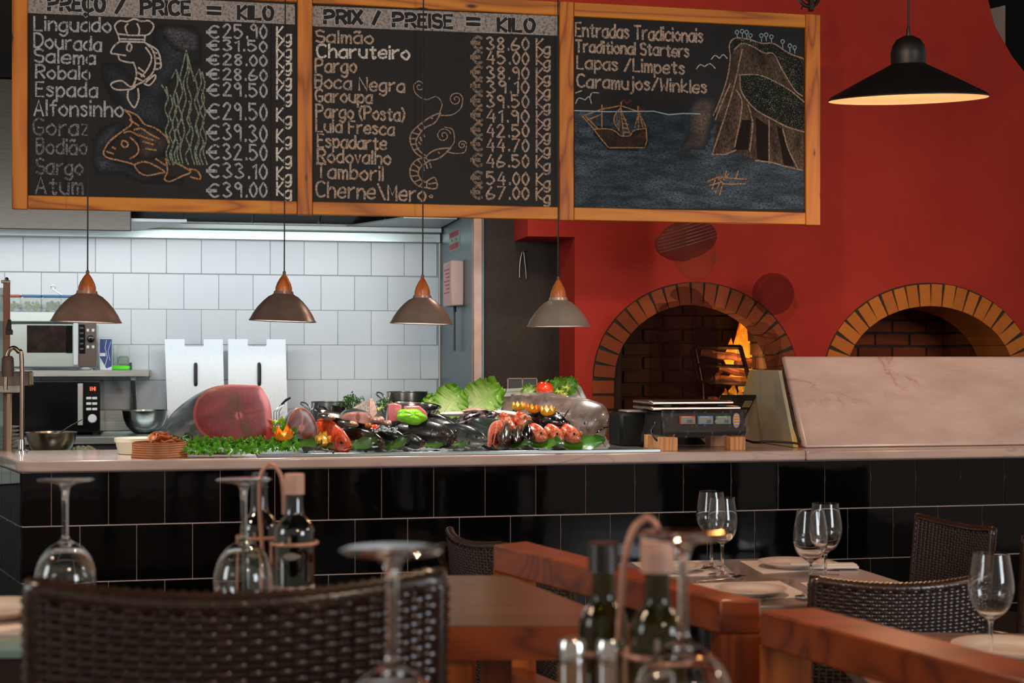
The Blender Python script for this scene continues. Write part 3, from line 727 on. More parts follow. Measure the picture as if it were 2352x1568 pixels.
for (x0, y0), (xm, ym), dx in (((1150, 600), (1165, 1080), 0), ((1220, 480), (1190, 800), 10), ((1290, 350), (1250, 700), 14), ((1290, 350), (1330, 600), 20), ((1380, 480), (1350, 800), 20), ((1400, 500), (1420, 700), 8), ((1250, 560), (1230, 900), 16), ((1310, 700), (1290, 1000), 10), ((1350, 540), (1370, 900), 12), ((1220, 640), (1215, 1000), 12), ((1400, 620), (1390, 1000), 14), ((1180, 660), (1185, 1100), 10)):
    p = ['~', (x0, y0)]; n = 7
    for k in range(1, n + 1): y = y0 + (1140 - y0) * k / n; p.append((x0 + (xm - x0) * k / n + (12 if k % 2 else -12) + dx * .3, y))
    st.append(p)
st += [['~', (1120, 590), (1150, 640), (1165, 700)], [(1190, 540), (1220, 480), (1250, 560)], [(1240, 560), (1290, 350), (1330, 500), (1345, 560)], [(1340, 560), (1380, 480), (1420, 570)]]
draw(0, S1, st, Gn, 3.6)
Sh = chalkmat('prawn_chalk', 'a89080', lo=.3, hi=.55)
def spiral(cx, cy, r, turns, a0, sgn=1, n=26): return ['~'] + [(cx + r * (1 - k / n * .85) * math.cos(a0 + sgn * turns * 2 * math.pi * k / n), cy + r * (1 - k / n * .85) * math.sin(a0 + sgn * turns * 2 * math.pi * k / n)) for k in range(n + 1)]
draw(1, S2, [['~', (850, 560), (815, 590), (830, 650), (900, 690), (970, 670), (1010, 720), (990, 790)], spiral(852, 600, 36, 1.1, -1.5), spiral(1105, 690, 50, 1.6, -.2, -1), ['~', (1155, 680), (1140, 750), (1080, 795), (1000, 800)],
    spiral(1020, 940, 52, 1.6, -.3, -1), ['~', (1030, 880), (1085, 900), (1095, 980), (1070, 1020)], spiral(1150, 1005, 32, 1.4, -.3, -1), ['~', (1180, 1010), (1165, 1055), (1100, 1062), (1040, 1050)]], Sh, 2.6)
draw(1, S2, [['~', (1000, 780), (930, 810), (860, 860), (800, 920), (790, 980), (820, 1050), (870, 1090)], ['~', (1000, 785), (960, 850), (900, 880), (860, 920), (830, 980), (850, 1040), (900, 1080)],
    [(870, 850), (890, 885)], [(840, 880), (865, 905)], [(812, 920), (845, 930)], [(800, 960), (832, 960)], [(803, 1000), (835, 995)], [(818, 1040), (850, 1025)], ['~', (1070, 1025), (1000, 1030), (940, 1050), (900, 1090), (930, 1110), (1000, 1090), (1070, 1025)],
    ['~', (900, 1090), (830, 1110), (790, 1170), (800, 1240), (850, 1290), (910, 1300)], ['~', (930, 1110), (870, 1150), (845, 1200), (870, 1250), (910, 1265)], ['~', (905, 1255), (960, 1230), (975, 1300), (910, 1300), (905, 1255)], [(920, 1275), (970, 1265)],
    [(880, 1100), (900, 1130)], [(845, 1110), (875, 1145)], [(812, 1135), (855, 1165)], [(795, 1175), (848, 1190)], [(798, 1220), (850, 1215)], [(820, 1260), (862, 1240)], [(858, 1285), (885, 1255)],
    [(935, 815), (945, 820)], [(985, 1055), (992, 1060)], [(880, 930), (890, 945)], [(860, 950), (868, 975)], [(850, 985), (862, 1000)], [(900, 1140), (910, 1165)], [(880, 1150), (885, 1180)], [(925, 1130), (935, 1160)]], Sh, 3.6)
# third panel: sea, cliff, ship, boat
sea = chalkmat('sea_chalk', '5f7a96', 170, .4, .72, soft=True, stretch=(.45, 1, 1.6)); sea2 = chalkmat('sea_foam_chalk', '8fa3b8', 150, .35, .7, soft=True, stretch=(.5, 1, 1.3))
def patch(k, F, pts, mat, off, nu=14, nv=10, name='chalk_shading', fade=None):
    P = [onY(*F(*p), YBD) for p in pts]; m = LB(); cl = []
    def fn(u, v):
        cl.append(fade(u, v) if fade else 1); a_ = P[0].lerp(P[1], u); b_ = P[3].lerp(P[2], u); q = a_.lerp(b_, v); return (q.x, YBD - off, q.z)
    m.grid(fn, nu, nv); it = iter(cl); m.obj(name, mat, panels[k], smooth=False, col=lambda q: (lambda v: (v, v, v))(next(it)))
sea = chalkmat('sea_chalk', '7f9ab4', 190, .36, .74, soft=True, stretch=(.45, 1, 1.6), board='20262c')
BL = [(1180, 1250, 170, 80, .5), (300, 980, 130, 120, .45), (790, 1230, 110, 80, .55), (200, 1200, 60, 200, .5), (1080, 1000, 110, 150, .6), (1430, 1130, 300, 60, .4), (520, 1040, 200, 50, .35), (1530, 1350, 260, 50, .4), (980, 1330, 300, 60, .3), (230, 830, 70, 90, .4)]
def seafade(u, v):
    x = 175 + 1530 * u; y = 750 + 640 * v
    return .42 + .18 * v + sum(w_ * math.exp(-((x - a_) / rx) ** 2 - ((y - b2) / ry) ** 2) for a_, b2, rx, ry, w_ in BL)
patch(2, S3, [(172, 745), (1705, 760), (1712, 1395), (176, 1388)], sea, .0004, 60, 30, fade=seafade)
draw(2, S3, [[(172, 738), (400, 745), (700, 742), (800, 765), (900, 757), (1010, 760)]], chalkmat('horizon_chalk', '9fb6c6', lo=.25, hi=.45), 3)
rock = chalkmat('rock_chalk', '8c7668', 120, .3, .66, soft=True, stretch=(1.3, 1, .6), board='1a1614'); veg = chalkmat('green_speckle_chalk', 'b8c8b0', 260, .56, .66, board='171817', soft=True)
smear(2, S3, [(940, 760), (960, 690), (1030, 650), (1110, 670), (1100, 760), (1090, 800), (1040, 980), (960, 990), (880, 1010), (930, 900)], chalkmat('islet_chalk', '9a8274', 110, .3, .7, soft=True, board='2b3238'), .0008, core=.75, hard=.5)
def fillpoly(k, F, pts, mat, off, val=1.0):
    m = LB(); P = [onY(*F(*q), YBD) for q in pts]; m.add([(q.x, YBD - off, q.z) for q in P], [tuple(range(len(P)))])
    if m.f and sum(P[i].x * P[(i + 1) % len(P)].z - P[(i + 1) % len(P)].x * P[i].z for i in range(len(P))) < 0: m.f = [f[::-1] for f in m.f]
    m.obj('chalk_shading', mat, panels[k], smooth=False, col=lambda q: (val, val, val))
cliff = [(1085, 1035), (1110, 900), (1130, 800), (1100, 770), (1180, 560), (1210, 400), (1240, 260), (1330, 262), (1420, 290), (1500, 300), (1600, 360), (1700, 395), (1702, 1135), (1620, 1110), (1500, 1080), (1380, 1070), (1250, 1010), (1180, 1030)]
fillpoly(2, S3, cliff, rock, .0008, .8)
fillpoly(2, S3, [(1210, 400), (1205, 310), (1240, 255), (1330, 262), (1420, 290), (1500, 290), (1600, 350), (1698, 395), (1698, 640), (1640, 600), (1560, 470), (1500, 370), (1440, 355), (1360, 310), (1290, 290), (1240, 320)], veg, .0010, 1)
fillpoly(2, S3, [(1270, 495), (1400, 500), (1520, 550), (1620, 610), (1702, 680), (1702, 870), (1600, 850), (1500, 800), (1380, 730), (1290, 620)], veg, .0010, 1)
dk = chalkmat('dark_gap', '2a211c', lo=.4, hi=.7, board='171312')
for pts in ([(1290, 800), (1350, 800), (1330, 1000), (1240, 1000)], [(1380, 780), (1480, 850), (1470, 1080), (1390, 1060)], [(1520, 840), (1560, 860), (1640, 1110), (1570, 1100)]): fillpoly(2, S3, pts, dk, .0012)
Rk = chalkmat('rock_outline_chalk', 'a58d7c', lo=.3, hi=.55)
draw(2, S3, [['~', (1100, 770), (1180, 560), (1210, 400), (1205, 300), (1245, 255), (1330, 262), (1420, 290), (1500, 292), (1600, 355), (1698, 392)], ['~', (1240, 330), (1290, 290), (1360, 310), (1440, 355), (1500, 360), (1560, 470), (1640, 600), (1690, 640)],
    ['~', (1270, 500), (1400, 500), (1520, 550), (1620, 610), (1702, 680)], ['~', (1275, 510), (1290, 620), (1380, 730), (1500, 800), (1600, 850), (1702, 880)], ['~', (1290, 330), (1240, 560), (1180, 760), (1090, 1030)], ['~', (1250, 600), (1290, 700), (1240, 980)],
    ['~', (1330, 700), (1360, 820), (1340, 1010)], ['~', (1470, 800), (1470, 1090)], ['~', (1560, 860), (1600, 1000), (1660, 1120)], [(1090, 1030), (1180, 1030), (1250, 1000)], [(1380, 1070), (1500, 1085), (1560, 1105), (1690, 1135)], ['~', (1210, 560), (1150, 700), (1110, 800)]], Rk, 3.4)
draw(2, S3, [[(x, y), (x + 2, y + 28)] for x, y in ((1256, 228), (1290, 222), (1320, 228), (1345, 250), (1418, 250), (1450, 245), (1485, 258), (1560, 290), (1608, 318), (1640, 330))] +
    [['~'] + [(x + 12 * math.cos(q), y - 12 + 13 * math.sin(q)) for q in (0, 1.2, 2.4, 3.6, 4.8, 6)] for x, y in ((1256, 228), (1290, 222), (1320, 228), (1345, 250), (1418, 250), (1450, 245), (1485, 258), (1560, 290), (1608, 318), (1640, 330))], chalkmat('tree_chalk', '8fa6b2', lo=.3, hi=.5), 2.6)
draw(2, S3, [['~', (985, 460), (1010, 432), (1040, 445)], ['~', (1040, 445), (1075, 425), (1110, 455)], ['~', (1085, 395), (1110, 370), (1140, 390)], ['~', (1140, 388), (1165, 365), (1190, 390)], ['~', (180, 690), (200, 655), (240, 665)], ['~', (245, 665), (270, 645), (285, 690)], ['~', (180, 620), (220, 605)], ['~', (275, 650), (290, 620), (335, 620)]], W_, 2.6)
smear(2, S3, [(300, 865), (420, 860), (470, 905), (560, 900), (650, 850), (655, 960), (520, 1000), (400, 985)], sm_orange, .0010, core=.9, hard=.6)
smear(2, S3, [(440, 760), (480, 720), (480, 850), (460, 860)], sm_white, .0010, core=.8, hard=.5)
Sp = chalkmat('ship_chalk', 'b08a62', lo=.3, hi=.55)
draw(2, S3, [[(225, 775), (300, 860), (345, 920), (400, 985), (640, 985), (655, 940), (650, 850)], [(225, 775), (350, 730), (480, 705), (600, 745), (650, 850)], [(355, 700), (355, 850)], [(485, 680), (480, 720), (500, 905)], [(595, 710), (600, 860)], ['~', (300, 862), (400, 860), (450, 880), (480, 905), (540, 905), (570, 870), (650, 855)],
    [(480, 720), (545, 900)], [(240, 770), (330, 860)], ['~', (480, 720), (440, 770), (440, 820), (470, 870)], [(490, 790), (520, 800)], [(490, 820), (530, 830)], [(492, 850), (535, 860)], [(495, 880), (540, 885)], [(600, 750), (575, 850)], [(600, 750), (630, 850)], [(260, 800), (345, 765)]], Sp, 3)
draw(2, S3, [[(480, 690), (500, 665), (520, 690), (545, 670)], [(355, 710), (375, 725), (385, 710)], [(600, 715), (620, 740), (635, 725)]], chalkmat('dark_red_chalk', '6b3438', lo=.3, hi=.5), 5)
draw(2, S3, [[(1130, 1190), (1180, 1185), (1320, 1195), (1310, 1225), (1170, 1228), (1130, 1190)], [(1060, 1210), (1130, 1180), (1160, 1180)], [(1110, 1200), (1090, 1260)], [(1140, 1220), (1110, 1290)], [(1160, 1225), (1140, 1300)], [(1175, 1180), (1185, 1140)], [(1250, 1185), (1265, 1140)], [(1150, 1215), (1075, 1235)], [(1165, 1200), (1200, 1160)]], Or, 3)
# hanging pulley on the top of the board, upper right
pl = thing('ceiling_pulley', 'dark iron pulley wheel on the top right corner of the menu board', 'pulley', onY(1858, 20, .47))
m = MB(); m.tube([(.045 * math.cos(a_ * math.pi / 8), 0, .055 + .045 * math.sin(a_ * math.pi / 8)) for a_ in range(16)], .009, 8, True); m.tube([(.02 * math.cos(a_ * math.pi / 6), 0, .055 + .02 * math.sin(a_ * math.pi / 6)) for a_ in range(12)], .006, 6, True)
m.obj('wheel', M('dark_iron', '35302b', .5, .7), pl)
m = MB(); m.box(.0, -.014, -.01, .02, .014, .16, .003); m.tube([(-.035, 0, -.004), (-.03, 0, .008), (-.02, 0, .01)], .003, 6); m.obj('bracket', M('dark_iron', '35302b', .5, .7), pl)
m = MB(); m.tube([(.015, 0, .03), (.05, -.0, .04), (.11, .0, .12), (.16, .0, .35)], .002, 6); m.obj('rope', M('hemp', '7a6248', .9), pl)
m = MB(); m.tube([(0, 0, 0), (0, 0, .01)], .001, 3)
for px in (200, 1000): 
    q = onY(px, 100, .47); m = MB(); m.tube([(0, 0, 0), (0, 0, 3.6 - zt0)], .003, 6); o = m.obj('board_hanging_wire', M('dark_iron', '35302b', .5, .7)); o.location = (q.x, .455, zt0); tag(o, 'thin dark wire holding the menu board from the ceiling, %s end' % ('left' if px == 200 else 'middle'), 'wire')
# ================================================================== PENDANT LAMPS
m_cord = M('black_cable', '0b0b0c', .5)
m_cone = wood('lamp_wood', 'c47038', 'b25f2c', '8a441c', 'z', 6, .35, .3)
m_shade = [steel('lamp_shade_bronze', 'a08072', 'b09386', (2, 2, 2), .36, .55), steel('lamp_shade_brown', '86706a', '9c867e', (2, 2, 2), .34, .55),
           steel('lamp_shade_champagne', 'a08c82', 'b09d94', (2, 2, 2), .34, .5), steel('lamp_shade_grey', 'b5aaa2', 'c4bab2', (2, 2, 2), .36, .5)]
m_in = M('lamp_white_inside', 'e8e6e2', .4)
t = NT('lamp_glow'); t.set(col='ffffff', emi=14.0); t.b.inputs['Emission Color'].default_value = (1, .97, .92, 1); m_bulb = t.mat
names = ['leftmost small pendant lamp, bronze shade with dark orange wooden cone', 'second small pendant lamp from the left, dark brown metal shade and wooden cone',
         'third small pendant lamp from the left, pinkish brown metal shade and wooden cone', 'rightmost small pendant lamp, pale grey metal shade, before the red wall']
for i, (px, pyb, rpx, ytop, tilt) in enumerate(((198, 740, 79, 622, 1.5), (649, 738, 76, 624, 2), (968, 744, 72, 632, 1.5), (1283, 750, 73, 636, -.5))):
    Y = .16; p = onY(px, pyb, Y); s = rpx / (FPX / ((p - CAM).dot(FW)))        # rim radius in metres
    L = thing('pendant_lamp', names[i], 'lamp', (p.x, p.y, p.z), 0, 'small pendant lamps over the counter'); L.rotation_euler = (0, R(tilt), 0)
    k = s / .125
    pr_ = [(.122, .004), (.125, .0), (.127, .002), (.122, .008), (.112, .028), (.096, .052), (.075, .076), (.055, .094), (.043, .100), (.038, .104), (.036, .114), (.0, .114)]
    m = MB(); m.lathe([(a_ * k, b_ * k) for a_, b_ in pr_], 40); m.obj('lamp_shade', m_shade[i], L)
    m = MB(); m.lathe([(a_ * k * .975, b_ * k - .001) for a_, b_ in pr_[:1] + pr_[3:]], 40); m.obj('shade_lining', m_in, L)
    h = (pyb - ytop) / 3400 * (p - CAM).dot(FW); z0 = .112 * k; hc = h - z0 - .012
    m = MB(); m.lathe([(.032 * k, z0), (.031 * k, z0 + hc * .25), (.026 * k, z0 + hc * .5), (.016 * k, z0 + hc * .8), (.007, z0 + hc), (.0, z0 + hc)], 24, True); m.obj('wooden_cone', m_cone, L)
    m = MB(); m.lathe([(.006, z0 + hc - .004), (.006, z0 + hc + .012), (.0025, z0 + hc + .016)], 10); m.obj('cord_grip', M('brown_grip', '6b4a3c', .5), L)
    m = MB(); m.tube([(0, 0, h), (-math.tan(R(tilt)) * (3.6 - p.z - h) * .9, 0, 3.6 - p.z)], .0028, 6); m.obj('cord', m_cord, L)
    m = MB(); m.ball((0, 0, .05 * k), .026 * k, 12, 8); m.obj('bulb', m_bulb, L)
    light('pendant_spot', 'SPOT', (p.x, p.y, p.z + .02), 13, (1.0, .96, .90), .04, None, (p.x, p.y + .18, 0), 118, .6)
p = onY(2085, 229, -1.0); k = .25
p = CAM + (p - CAM).normalized() * ((p - CAM).length)
L = thing('pendant_lamp', 'wide black conical pendant lamp with a cream inside, upper right before the red wall', 'lamp', p)
L.rotation_euler = (R(5.5), 0, 0); L.rotation_euler.rotate_axis('Y', R(-2.2)) if hasattr(L.rotation_euler, 'rotate_axis') else None
rr = 179 / 3400 * (p - CAM).dot(FW)
m_blkm = M('black_enamel', '141011', .45, 0, spec=.5)
m = MB(); m.lathe([(rr, 0), (rr * 1.003, .004), (rr * .97, .014), (rr * .62, .062), (rr * .22, .115), (rr * .215, .118), (rr * .222, .15), (rr * .2, .175), (rr * .15, .195), (rr * .07, .206), (0, .208)], 56); m.obj('lamp_shade', m_blkm, L)
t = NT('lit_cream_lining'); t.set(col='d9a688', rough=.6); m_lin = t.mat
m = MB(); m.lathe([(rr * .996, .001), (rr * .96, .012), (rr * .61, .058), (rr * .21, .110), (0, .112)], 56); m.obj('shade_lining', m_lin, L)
m = MB(); m.lathe([(.008, .204), (.006, .23), (.003, .24)], 10); m.obj('cord_grip', m_blkm, L)
m = MB(); m.tube([(0, 0, .22), (.02, .05, .9), (.03, .1, 1.5)], .0035, 8); m.obj('cord', m_cord, L)
m = MB(); m.ball((0, 0, .07), .03, 12, 8); m.obj('bulb', M('warm_bulb', 'ffe0b0', .4, emi=10.0, em=lin('ffc98a')), L)
light('big_pendant_bulb', 'POINT', (p.x, p.y, p.z + .035), 10, (1.0, .66, .38), .03)

# ================================================================== KITCHEN (behind the counter, left)
BZ = .90
bench = thing('steel_workbench', 'stainless steel workbench along the white tiled kitchen wall', 'workbench', (0, 2.75, 0))
m = MB(base=(0, 2.75, 0)); m.box(-1.9, 2.42, .86, 1.39, 3.05, .90, .004); m.obj('worktop', m_steelx, bench)
m = MB(base=(0, 3.04, .901)); m.box(-1.9, 3.042, .901, 1.39, 3.058, 1.02, .003); o = m.obj('backsplash', m_steelx); o.location = (0, 3.04, .901); tag(o, 'steel splashback strip along the foot of the white tiles behind the workbench', 'splashback')
m = MB(base=(0, 2.75, 0)); m.box(-1.9, 2.46, .1, 1.39, 3.05, .86); m.obj('cabinet', M('dark_steel_front', '4a4d4e', .4, .8), bench)
# bracket shelf
yz = 3.06
def KX(px, Y): return onY(px, 800, Y).x
def KZ(px, py, Y): return onY(px, py, Y).z
x0, x1 = -1.75, KX(343, 2.68); zs = KZ(200, 850, 2.7)
b = (x1, 3.05, zs)
sh = thing('wall_shelf', 'steel wall shelf on brackets holding the silver microwave', 'shelf', b)
m = MB(base=b); m.box(x0, 2.68, zs - .035, x1, 3.055, zs, .003); m.obj('shelf_board', m_steelx, sh)
for xb in (KX(308, 2.9), -1.4):
    m = MB(base=b); m.box(xb - .012, 3.03, zs - .28, xb + .012, 3.055, zs - .035); m.box(xb - .012, 2.76, zs - .055, xb + .012, 3.05, zs - .035)
    m.prism([(2.78, zs - .05), (2.81, zs - .05), (3.05, zs - .25), (3.05, zs - .28)], xb - .010, xb + .010, 'x'); m.obj('bracket', m_steelx, sh)
m = MB(base=b); m.box(x1 - .13, 3.0, zs, x1 - .105, 3.055, zs + .04); m.obj('end_clip', M('dark_steel_front', '4a4d4e', .4, .8), sh)
zu = KZ(100, 716, 2.75); x1u = KX(176, 2.75); b = (x1u, 3.05, zu)
us = thing('upper_shelf', 'short white upper shelf carrying clip jars of pickles', 'shelf', b)
m = MB(base=b); m.box(-1.75, 2.75, zu - .052, x1u, 3.055, zu, .004); m.obj('shelf_board', M('pale_shelf', 'c6d2cd', .35, .3), us)
# microwaves
def microwave(nm, lab, pxl, pxr, pyt, zb, Y0, Y1, style):
    x0, x1 = KX(pxl, Y0), KX(pxr, Y0); zt = KZ((pxl + pxr) / 2, pyt, Y0); b = ((x0 + x1) / 2, (Y0 + Y1) / 2, zb)
    t_ = thing(nm, lab, 'microwave', b); f = lambda px, py: (KX(px, Y0), KZ(px, py, Y0))
    blk = M('black_gloss', '0b0b0e', .12); grey = M('silver_plastic', 'b7b9b6', .35, .6)
    def part(n_, px0, py0, px1, py1, mt, pr=.004, dep=.02, bev=.002):
        a_ = f(px0, py1); c_ = f(px1, py0); m = MB(base=b); m.box(a_[0], Y0 - pr, a_[1], c_[0], Y0 + dep, c_[1], bev); return m.obj(n_, mt, t_)
    m = MB(base=b); m.box(x0, Y0, zb + .012, x1, Y1, zt, .006)
    for fx in (x0 + .03, x1 - .04):
        for fy in (Y0 + .03, Y1 - .04): m.box(fx, fy, zb, fx + .02, fy + .02, zb + .014)
    m.obj('housing', M('black_gloss', '0b0b0e', .12) if style else grey, t_)
    return t_, part
t_, pt = microwave('microwave_oven', 'silver microwave with dark window and brown control panel, on the wall shelf', 22, 222, 744, zs, 2.70, 2.87, 0)
pt('door', 22, 745, 180, 842, M('pale_steel_door', 'b4c0bb', .3, .7), .006); pt('window', 62, 747, 152, 810, M('microwave_glass', '221a18', .1, var='3a2c27', vscale=20), .008)
pt('window_edge', 152, 747, 167, 811, M('black_gloss', '0b0b0e', .12), .009); pt('door_handle', 169, 742, 180, 838, M('white_handle', 'cdd3d3', .3), .022)
pt('control_panel', 181, 742, 221, 842, M('brown_panel', '5b4e48', .35, .3), .006); pt('display_strip', 182, 745, 196, 812, M('black_gloss', '0b0b0e', .12), .009)
for i in range(5): pt('display_symbol', 184, 751 + i * 12, 192, 755 + i * 12, M('faint_symbol', '3c3f44', .5), .010, .001, 0)
for qx, qy in ((202, 759), (214, 759), (202, 797), (214, 797)): pt('button', qx - 3, qy - 4, qx + 3, qy + 3, M('white_button', 'd8d8d4', .4), .010)
c_ = onY(208.5, 778, 2.69); m = MB(base=t_.location); m.T = Matrix.Translation(Vector((c_.x, c_.y, c_.z)) - t_.location) @ RX(90); m.lathe([(.019, 0), (.018, .015), (.012, .018), (0, .018)], 20); m.obj('knob', M('black_gloss', '0b0b0e', .12), t_)
t_, pt = microwave('microwave_oven', 'black microwave with glowing red display on the workbench below the shelf', 22, 230, 874, BZ, 2.62, 3.0, 1)
pt('door', 22, 877, 178, 983, M('black_gloss', '0b0b0e', .12), .006); pt('door_handle', 179, 880, 191, 976, M('silver_plastic', 'b7b9b6', .35, .6), .024)
pt('control_panel', 192, 877, 229, 983, M('black_gloss', '0b0b0e', .12), .006)
t = NT('red_digits'); t.set(col='ff2a10', emi=6.0); t.b.inputs['Emission Color'].default_value = (1, .05, .02, 1)
for a_, b_, c2, d_ in ((207, 888, 208.6, 897), (211, 888, 212.3, 897), (213, 892, 216, 893.2), (216, 888, 217.3, 897), (218.6, 888, 219.8, 897)): pt('display_digit', a_, b_, c2, d_, t.mat, .0075, .001, 0)
for i in range(3):
    for j in range(2): pt('button', 198 + j * 13.5, 911 + i * 12.5, 210 + j * 13.5, 917 + i * 12.5, M('white_button', 'd8d8d4', .4), .010)
c_ = onY(212, 961, 2.615); m = MB(base=t_.location); m.T = Matrix.Translation(Vector((c_.x, c_.y, c_.z)) - t_.location) @ RX(90); m.lathe([(.024, 0), (.022, .012), (.018, .016), (0, .016)], 24); m.obj('knob', M('white_button', 'd8d8d4', .4), t_)
# clip jars on the upper shelf
m_glass = M('clear_glass', 'f4faf7', .03, trans=1.0, ior=1.45)
m_glass_thin = M('jar_glass', 'cfe0d6', .08, alpha=.35, spec=.8)
jl = [(26, 'b4502e', '8d9a4a', 'square glass jar of pale green pickles with a red rimmed lid, on the upper shelf'), (74, '3f6fa8', 'a8b03c', 'square glass jar of yellow pickles with a blue lid, middle of the upper shelf'), (120, '3f6fa8', '7c6a44', 'square glass jar of brown pickled pieces with a blue lid, on the upper shelf'), (163, '3f6fa8', 'a3a59a', 'square glass jar partly hidden by the leftmost lamp, on the upper shelf')]
for px, lidc, cont, lab in jl:
    c_ = onY(px, 716, 2.82); w_ = .048; h_ = .08
    j = thing('glass_jar', lab, 'jar', (c_.x, 2.82, zu), 0, 'jars on the upper shelf')
    m = MB(); m.box(-w_, -w_, .001, w_, w_, h_, .008); m.obj('jar_body', m_glass_thin, j)
    m = MB(); 
    for q in range(26): m.ball((random.uniform(-.7, .7) * w_, random.uniform(-.75, .7) * w_, .012 + random.random() * .042), random.uniform(.007, .012), 6, 4)
    tag(m.obj('pickled_pieces', M('pickle_' + cont, cont, .5, var='5f6a2c', vscale=30), j), kind='stuff')
    m = MB(); m.box(-w_ - .002, -w_ - .002, h_, w_ + .002, w_ + .002, h_ + .012, .003); m.obj('lid', M('lid_' + lidc, lidc, .4), j)
c_ = onY(122, 664, 2.82); m = MB(); m.tube([(0, 0, 0), (.02, 0, -.015), (.045, 0, -.03)], .003, 6); m.tube([(.011 * math.cos(q * math.pi / 5), 0, .011 + .011 * math.sin(q * math.pi / 5)) for q in range(10)], .0028, 6, True)
o = m.obj('wire_clip', m_chrome); o.location = (c_.x, 2.82, zu + .092 + .032); tag(o, 'small metal spoon end sticking up above the jars on the upper shelf', 'spoon')
# carton, tub
c_ = onY(243, 845, 2.8); ctn = thing('milk_carton', 'blue and white carton standing on the wall shelf beside the silver microwave', 'carton', (c_.x, 2.8, zs))
x0, x1 = KX(229, 2.77) - c_.x, KX(257, 2.77) - c_.x; zt = KZ(243, 777, 2.77) - zs
m = MB(); m.box(x0, -.03, 0, x1, .03, zt, .002); m.obj('carton_body', M('carton_white', 'cfd6da', .5), ctn)
m = MB(); m.prism([(x0 + .001, zt * .55), (x0 + .001, zt * .98), (x1 - .001, zt * .98), (x1 - .001, zt * .12), (x0 + .035, zt * .05), (x0 + .012, zt * .3), (x0 + .001, zt * .42)], -.0312, -.0302); m.obj('printed_panel', M('carton_blue', '1f3c78', .5), ctn)
m = MB(); m.tube([(x0 + .035, -.0315, zt * .95), (x0 + .028, -.0315, zt * .7), (x0 + .04, -.0315, zt * .4), (x0 + .025, -.0315, zt * .08)], .0016, 5); m.tube([(x1 - .006, -.0315, zt * .9), (x1 - .02, -.0315, zt * .6), (x1 - .01, -.0315, zt * .3)], .0012, 5); m.box(x0, -.032, zt * .44, x0 + .03, -.0305, zt * .54); m.obj('printed_swirl', M('carton_white', 'cfd6da', .5), ctn)
c_ = onY(275, 845, 2.8); tub = thing('food_tub', 'clear plastic tub of green herbs standing on its bright green lid', 'tub', (c_.x, 2.93, zs))
m = MB(); m.box(-.112, -.05, 0, .048, .05, .024, .006); m.obj('lid', M('lime_lid', '58e01c', .4), tub)
m = MB(); m.box(-.02, -.04, .026, .045, .04, .135, .006); m.obj('tub_body', M('cloudy_plastic', 'c9d1cc', .3, alpha=.3), tub)
m = MB(); m.box(-.017, -.037, .027, .042, .037, .078, .01); tag(m.obj('herbs', M('herb_fill', '5f7a62', .8, var='3c5a40', vscale=60, bump=.8, bscale=120), tub), kind='stuff')
c_ = onY(198, 843, 2.72); m = MB(); m.ball((0, 0, .012), (.035, .02, .012), 10, 6); o = m.obj('folded_cloth', M('white_cloth', 'b9bcbf', .9)); o.location = (c_.x, 2.72, zs - .001); tag(o, 'small crumpled white cloth on the wall shelf under the silver microwave corner', 'cloth')
# steel bowls
def bowl(nm, lab, px, pyb, Y, zb, rpx, h, mt=None, prof=None, cat='bowl'):
    p_ = onY(px, pyb, Y); r_ = rpx / 3400 * (p_ - CAM).dot(FW)
    o = thing(nm, lab, cat, (p_.x, Y, zb)); m = MB()
    pf = [(0, .0), (.42, .0), (.62, .08), (.82, .32), (.95, .65), (1.0, .97), (1.03, .985), (1.03, 1.0), (.99, 1.0), (.93, .66), (.8, .34), (.6, .11), (.4, .03), (0, .03)]
    m.lathe([(a_ * r_, b_ * h) for a_, b_ in (prof or pf)], 36); m.obj('bowl_body', mt or m_steelx, o); return o, r_, h
zb = BZ; bowl('mixing_bowl', 'round stainless mixing bowl on the workbench right of the black microwave', 333, 990, 2.75, zb, 51, .125, M('bowl_steel', 'b4bbb8', .2, 1))
o, r_, h = bowl('mixing_bowl', 'wide brushed steel bowl with a spoon in front of the black microwave', 118, 1000, 1.2, .885, 56, .1, M('bowl_steel_warm', 'b0a394', .26, 1, var='c2b8a8', vscale=3))
# its stand: a low appliance behind the counter
p_ = onY(118, 1003, 1.2)
m = MB(base=p_); m.box(p_.x - .12, 1.1, 0, p_.x + .12, 1.32, .885, .004); 
cooker = thing('steel_griddle', 'low stainless griddle top directly behind the left end of the counter', 'griddle', (-.75, 1.0, 0))
gb = (-.75, 1.0, 0)
m = MB(base=gb); m.box(-1.6, .66, .80, .35, 1.45, .884, .004); m.obj('top', m_steelx, cooker)
m = MB(base=gb); m.box(-1.6, .70, 0, .35, 1.42, .80, .004); m.obj('body', M('dark_steel_front', '4a4d4e', .4, .8), cooker)
x0, x1 = KX(82, .75), KX(262, .75)
m = MB(base=gb); m.box(x0, .68, .884, x1, .70, .915, .003); m.box(x0, .94, .884, x1, .96, .915, .003)
for q in range(7): xq = x0 + (x1 - x0) * q / 6; m.box(xq - .01, .68, .89, xq + .01, .96, .908, .003)
m.obj('grate', M('grate_steel', '8b8078', .4, .8), cooker)
for i, q in enumerate((88, 232, 240)): 
    p2_ = onY(q, 1012, .69); m = MB(base=gb); m.ball((p2_.x, .685, .925), .012, 10, 6); m.obj('knob', m_blkm, cooker)
# spoon in the bowl
p_ = onY(165, 955, 1.2); m = MB(); m.tube([(-.06, 0, -.01), (0, 0, .03), (.055, -.01, .062)], [.004, .006, .004], 8, flat=.5); o2 = m.obj('spoon', M('spoon_steel', 'b59a86', .25, 1)); o2.location = (p_.x - .01, 1.2, .885 + .092); tag(o2, 'steel spoon resting over the rim of the bowl before the black microwave', 'spoon')
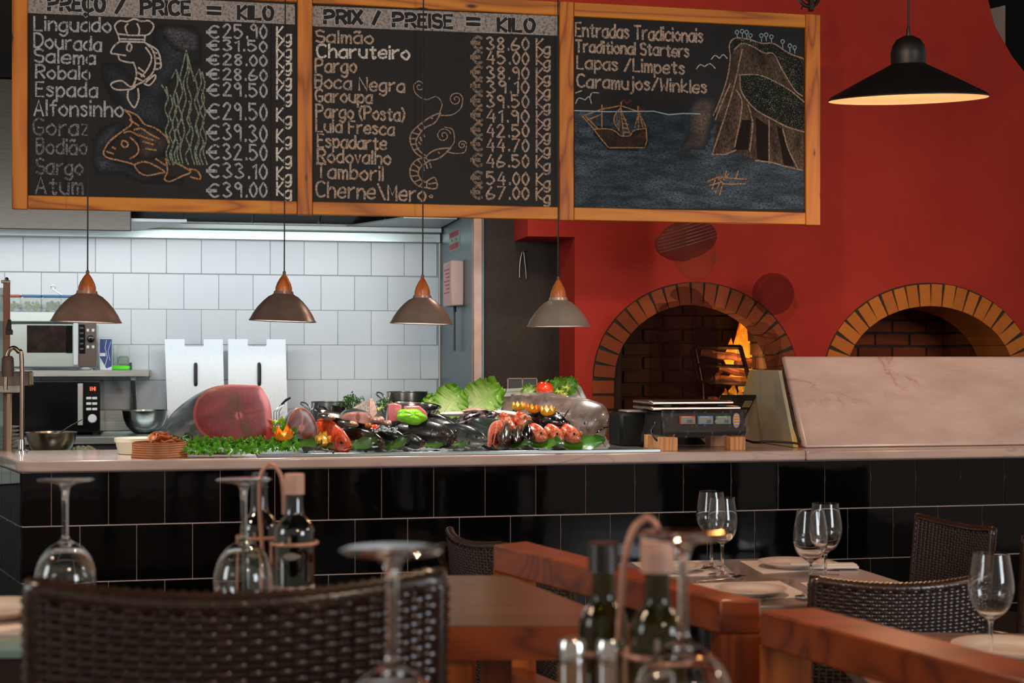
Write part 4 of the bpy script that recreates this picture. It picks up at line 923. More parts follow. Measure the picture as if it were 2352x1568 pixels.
# white chopped food beside
p_ = onY(197, 998, 1.15); m = MB()
for q in range(40): m.ball((random.gauss(0, .022), random.gauss(0, .015), .008 + random.random() * .026), random.uniform(.008, .013), 6, 4)
o = m.obj('chopped_onion', M('pale_chopped', 'c9d0bd', .6, var='a8b596', vscale=40)); o.location = (p_.x, 1.15, .8845); tag(o, 'small heap of pale chopped onion beside the steel bowl', 'chopped food', kind='stuff')
p_ = onY(152, 1003, 1.05); m = MB(); m.box(-.14, -.06, 0, .12, .06, .012, .003); o = m.obj('serving_board', M('pale_board', 'b5a795', .5)); o.location = (p_.x - .01, .78, .915); tag(o, 'thin pale board lying on the griddle grate under the bowl', 'board')
# leaning steel grill lids with notched tops
for px0, px1, pyt, tt, lab in ((378, 512, 776, 5, 'notched brushed steel guard leaning on the white tiles, left of two'), (524, 656, 776, -3, 'notched brushed steel guard leaning on the white tiles, right of two')):
    Y = 2.86; a_ = onY(px0, 960, Y); c_ = onY(px1, 960, Y); zt = onY((px0 + px1) / 2, pyt, Y).z; W2 = (c_.x - a_.x); cx = (a_.x + c_.x) / 2
    lid = thing('splash_guard', lab, 'steel guard', (cx, 2.80, BZ), 0, 'leaning steel guards'); H = zt - BZ
    pts = [(-W2 / 2 + .02 * (tt > 0), 0), (W2 / 2 + .01, 0), (W2 / 2, H), (W2 * .17, H), (W2 * .17, H - .035), (W2 * .15, H - .04), (-W2 * .14, H - .04), (-W2 * .16, H - .035), (-W2 * .16, H), (-W2 / 2, H)]
    Mx = RX(-9); m = MB(M=Mx); m.prism(pts, 0, .004); m.obj('plate', m_steelz, lid)
    m = MB(M=Mx); hx = (.01 if tt > 0 else .012) ; m.tube([(hx, 0, H - .14), (hx, -.025, H - .15), (hx, -.028, H - .19), (hx, -.025, H - .245), (hx, 0, H - .255)], .010, 8); m.obj('handle', M('black_handle', '14171a', .4), lid)
# fry basket handle
p_ = onY(640, 950, 2.4); fb = thing('fry_basket', 'wire fry basket with a dark handle raised behind the tuna', 'basket', (p_.x, 2.5, BZ))
m = MB()
for q in range(3): m.tube([(-.02 + q * .014, 0, .05), (-.02 + q * .014, 0, .12), (.025 + q * .006, 0, .165)], .0025, 6)
m.tube([(-.09, -.05, .05), (.09, -.05, .05), (.09, .08, .05), (-.09, .08, .05)], .003, 6, True); m.tube([(-.09, -.05, .004), (.09, -.05, .004), (.09, .08, .004), (-.09, .08, .004)], .003, 6, True)
for q in range(8): m.tube([(-.09 + q * .0257, -.05, .05), (-.09 + q * .0257, -.05, .004)], .0015, 4)
m.obj('basket_wires', m_chrome, fb); m = MB(); m.tube([(.02, 0, .16), (.045, 0, .182), (.068, 0, .195)], [.008, .012, .009], 8, flat=.6); m.obj('handle', M('black_handle', '14171a', .4), fb)
# pots
def pot(px, pxr, pyt, Y, hh, lab, mt, handle=-1):
    p_ = onY(px, pyt, Y); r_ = pxr / 3400 * (p_ - CAM).dot(FW); zb_ = p_.z - hh
    o = thing('cooking_pot', lab, 'pot', (p_.x, Y, BZ)); hh = p_.z - BZ; m = MB(); m.lathe([(0, 0), (r_ * .97, 0), (r_, .01), (r_, hh - .004), (r_ * 1.03, hh), (r_ * .99, hh), (r_ * .97, .012), (0, .012)], 36); m.obj('pot_body', mt, o)
    m = MB(); m.tube(catmull([(handle * r_, -.02, hh * .75), (handle * (r_ + .03), -.02, hh * .95), (handle * (r_ + .055), -.02, hh * .98), (handle * (r_ + .05), .01, hh * .9), (handle * r_, .02, hh * .72)], 4), .005, 6); m.obj('handle', m_chrome, o)
    m = MB(); m.tube(catmull([(-handle * r_, -.02, hh * .75), (-handle * (r_ + .03), -.02, hh * .8), (-handle * (r_ + .03), .02, hh * .8), (-handle * r_, .02, hh * .75)], 4), .004, 6); m.obj('handle', m_chrome, o)
pot(935, 47, 899, 2.7, .12, 'tall stainless cooking pot behind the green pepper', M('pot_steel', '84827c', .25, 1, var='a6a097', vscale=4))
pot(760, 45, 922, 2.6, .1, 'wide steel pot with a dark handle, left of the parsley', M('pot_steel_dull', '8a908e', .3, 1))
pot(778, 22, 931, 2.42, .1, 'small steel pot standing in front of the wide steel pot', M('pot_steel', '84827c', .25, 1))
# fire notice and wall box on the steel side panel
def sidebox(nm, lab, cat, px0, px1, py0, py1, dep, mt):
    a_ = onX(px0, (py0 + py1) / 2, XP); c_ = onX(px1, (py0 + py1) / 2, XP); zc_t = onX((px0 + px1) / 2, py0, XP).z; zc_b = onX((px0 + px1) / 2, py1, XP).z
    ym = (a_.y + c_.y) / 2; o = thing(nm, lab, cat, (XP, ym, (zc_t + zc_b) / 2)); hw = abs(a_.y - c_.y) / 2; hh = (zc_t - zc_b) / 2
    m = MB(); m.box(-dep, -hw, -hh, 0, hw, hh, .002 if dep < .01 else .006); m.obj('body', mt, o); return o, hw, hh
o, hw, hh = sidebox('safety_notice', 'small red and green fire safety notice on the steel side panel', 'sign', 1033, 1056, 529, 574, .003, M('notice_white', 'a8aaa2', .6))
for (u0, u1, v0, v1, cc) in ((-.9, .9, .35, .9, 'a8424c'), (-.9, .9, -.25, .28, '9db09e'), (-.9, .9, -.9, -.32, 'a8424c')):
    m = MB(); m.box(-.0042, u0 * hw, v0 * hh, -.003, u1 * hw, v1 * hh); m.obj('printed_field', M('notice_' + cc, cc, .6), o)
for u0 in (-.45, .35):
    m = MB(); m.tube([(-.0046, u0 * hw - .01, -.1 * hh), (-.0046, u0 * hw, .1 * hh), (-.0046, u0 * hw + .01, .05 * hh)], .003, 5); m.obj('pictogram', M('notice_green', '2c5a3c', .6), o)
p0 = onX(1020, 650, XP); p1 = onX(1056, 650, XP); zt = onX(1038, 598, XP - .06).z; zb_ = onX(1038, 702, XP - .06).z
yA, yB = onX(1036, 650, XP - .07).y, onX(1018, 650, XP - .07).y
o = thing('fire_blanket_box', 'cream wall box with red lettering on the steel side panel, black strap below', 'wall box', (XP, (yA + yB) / 2, (zt + zb_) / 2)); hw = abs(yB - yA) / 2; hh = (zt - zb_) / 2
m = MB(); m.box(-.07, -hw, -hh, 0, hw, hh, .006); m.obj('body', M('cream_box', 'c9a89c', .5), o)
m = MB(); m.box(-.0712, -hw * .85, -hh * .9, -.07, hw * .85, hh * .85); m.obj('notice_plate', M('notice_pink', 'c79a9c', .6), o)
for q in range(7): 
    m = MB(); m.box(-.0718, -hw * .7, hh * (.6 - q * .17), -.0712, hw * (.7 - .25 * (q % 3)), hh * (.65 - q * .17)); m.obj('red_print', M('print_red', 'a8323c', .6), o)
m = MB(); m.tube([(-.03, -.01, -hh), (-.03, -.012, -hh - .03)], .009, 6); m.prism([(-.018, -hh - .03), (.002, -hh - .03), (.014, -hh - .24), (-.03, -hh - .24)], -.034, -.028, 'x'); m.obj('strap', m_cord, o)
# tongs hanging on the brown wall, socket
p_ = onY(1200, 578, 2.02); tg = thing('hanging_tongs', 'thin metal tongs hanging from a nail on the dark brown rough wall', 'tongs', (p_.x, 2.012, p_.z))
m = MB(); m.tube(catmull([(-.005, -.006, -.003), (-.016, -.006, -.06), (-.018, -.006, -.135)], 5), .003, 6); m.tube(catmull([(.004, -.006, -.003), (.012, -.006, -.07), (.018, -.006, -.14)], 5), .003, 6); m.tube([(-.005, -.006, -.003), (0, -.006, .004), (.004, -.006, -.003)], .003, 6); m.obj('arms', M('tong_steel', '8b8072', .4, .9), tg)
m = MB(); m.tube([(.004, .008, .002), (.006, -.02, .006)], .003, 6); m.obj('nail', M('tong_steel', '8b8072', .4, .9), tg)
a_, c_ = onY(1164, 905, 2.02), onY(1234, 870, 2.02); so = thing('wall_socket', 'double electrical socket in a pinkish frame low on the dark brown wall', 'socket', ((a_.x + c_.x) / 2, 2.02, (a_.z + c_.z) / 2))
hw = (c_.x - a_.x) / 2; hh = .045; m = MB()
m.box(-hw, -.012, hh - .008, hw, .0, hh, .002); m.box(-hw, -.012, -hh, hw, 0, -hh + .008, .002)
for xx in (-hw, -.004, hw - .008): m.box(xx, -.012, -hh, xx + .008, 0, hh, .002)
m.obj('frame', M('socket_frame', 'a58f88', .5), so); m = MB(); m.box(-hw + .01, -.006, -hh + .01, hw - .01, 0, hh - .01); m.obj('socket_plate', M('socket_dark', '25252a', .4), so)
# ================================================================== left end of the counter
zc = .94
p_ = onY(50, 1030, .5); fc = thing('pull_down_tap', 'tall curved chrome kitchen tap at the left end of the counter', 'tap', (p_.x, .5, zc))
m = MB(); m.lathe([(.026, 0), (.026, .008), (.014, .012), (.012, .05)], 20, True); m.obj('base', m_chrome, fc)
sc_ = 3400 / ((p_ - CAM).dot(FW)); H = (1030 - 790) / sc_
pt_ = [(0, 0, .01), (0, 0, H - .05), (-.012, 0, H - .015), (-.03, 0, H), (-.05, 0, H - .015), (-.058, 0, H - .06), (-.06, 0, .02 + H * .55)]
m = MB(); m.tube(catmull(pt_, 6), .0085, 12); m.obj('spout', M('tap_steel', 'a08c7c', .22, 1), fc)
q_ = onY(18, 835, .5); m = MB(); m.lathe([(.022, -.05), (.024, -.02), (.022, .02), (.016, .03)], 16, True, True, c=(q_.x - p_.x, 0, q_.z - zc)); m.obj('spray_head', M('spray_head', '5d4a40', .4, .5, bump=.8, bscale=200), fc)
q_ = onY(40, 760, .9); m = MB(); m.box(-.01, -.01, -.02, .016, .01, .0, .002); m.tube([(.0, 0, 0), (.004, 0, .04)], [.012, .006], 8); o = m.obj('valve_lever', m_blkm, fc); o.location = (q_.x - p_.x, .1, q_.z - zc)
# tray unit at far left (pale trays, steel strip)
tr = thing('tray_rack', 'stainless rack with trays at the far left end of the counter', 'rack', onY(20, 1030, .62)); tr.location.z = zc; b = tr.location.copy()
for (px0, px1, py0, py1, y0, y1, mt) in ((-20, 72, 853, 886, .60, .68, M('rack_steel', '7a6c64', .4, .7)), (-20, 48, 884, 902, .60, .68, M('rack_pale', 'a9a8a0', .35, .5)), (14, 26, 902, 1032, .62, .64, M('rack_post', 'b09a80', .3, .9)), (66, 74, 852, 884, .59, .61, M('rack_post', 'b09a80', .3, .9))):
    a_ = onY(px0, py1, y0); c_ = onY(px1, py0, y0); z0 = a_.z if px1 > 40 else 0; m = MB(base=b); m.box(a_.x, y0, z0, c_.x, y1, c_.z, .003); m.obj('bar' if px1 > 40 else 'post', mt, tr)
for k in range(9):
    a_ = onY(48, 1000, .83); z0 = .8845 + k * .016
    o = thing('stacked_plate', 'pale plate, %s at the left end of the counter' % ['lowest of the stack', 'second from the bottom', 'third from the bottom', 'fourth from the bottom', 'fifth and middle one of the stack', 'fourth from the top', 'third from the top', 'second from the top', 'topmost of the stack'][k], 'plate', (a_.x - .128, .83, z0), 0, 'stack of plates')
    m = MB(); m.lathe([(0, 0), (.08, 0), (.105, .005), (.122, .012), (.123, .0145), (.12, .0145), (.1, .008), (.075, .003), (0, .003)], 32); m.obj('plate_body', M('stoneware', 'a3948a', .4), o)
a_ = onY(15, 1030, .75); zt = onY(15, 645, .75).z; gs = thing('counter_glass_screen', 'upright bronze edged glass screen at the far left of the counter', 'screen', (a_.x, .70, .885))
x0 = onY(8, 800, .7).x - a_.x; x1 = onY(23, 800, .7).x - a_.x
m = MB(); m.box(x0, -.01, .0, x1, .01, zt - .885 - .01, .002); m.obj('post', M('bronze_post', '7a5547', .4, .6), gs)
m = MB(); m.box(x0 - .5, -.003, .02, x0, .003, zt - .885 - .03); m.obj('glass_pane', M('green_glass_pane', '8aa59a', .1, alpha=.5), gs)
m = MB(); m.box(x0 - .008, -.014, zt - .885 - .012, x1 + .002, .014, zt - .885, .002); m.lathe([(.006, zt - .885), (.008, zt - .885 + .006), (.004, zt - .885 + .012)], 8, c=((x0 + x1) / 2, 0, 0)); m.obj('clip', m_chrome, gs)
# ================================================================== FISH DISPLAY ON THE COUNTER
def fishmat(name, back, mid, belly, rough=.22, speck=None, ss=60, coat=.6, bump=.25, bs=220):
    t = NT(name); g = t.coord(kind='Generated'); sp = t.n('SeparateXYZ'); t.l(g, sp.inputs[0]); co = t.coord(); n1 = t.noise(co, 14, 4, .6)
    h = t.math('ADD', sp.outputs[2], t.math('MULTIPLY', t.math('SUBTRACT', n1, .5), .45))
    c = t.ramp(h, [(.12, belly), (.42, mid), (.75, back)])
    if speck: c = t.mix(t.ramp(t.noise(co, ss, 3, .7), [(.44, (0, 0, 0)), (.60, (.85, .85, .85))]), c, speck)
    t.bump(t.noise(co, bs, 2), bump, .002); t.set(col=c, rough=rough, coat=coat, coatr=.08, spec=.5); return t.mat
FM = {'dark': fishmat('dark_fish_skin', '120e0c', '1e1712', '3a2c24', .3, coat=.35), 'grey': fishmat('grey_fish_skin', '121414', '2e2f2c', '8d857d', .3, speck='1c1c18', coat=.35),
      'silver': fishmat('silver_fish_skin', '14181a', '5d5d5a', 'b8a69c', .3, coat=.4), 'red': fishmat('red_fish_skin', 'b02c12', 'c8381e', 'b9502f', .3, speck='d0602a', ss=90, coat=.4),
      'orange': fishmat('orange_fish_skin', 'a8341a', 'd04a20', 'd88a60', speck='e6b08c', ss=50), 'scorpion': fishmat('scorpionfish_skin', 'b23a24', 'c64a30', 'd08a70', speck='e09a78', ss=70),
      'maroon': fishmat('maroon_fish_skin', '1a120a', '34140c', '6a2016', .3), 'black': fishmat('black_fish_skin', '0b0b0d', '15141a', '2f2a30', .12, coat=1), 'blackpink': fishmat('black_fish_pale_skin', '08080a', '15131a', '6b5660', .12, speck='6d5a5e', ss=40, coat=1),
      'green': fishmat('trout_skin', '1e2b26', '3a4f46', '7a8278', .3, speck='10140f', ss=130, coat=.3), 'grouper': fishmat('grouper_skin', '5a4c45', '94827a', 'b5a59c', .32, speck='3c302b', ss=26, bump=.12, coat=.3),
      'olive': fishmat('olive_fish_skin', '1c1a12', '3c3018', '5a4a3a')}
m_eye = M('fish_eye_dark', '0a0a0c', .05, coat=1.0); m_mouthin = M('fish_mouth_inside', '6a3020', .4, coat=.3); m_lip = M('pale_lip', 'a08478', .3, coat=.4)
m_iris = {'gold': M('gold_iris', 'b8862c', .15, coat=.5), 'silver': M('silver_iris', '8d8f88', .15, coat=.5), 'dark': M('dark_iris', '2a2622', .15)}
def interp(tab, x):
    for (a, fa), (b, fb) in zip(tab, tab[1:]):
        if x <= b: t_ = (x - a) / (b - a) if b > a else 0; t_ = t_ * t_ * (3 - 2 * t_) * .5 + t_ * .5; return fa + (fb - fa) * t_
    return tab[-1][1]
HP = [(0, .13), (.05, .11), (.16, .22), (.35, .66), (.55, .95), (.70, 1.0), (.82, .88), (.92, .60), (.975, .34), (1, .12)]
WP = [(0, .08), (.05, .10), (.2, .3), (.45, .8), (.65, 1.0), (.8, .98), (.92, .7), (.98, .4), (1, .15)]
def fish(label, nose, tail, H, Wd, skin, roll=0, iris='silver', gape=0, bend=0, fins=True, tailfin=True, eye=1.0, name='whole_fish', droop=0, group='fish laid out on the counter display', cut=0, minz=None, eyez=.22, dorsal=.16):
    A_, B_ = onY(*nose), onY(*tail); X_ = (A_ - B_); L = X_.length; X_.normalize()
    Yv = Vector((0, 0, 1)).cross(X_).normalized(); Zv = X_.cross(Yv)
    Rm = Matrix((X_, Yv, Zv)).transposed().to_4x4() @ Matrix.Rotation(R(roll), 4, 'X')
    o = thing(name, label, 'fish', B_, 0, group); o.rotation_euler = Rm.to_euler()
    c0 = lambda s: (0, bend * L * (s - .5) ** 2 * 4 - bend * L, -droop * L * (s - .5) ** 2 * 4 + 0)
    m = MB(); ns, nr = 30, 22
    def body(u, v):
        a = 2 * math.pi * v; s = cut + (1 - cut) * u; h = interp(HP, s) * H / 2; w_ = interp(WP, s) * Wd / 2; c = c0(s)
        zz = math.sin(a); yy = math.cos(a); zz = zz * (1 + .12 * abs(zz)); 
        return (s * L + c[0], c[1] + w_ * yy * (1 - .25 * max(zz, 0) ** 2), c[2] + h * zz)
    m.grid(body, ns, nr, cv=True)
    m.f.append(tuple(range(nr))[::-1]); m.m.append(0); m.f.append(tuple((ns - 1) * nr + k for k in range(nr))); m.m.append(0)
    m.obj('body', skin, o, ang=60)
    for sg in (-1, 1):
        s = .875; w_ = interp(WP, s) * Wd / 2; c = c0(s); hx = H * eyez * .55
        m = MB(); r_ = .045 * H * eye * 1.9
        m.ball((s * L, c[1] + sg * w_ * .90, c[2] + hx), (r_, r_ * .22, r_), 14, 8); e = m.obj('eye', m_iris[iris], o)
        m = MB(); m.ball((s * L, c[1] + sg * (w_ * .90 + r_ * .10), c[2] + hx), (r_ * .66, r_ * .21, r_ * .66), 12, 8); m.obj('pupil', m_eye, e)
        s = .76; P = [(L * (s + .035 * math.cos(q)), c0(s)[1] + sg * (interp(WP, s) * Wd / 2) * (math.cos(q * .78) * .97 + .03), c0(s)[2] + H * .40 * interp(HP, s) * math.sin(q)) for q in [(-1.2 + 2.2 * k / 10) for k in range(11)]]
        P = [(L * (s - .03 * math.cos(1.1 * q)), p[1], p[2]) for q, p in zip([(-1.2 + 2.2 * k / 10) for k in range(11)], P)]
        m = MB(); m.tube(P, [.001 + .010 * H * math.sin(math.pi * (k + .5) / 11) for k in range(11)], 6); m.obj('gill_edge', skin, o)
        if fins:
            m = MB(); b_ = (.70 * L, c0(.7)[1] + sg * Wd / 2 * .97, c0(.7)[2] - H * .12); n = 7; vs = [b_]
            for k in range(n): q = R(160 + 50 * (k / (n - 1))); rr_ = H * (.42 - .1 * abs(k - 3) / 3); vs.append((b_[0] + rr_ * math.cos(q), b_[1] + sg * (.15 * H + .01 * (k % 2)), b_[2] + rr_ * math.sin(q) * 1.0))
            m.add(vs, [(0, k, k + 1) for k in range(1, n)]); f_ = m.obj('pectoral_fin', skin, o); sd = f_.modifiers.new('s', 'SOLIDIFY'); sd.thickness = .0015
    if fins:
        m = MB(); n = 16; top = []; bot = []
        for k in range(n):
            s = .28 + .42 * k / (n - 1); h = interp(HP, s) * H / 2 * 1.1; bot.append((s * L, c0(s)[1], c0(s)[2] + h * .92)); e_ = H * dorsal * math.sin(math.pi * (k + .8) / (n + .6)) * (1 if k % 2 else .72); top.append((s * L - .02 * L, c0(s)[1], c0(s)[2] + h + e_))
        m.add(bot + top, [(k, k + 1, n + k + 1, n + k) for k in range(n - 1)]); f_ = m.obj('dorsal_fin', skin, o); sd = f_.modifiers.new('s', 'SOLIDIFY'); sd.thickness = .002
    if tailfin and cut == 0:
        m = MB(); n = 9; vs = [(.03 * L, c0(0)[1], c0(0)[2])]
        for k in range(n): q = R(135 + 90 * k / (n - 1)); rr_ = H * (.55 + .12 * abs(k - 4) / 4); vs.append((.03 * L + rr_ * math.cos(q), c0(0)[1] + .004 * (k % 2), c0(0)[2] + rr_ * math.sin(q)))
        m.add(vs, [(0, k, k + 1) for k in range(1, n)]); f_ = m.obj('tail_fin', skin, o); sd = f_.modifiers.new('s', 'SOLIDIFY'); sd.thickness = .002
    # mouth
    s = .985; c = c0(s)
    m = MB()
    if gape:
        m.ball((L * .965, c[1], c[2] - H * .05), (H * .07, Wd * .24, H * gape * .46), 14, 8); m.obj('mouth', m_mouthin, o)
        P = [(L * .965 + H * .12 * math.cos(q), c[1] + Wd * .30 * math.sin(q) * 1.0, c[2] - H * .05 + H * gape * .55 * math.cos(q * 1)) for q in [2 * math.pi * k / 16 for k in range(16)]]
        m = MB(); m.tube(P, H * .035, 6, True); m.obj('lips', skin, o)
    else:
        def sp_(k, dz, f): s = .997 - (.075 if H < .2 else .038) * (abs(k) / 6) ** 1.2; a = -.15 - .5 * abs(k) / 6 * .5; return (L * s + (.004 if k == 0 else 0), c0(s)[1] + (1 if k > 0 else -1 if k < 0 else 0) * interp(WP, s) * Wd / 2 * math.cos(a) * f, c0(s)[2] + interp(HP, s) * H / 2 * math.sin(a) + dz)
        m = MB(); m.tube([sp_(k, 0, 1.0) for k in range(-6, 7)], H * .014, 6); m.obj('mouth', m_eye, o)
        m = MB(); m.tube([sp_(k, -H * (.026 if H < .2 else .018), .98) for k in range(-6, 7)], H * (.022 if H < .2 else .014), 8); m.obj('lips', skin, o)
    return o
# tray and ice
X0, X1 = onY(592, 1040, .0).x, onY(1515, 1040, .0).x
tray = thing('display_tray', 'long shallow stainless tray on the counter under the fish', 'tray', ((X0 + X1) / 2, .3, zc)); b = tray.location.copy()
m = MB(base=b); m.box(X0, -.012, zc, X1, .60, zc + .006, .002); m.obj('tray_base', m_steelx, tray)
m = MB(base=b); m.box(X0, -.016, zc + .0, X1, -.008, zc + .014, .002); m.obj('front_lip', m_steelx, tray)
rngi = random.Random(3)
def icez(x, y): 
    u = min(max((y - .12) / .3, 0), 1); return zc + .0085 + .07 * u * u * (3 - 2 * u)
m = MB(); XI0, XI1 = onY(690, 1000, .3).x, onY(1330, 1000, .3).x
m.grid(lambda u, v: (XI0 + (XI1 - XI0) * u, .13 + .44 * v, icez(0, .13 + .44 * v) * 1 + (rngi.random() - .5) * .008 - (.0 * (abs(u - .5) * 2) ** 8) * (v > .1)), 90, 36)
nb = len(m.v)
m.add([(XI0, .13, zc + .007), (XI1, .13, zc + .007), (XI1, .57, zc + .007), (XI0, .57, zc + .007)], [(0, 1, 2, 3)])
ice = m.obj('crushed_ice', M('crushed_ice', '7d8688', .15, spec=.6, coat=.3, bump=.8, bscale=180, bd=.006), ang=20)
tag(ice, 'sloping bed of crushed ice under the fish on the counter', 'ice', kind='stuff')
# white polystyrene slope under the grouper
c4 = [onY(1135, 1016, .24), onY(1396, 1014, .16), onY(1330, 896, .62), onY(1150, 905, .62)]
wt = thing('white_fish_tray', 'white foam tray sloping up behind and under the big grouper', 'tray', c4[0]); b = c4[0].copy(); m_foam = M('white_foam', 'c3c8c4', .7)
c4[0].z = c4[1].z = zc + .004; 
m = MB(base=b); up = Vector((0, 0, .006)); m.add([tuple(q) for q in c4] + [tuple(q + up) for q in c4], [(3, 2, 1, 0), (4, 5, 6, 7), (0, 1, 5, 4), (1, 2, 6, 5), (2, 3, 7, 6), (3, 0, 4, 7)]); m.obj('tray_base', m_foam, wt)
for a_, c_ in ((c4[1], c4[2]), (c4[2], c4[3]), (c4[3], c4[0])):
    m = MB(base=b); m.tube([a_ + up * 2.0, c_ + up * 2.0], .010, 4); m.obj('rim', m_foam, wt)
# ---- cut tuna
def flesh(name, rough=.22, bs=140):
    t = NT(name); a_ = t.n('VertexColor', layer_name='Col'); co = t.coord(); f = t.noise(co, 60, 4, .6, .8)
    c = t.mix(t.ramp(f, [(.35, (.0, .0, .0)), (.75, (.25, .25, .25))]), a_.outputs[0], 'e0a08c')
    wv = t.n('TexWave'); t.l(co, wv.inputs['Vector']); wv.inputs['Scale'].default_value = 22; wv.inputs['Distortion'].default_value = 9; wv.inputs['Detail'].default_value = 3; wv.inputs['Detail Scale'].default_value = 1.2
    c = t.mix(t.ramp(wv.outputs['Fac'], [(.0, (.42, .42, .42)), (.22, (0, 0, 0))]), c, '3a0c10')
    t.bump(t.noise(co, bs * 2.6, 2), .13, .0015); t.set(col=c, rough=.3, coat=.35, coatr=.15, sss=0.0); return t.mat
m_flesh = flesh('wet_flesh', bs=90)
def mixc(a, b, t_): return tuple(a[i] + (b[i] - a[i]) * t_ for i in range(3))
def cutfish(name, label, cat, outline, Y, yaw, colfn, skin, tailp, taper=.7, nr=26, thick=None, rimcol=None, group=None):
    P = [onY(*q, Y) for q in outline]; P = catmull(P, 4, True); c = sum(P, Vector()) / len(P)
    P = [c + Matrix.Rotation(R(yaw), 3, 'Z') @ (p - c) for p in P]
    base = Vector((c.x, c.y, min(p.z for p in P))); o = thing(name, label, cat, base, 0, group); n = len(P); m = MB(base=base)
    nrm = Matrix.Rotation(R(yaw), 3, 'Z') @ Vector((0, -1, 0)); vs = [c + nrm * .004]; rr_ = [(0, 0)]
    Q0 = catmull([Vector((q[0], q[1], 0)) for q in outline], 4, True); cp = sum(Q0, Vector()) / len(Q0); cols = [colfn(cp.x, cp.y, 0)]
    for r_ in range(1, nr + 1):
        t_ = r_ / nr
        for p, q in zip(P, Q0):
            pp = cp.lerp(q, t_); vs.append(c.lerp(p, t_) + nrm * (.004 * (1 - t_ ** 6))); cols.append(colfn(pp.x, pp.y, t_))
    fs = [(0, 1 + i, 1 + (i + 1) % n) for i in range(n)]
    for r_ in range(nr - 1):
        for i in range(n): a_, b_ = 1 + r_ * n + i, 1 + r_ * n + (i + 1) % n; fs.append((a_, a_ + n, b_ + n, b_))
    m.add([tuple(v) for v in vs], fs, flip=True); it = iter(cols)
    if (P[1] - P[0]).cross(P[2] - P[1]).dot(nrm) > 0: m.f = [f[::-1] for f in m.f]
    m.obj('cut_face', m_flesh, o, col=lambda q: lin(next(it)), ang=80)
    m = MB(base=base); K = 14; tp_ = onY(*tailp)
    for k in range(K + 1):
        t_ = k / K; s = max((1 - t_ ** 1.6) ** taper, .02)
        cc_ = c.lerp(tp_, t_); 
        for p in P: m.v.append(m.T @ (cc_ + (p - c) * s * (1.012 if k else 1)))
    for k in range(K):
        for i in range(n): j = (i + 1) % n; m.f.append((k * n + i, (k + 1) * n + i, (k + 1) * n + j, k * n + j)); m.m.append(0)
    m.f.append(tuple(range(K * n, K * n + n))); m.m.append(0)
    m.obj('skin', skin, o, ang=60); return o
def tunacol(x, y, t_):
    c = mixc((.50, .17, .19), (.38, .10, .13), .5 + .5 * math.sin(x * .05 + y * .09) * math.sin(y * .045))
    for (cx_, cy_, rx, ry, an) in ((536, 934, 17, 36, .12), (568, 988, 14, 32, -.25)):
        dx, dy = x - cx_, y - cy_; u = (dx * math.cos(an) + dy * math.sin(an)) / rx; v = (-dx * math.sin(an) + dy * math.cos(an)) / ry; d = math.hypot(u, v)
        if d < 1.35: c = mixc((.34, .17, .08), c, min(max((d - .6) / .75, 0), 1))
    d = math.hypot(x - 548, y - 954)
    if d < 11: c = mixc((.72, .38, .32), c, max(d - 5, 0) / 6)
    if d < 3: c = (.42, .2, .2)
    ln = abs(y - (966 - (x - 445) * .12 + 5 * math.sin(x * .05)))
    if ln < 3 and (x < 540 or x > 558): c = mixc((.36, .08, .1), c, ln / 3)
    l2 = abs((x - 548) - (y - 954) * (.3 if y > 954 else .08))
    if l2 < 2.5: c = mixc((.30, .08, .08), c, l2 / 2.5)
    if x > 596 and t_ > .8: c = mixc(c, (.78, .22, .2), .7)
    elif t_ > .95: c = mixc(c, (.66, .36, .33), .7)
    return c
cutfish('tuna_loin', 'large half tuna with a broad dark red cut face, on curly lettuce', 'tuna',
    [(443, 950), (453, 915), (482, 891), (522, 883), (570, 884), (597, 887), (613, 908), (622, 930), (626, 962), (631, 1000), (622, 1016), (590, 1022), (545, 1026), (508, 1021), (475, 1004), (452, 982)], .20, 6, tunacol,
    fishmat('tuna_skin', '1c2426', '3a4448', '6b7372', .3, bump=.1, coat=.3), (392, 1003, .78), .62)
def steakcol(x, y, t_):
    c = mixc((.50, .26, .24), (.38, .17, .16), .5 + .5 * math.sin((x + y) * .25)); l2 = abs((x - 692) - (y - 965) * .05 - 3 * math.sin(y * .1))
    if l2 < 3.0: c = mixc((.72, .52, .47), c, l2 / 3.0)
    if t_ > .93: c = (.66, .52, .47)
    if math.hypot(x - 692, y - 982) < 8: c = (.66, .42, .38)
    return c
cutfish('fish_steak', 'upright dark red fish steak between the orange flower and the red fish', 'fish steak', [(660, 962), (672, 942), (690, 934), (708, 942), (723, 962), (732, 990), (728, 1015), (712, 1022), (698, 1018), (690, 1000), (682, 996), (668, 1002), (657, 985)], .16, 8, steakcol, FM['silver'], (668, 982, .30), .35)
def salmoncol(x, y, t_):
    c = mixc((.84, .33, .22), (.90, .50, .38), .5 + .5 * math.sin(t_ * 30 + x * .1))
    if math.hypot((x - 1137) / 10, (y - 1008) / 14) < 1: c = (.42, .16, .16)
    if abs((x - 1138) - (y - 990) * -.25) < 1.4: c = (.92, .68, .6)
    if t_ > .94: c = (.82, .62, .56)
    return c
cutfish('salmon_piece', 'speckled green-skinned fish with a bright orange salmon cut face, centre right of the display', 'salmon', [(1117, 1012), (1118, 992), (1126, 974), (1140, 966), (1153, 966), (1159, 980), (1158, 1000), (1150, 1022), (1138, 1028), (1130, 1020), (1124, 1026), (1117, 1024)], .14, 22, salmoncol, FM['green'], (1060, 975, .42), .5)
def pinkcol(x, y, t_):
    c = mixc((.70, .52, .47), (.60, .40, .36), .5 + .5 * math.sin(x * .12)); 
    if abs(x - 822) < 2 + 4 * (1 - abs(y - 958) / 14): c = (.52, .28, .25)
    if t_ > .92: c = (.45, .36, .33)
    return c
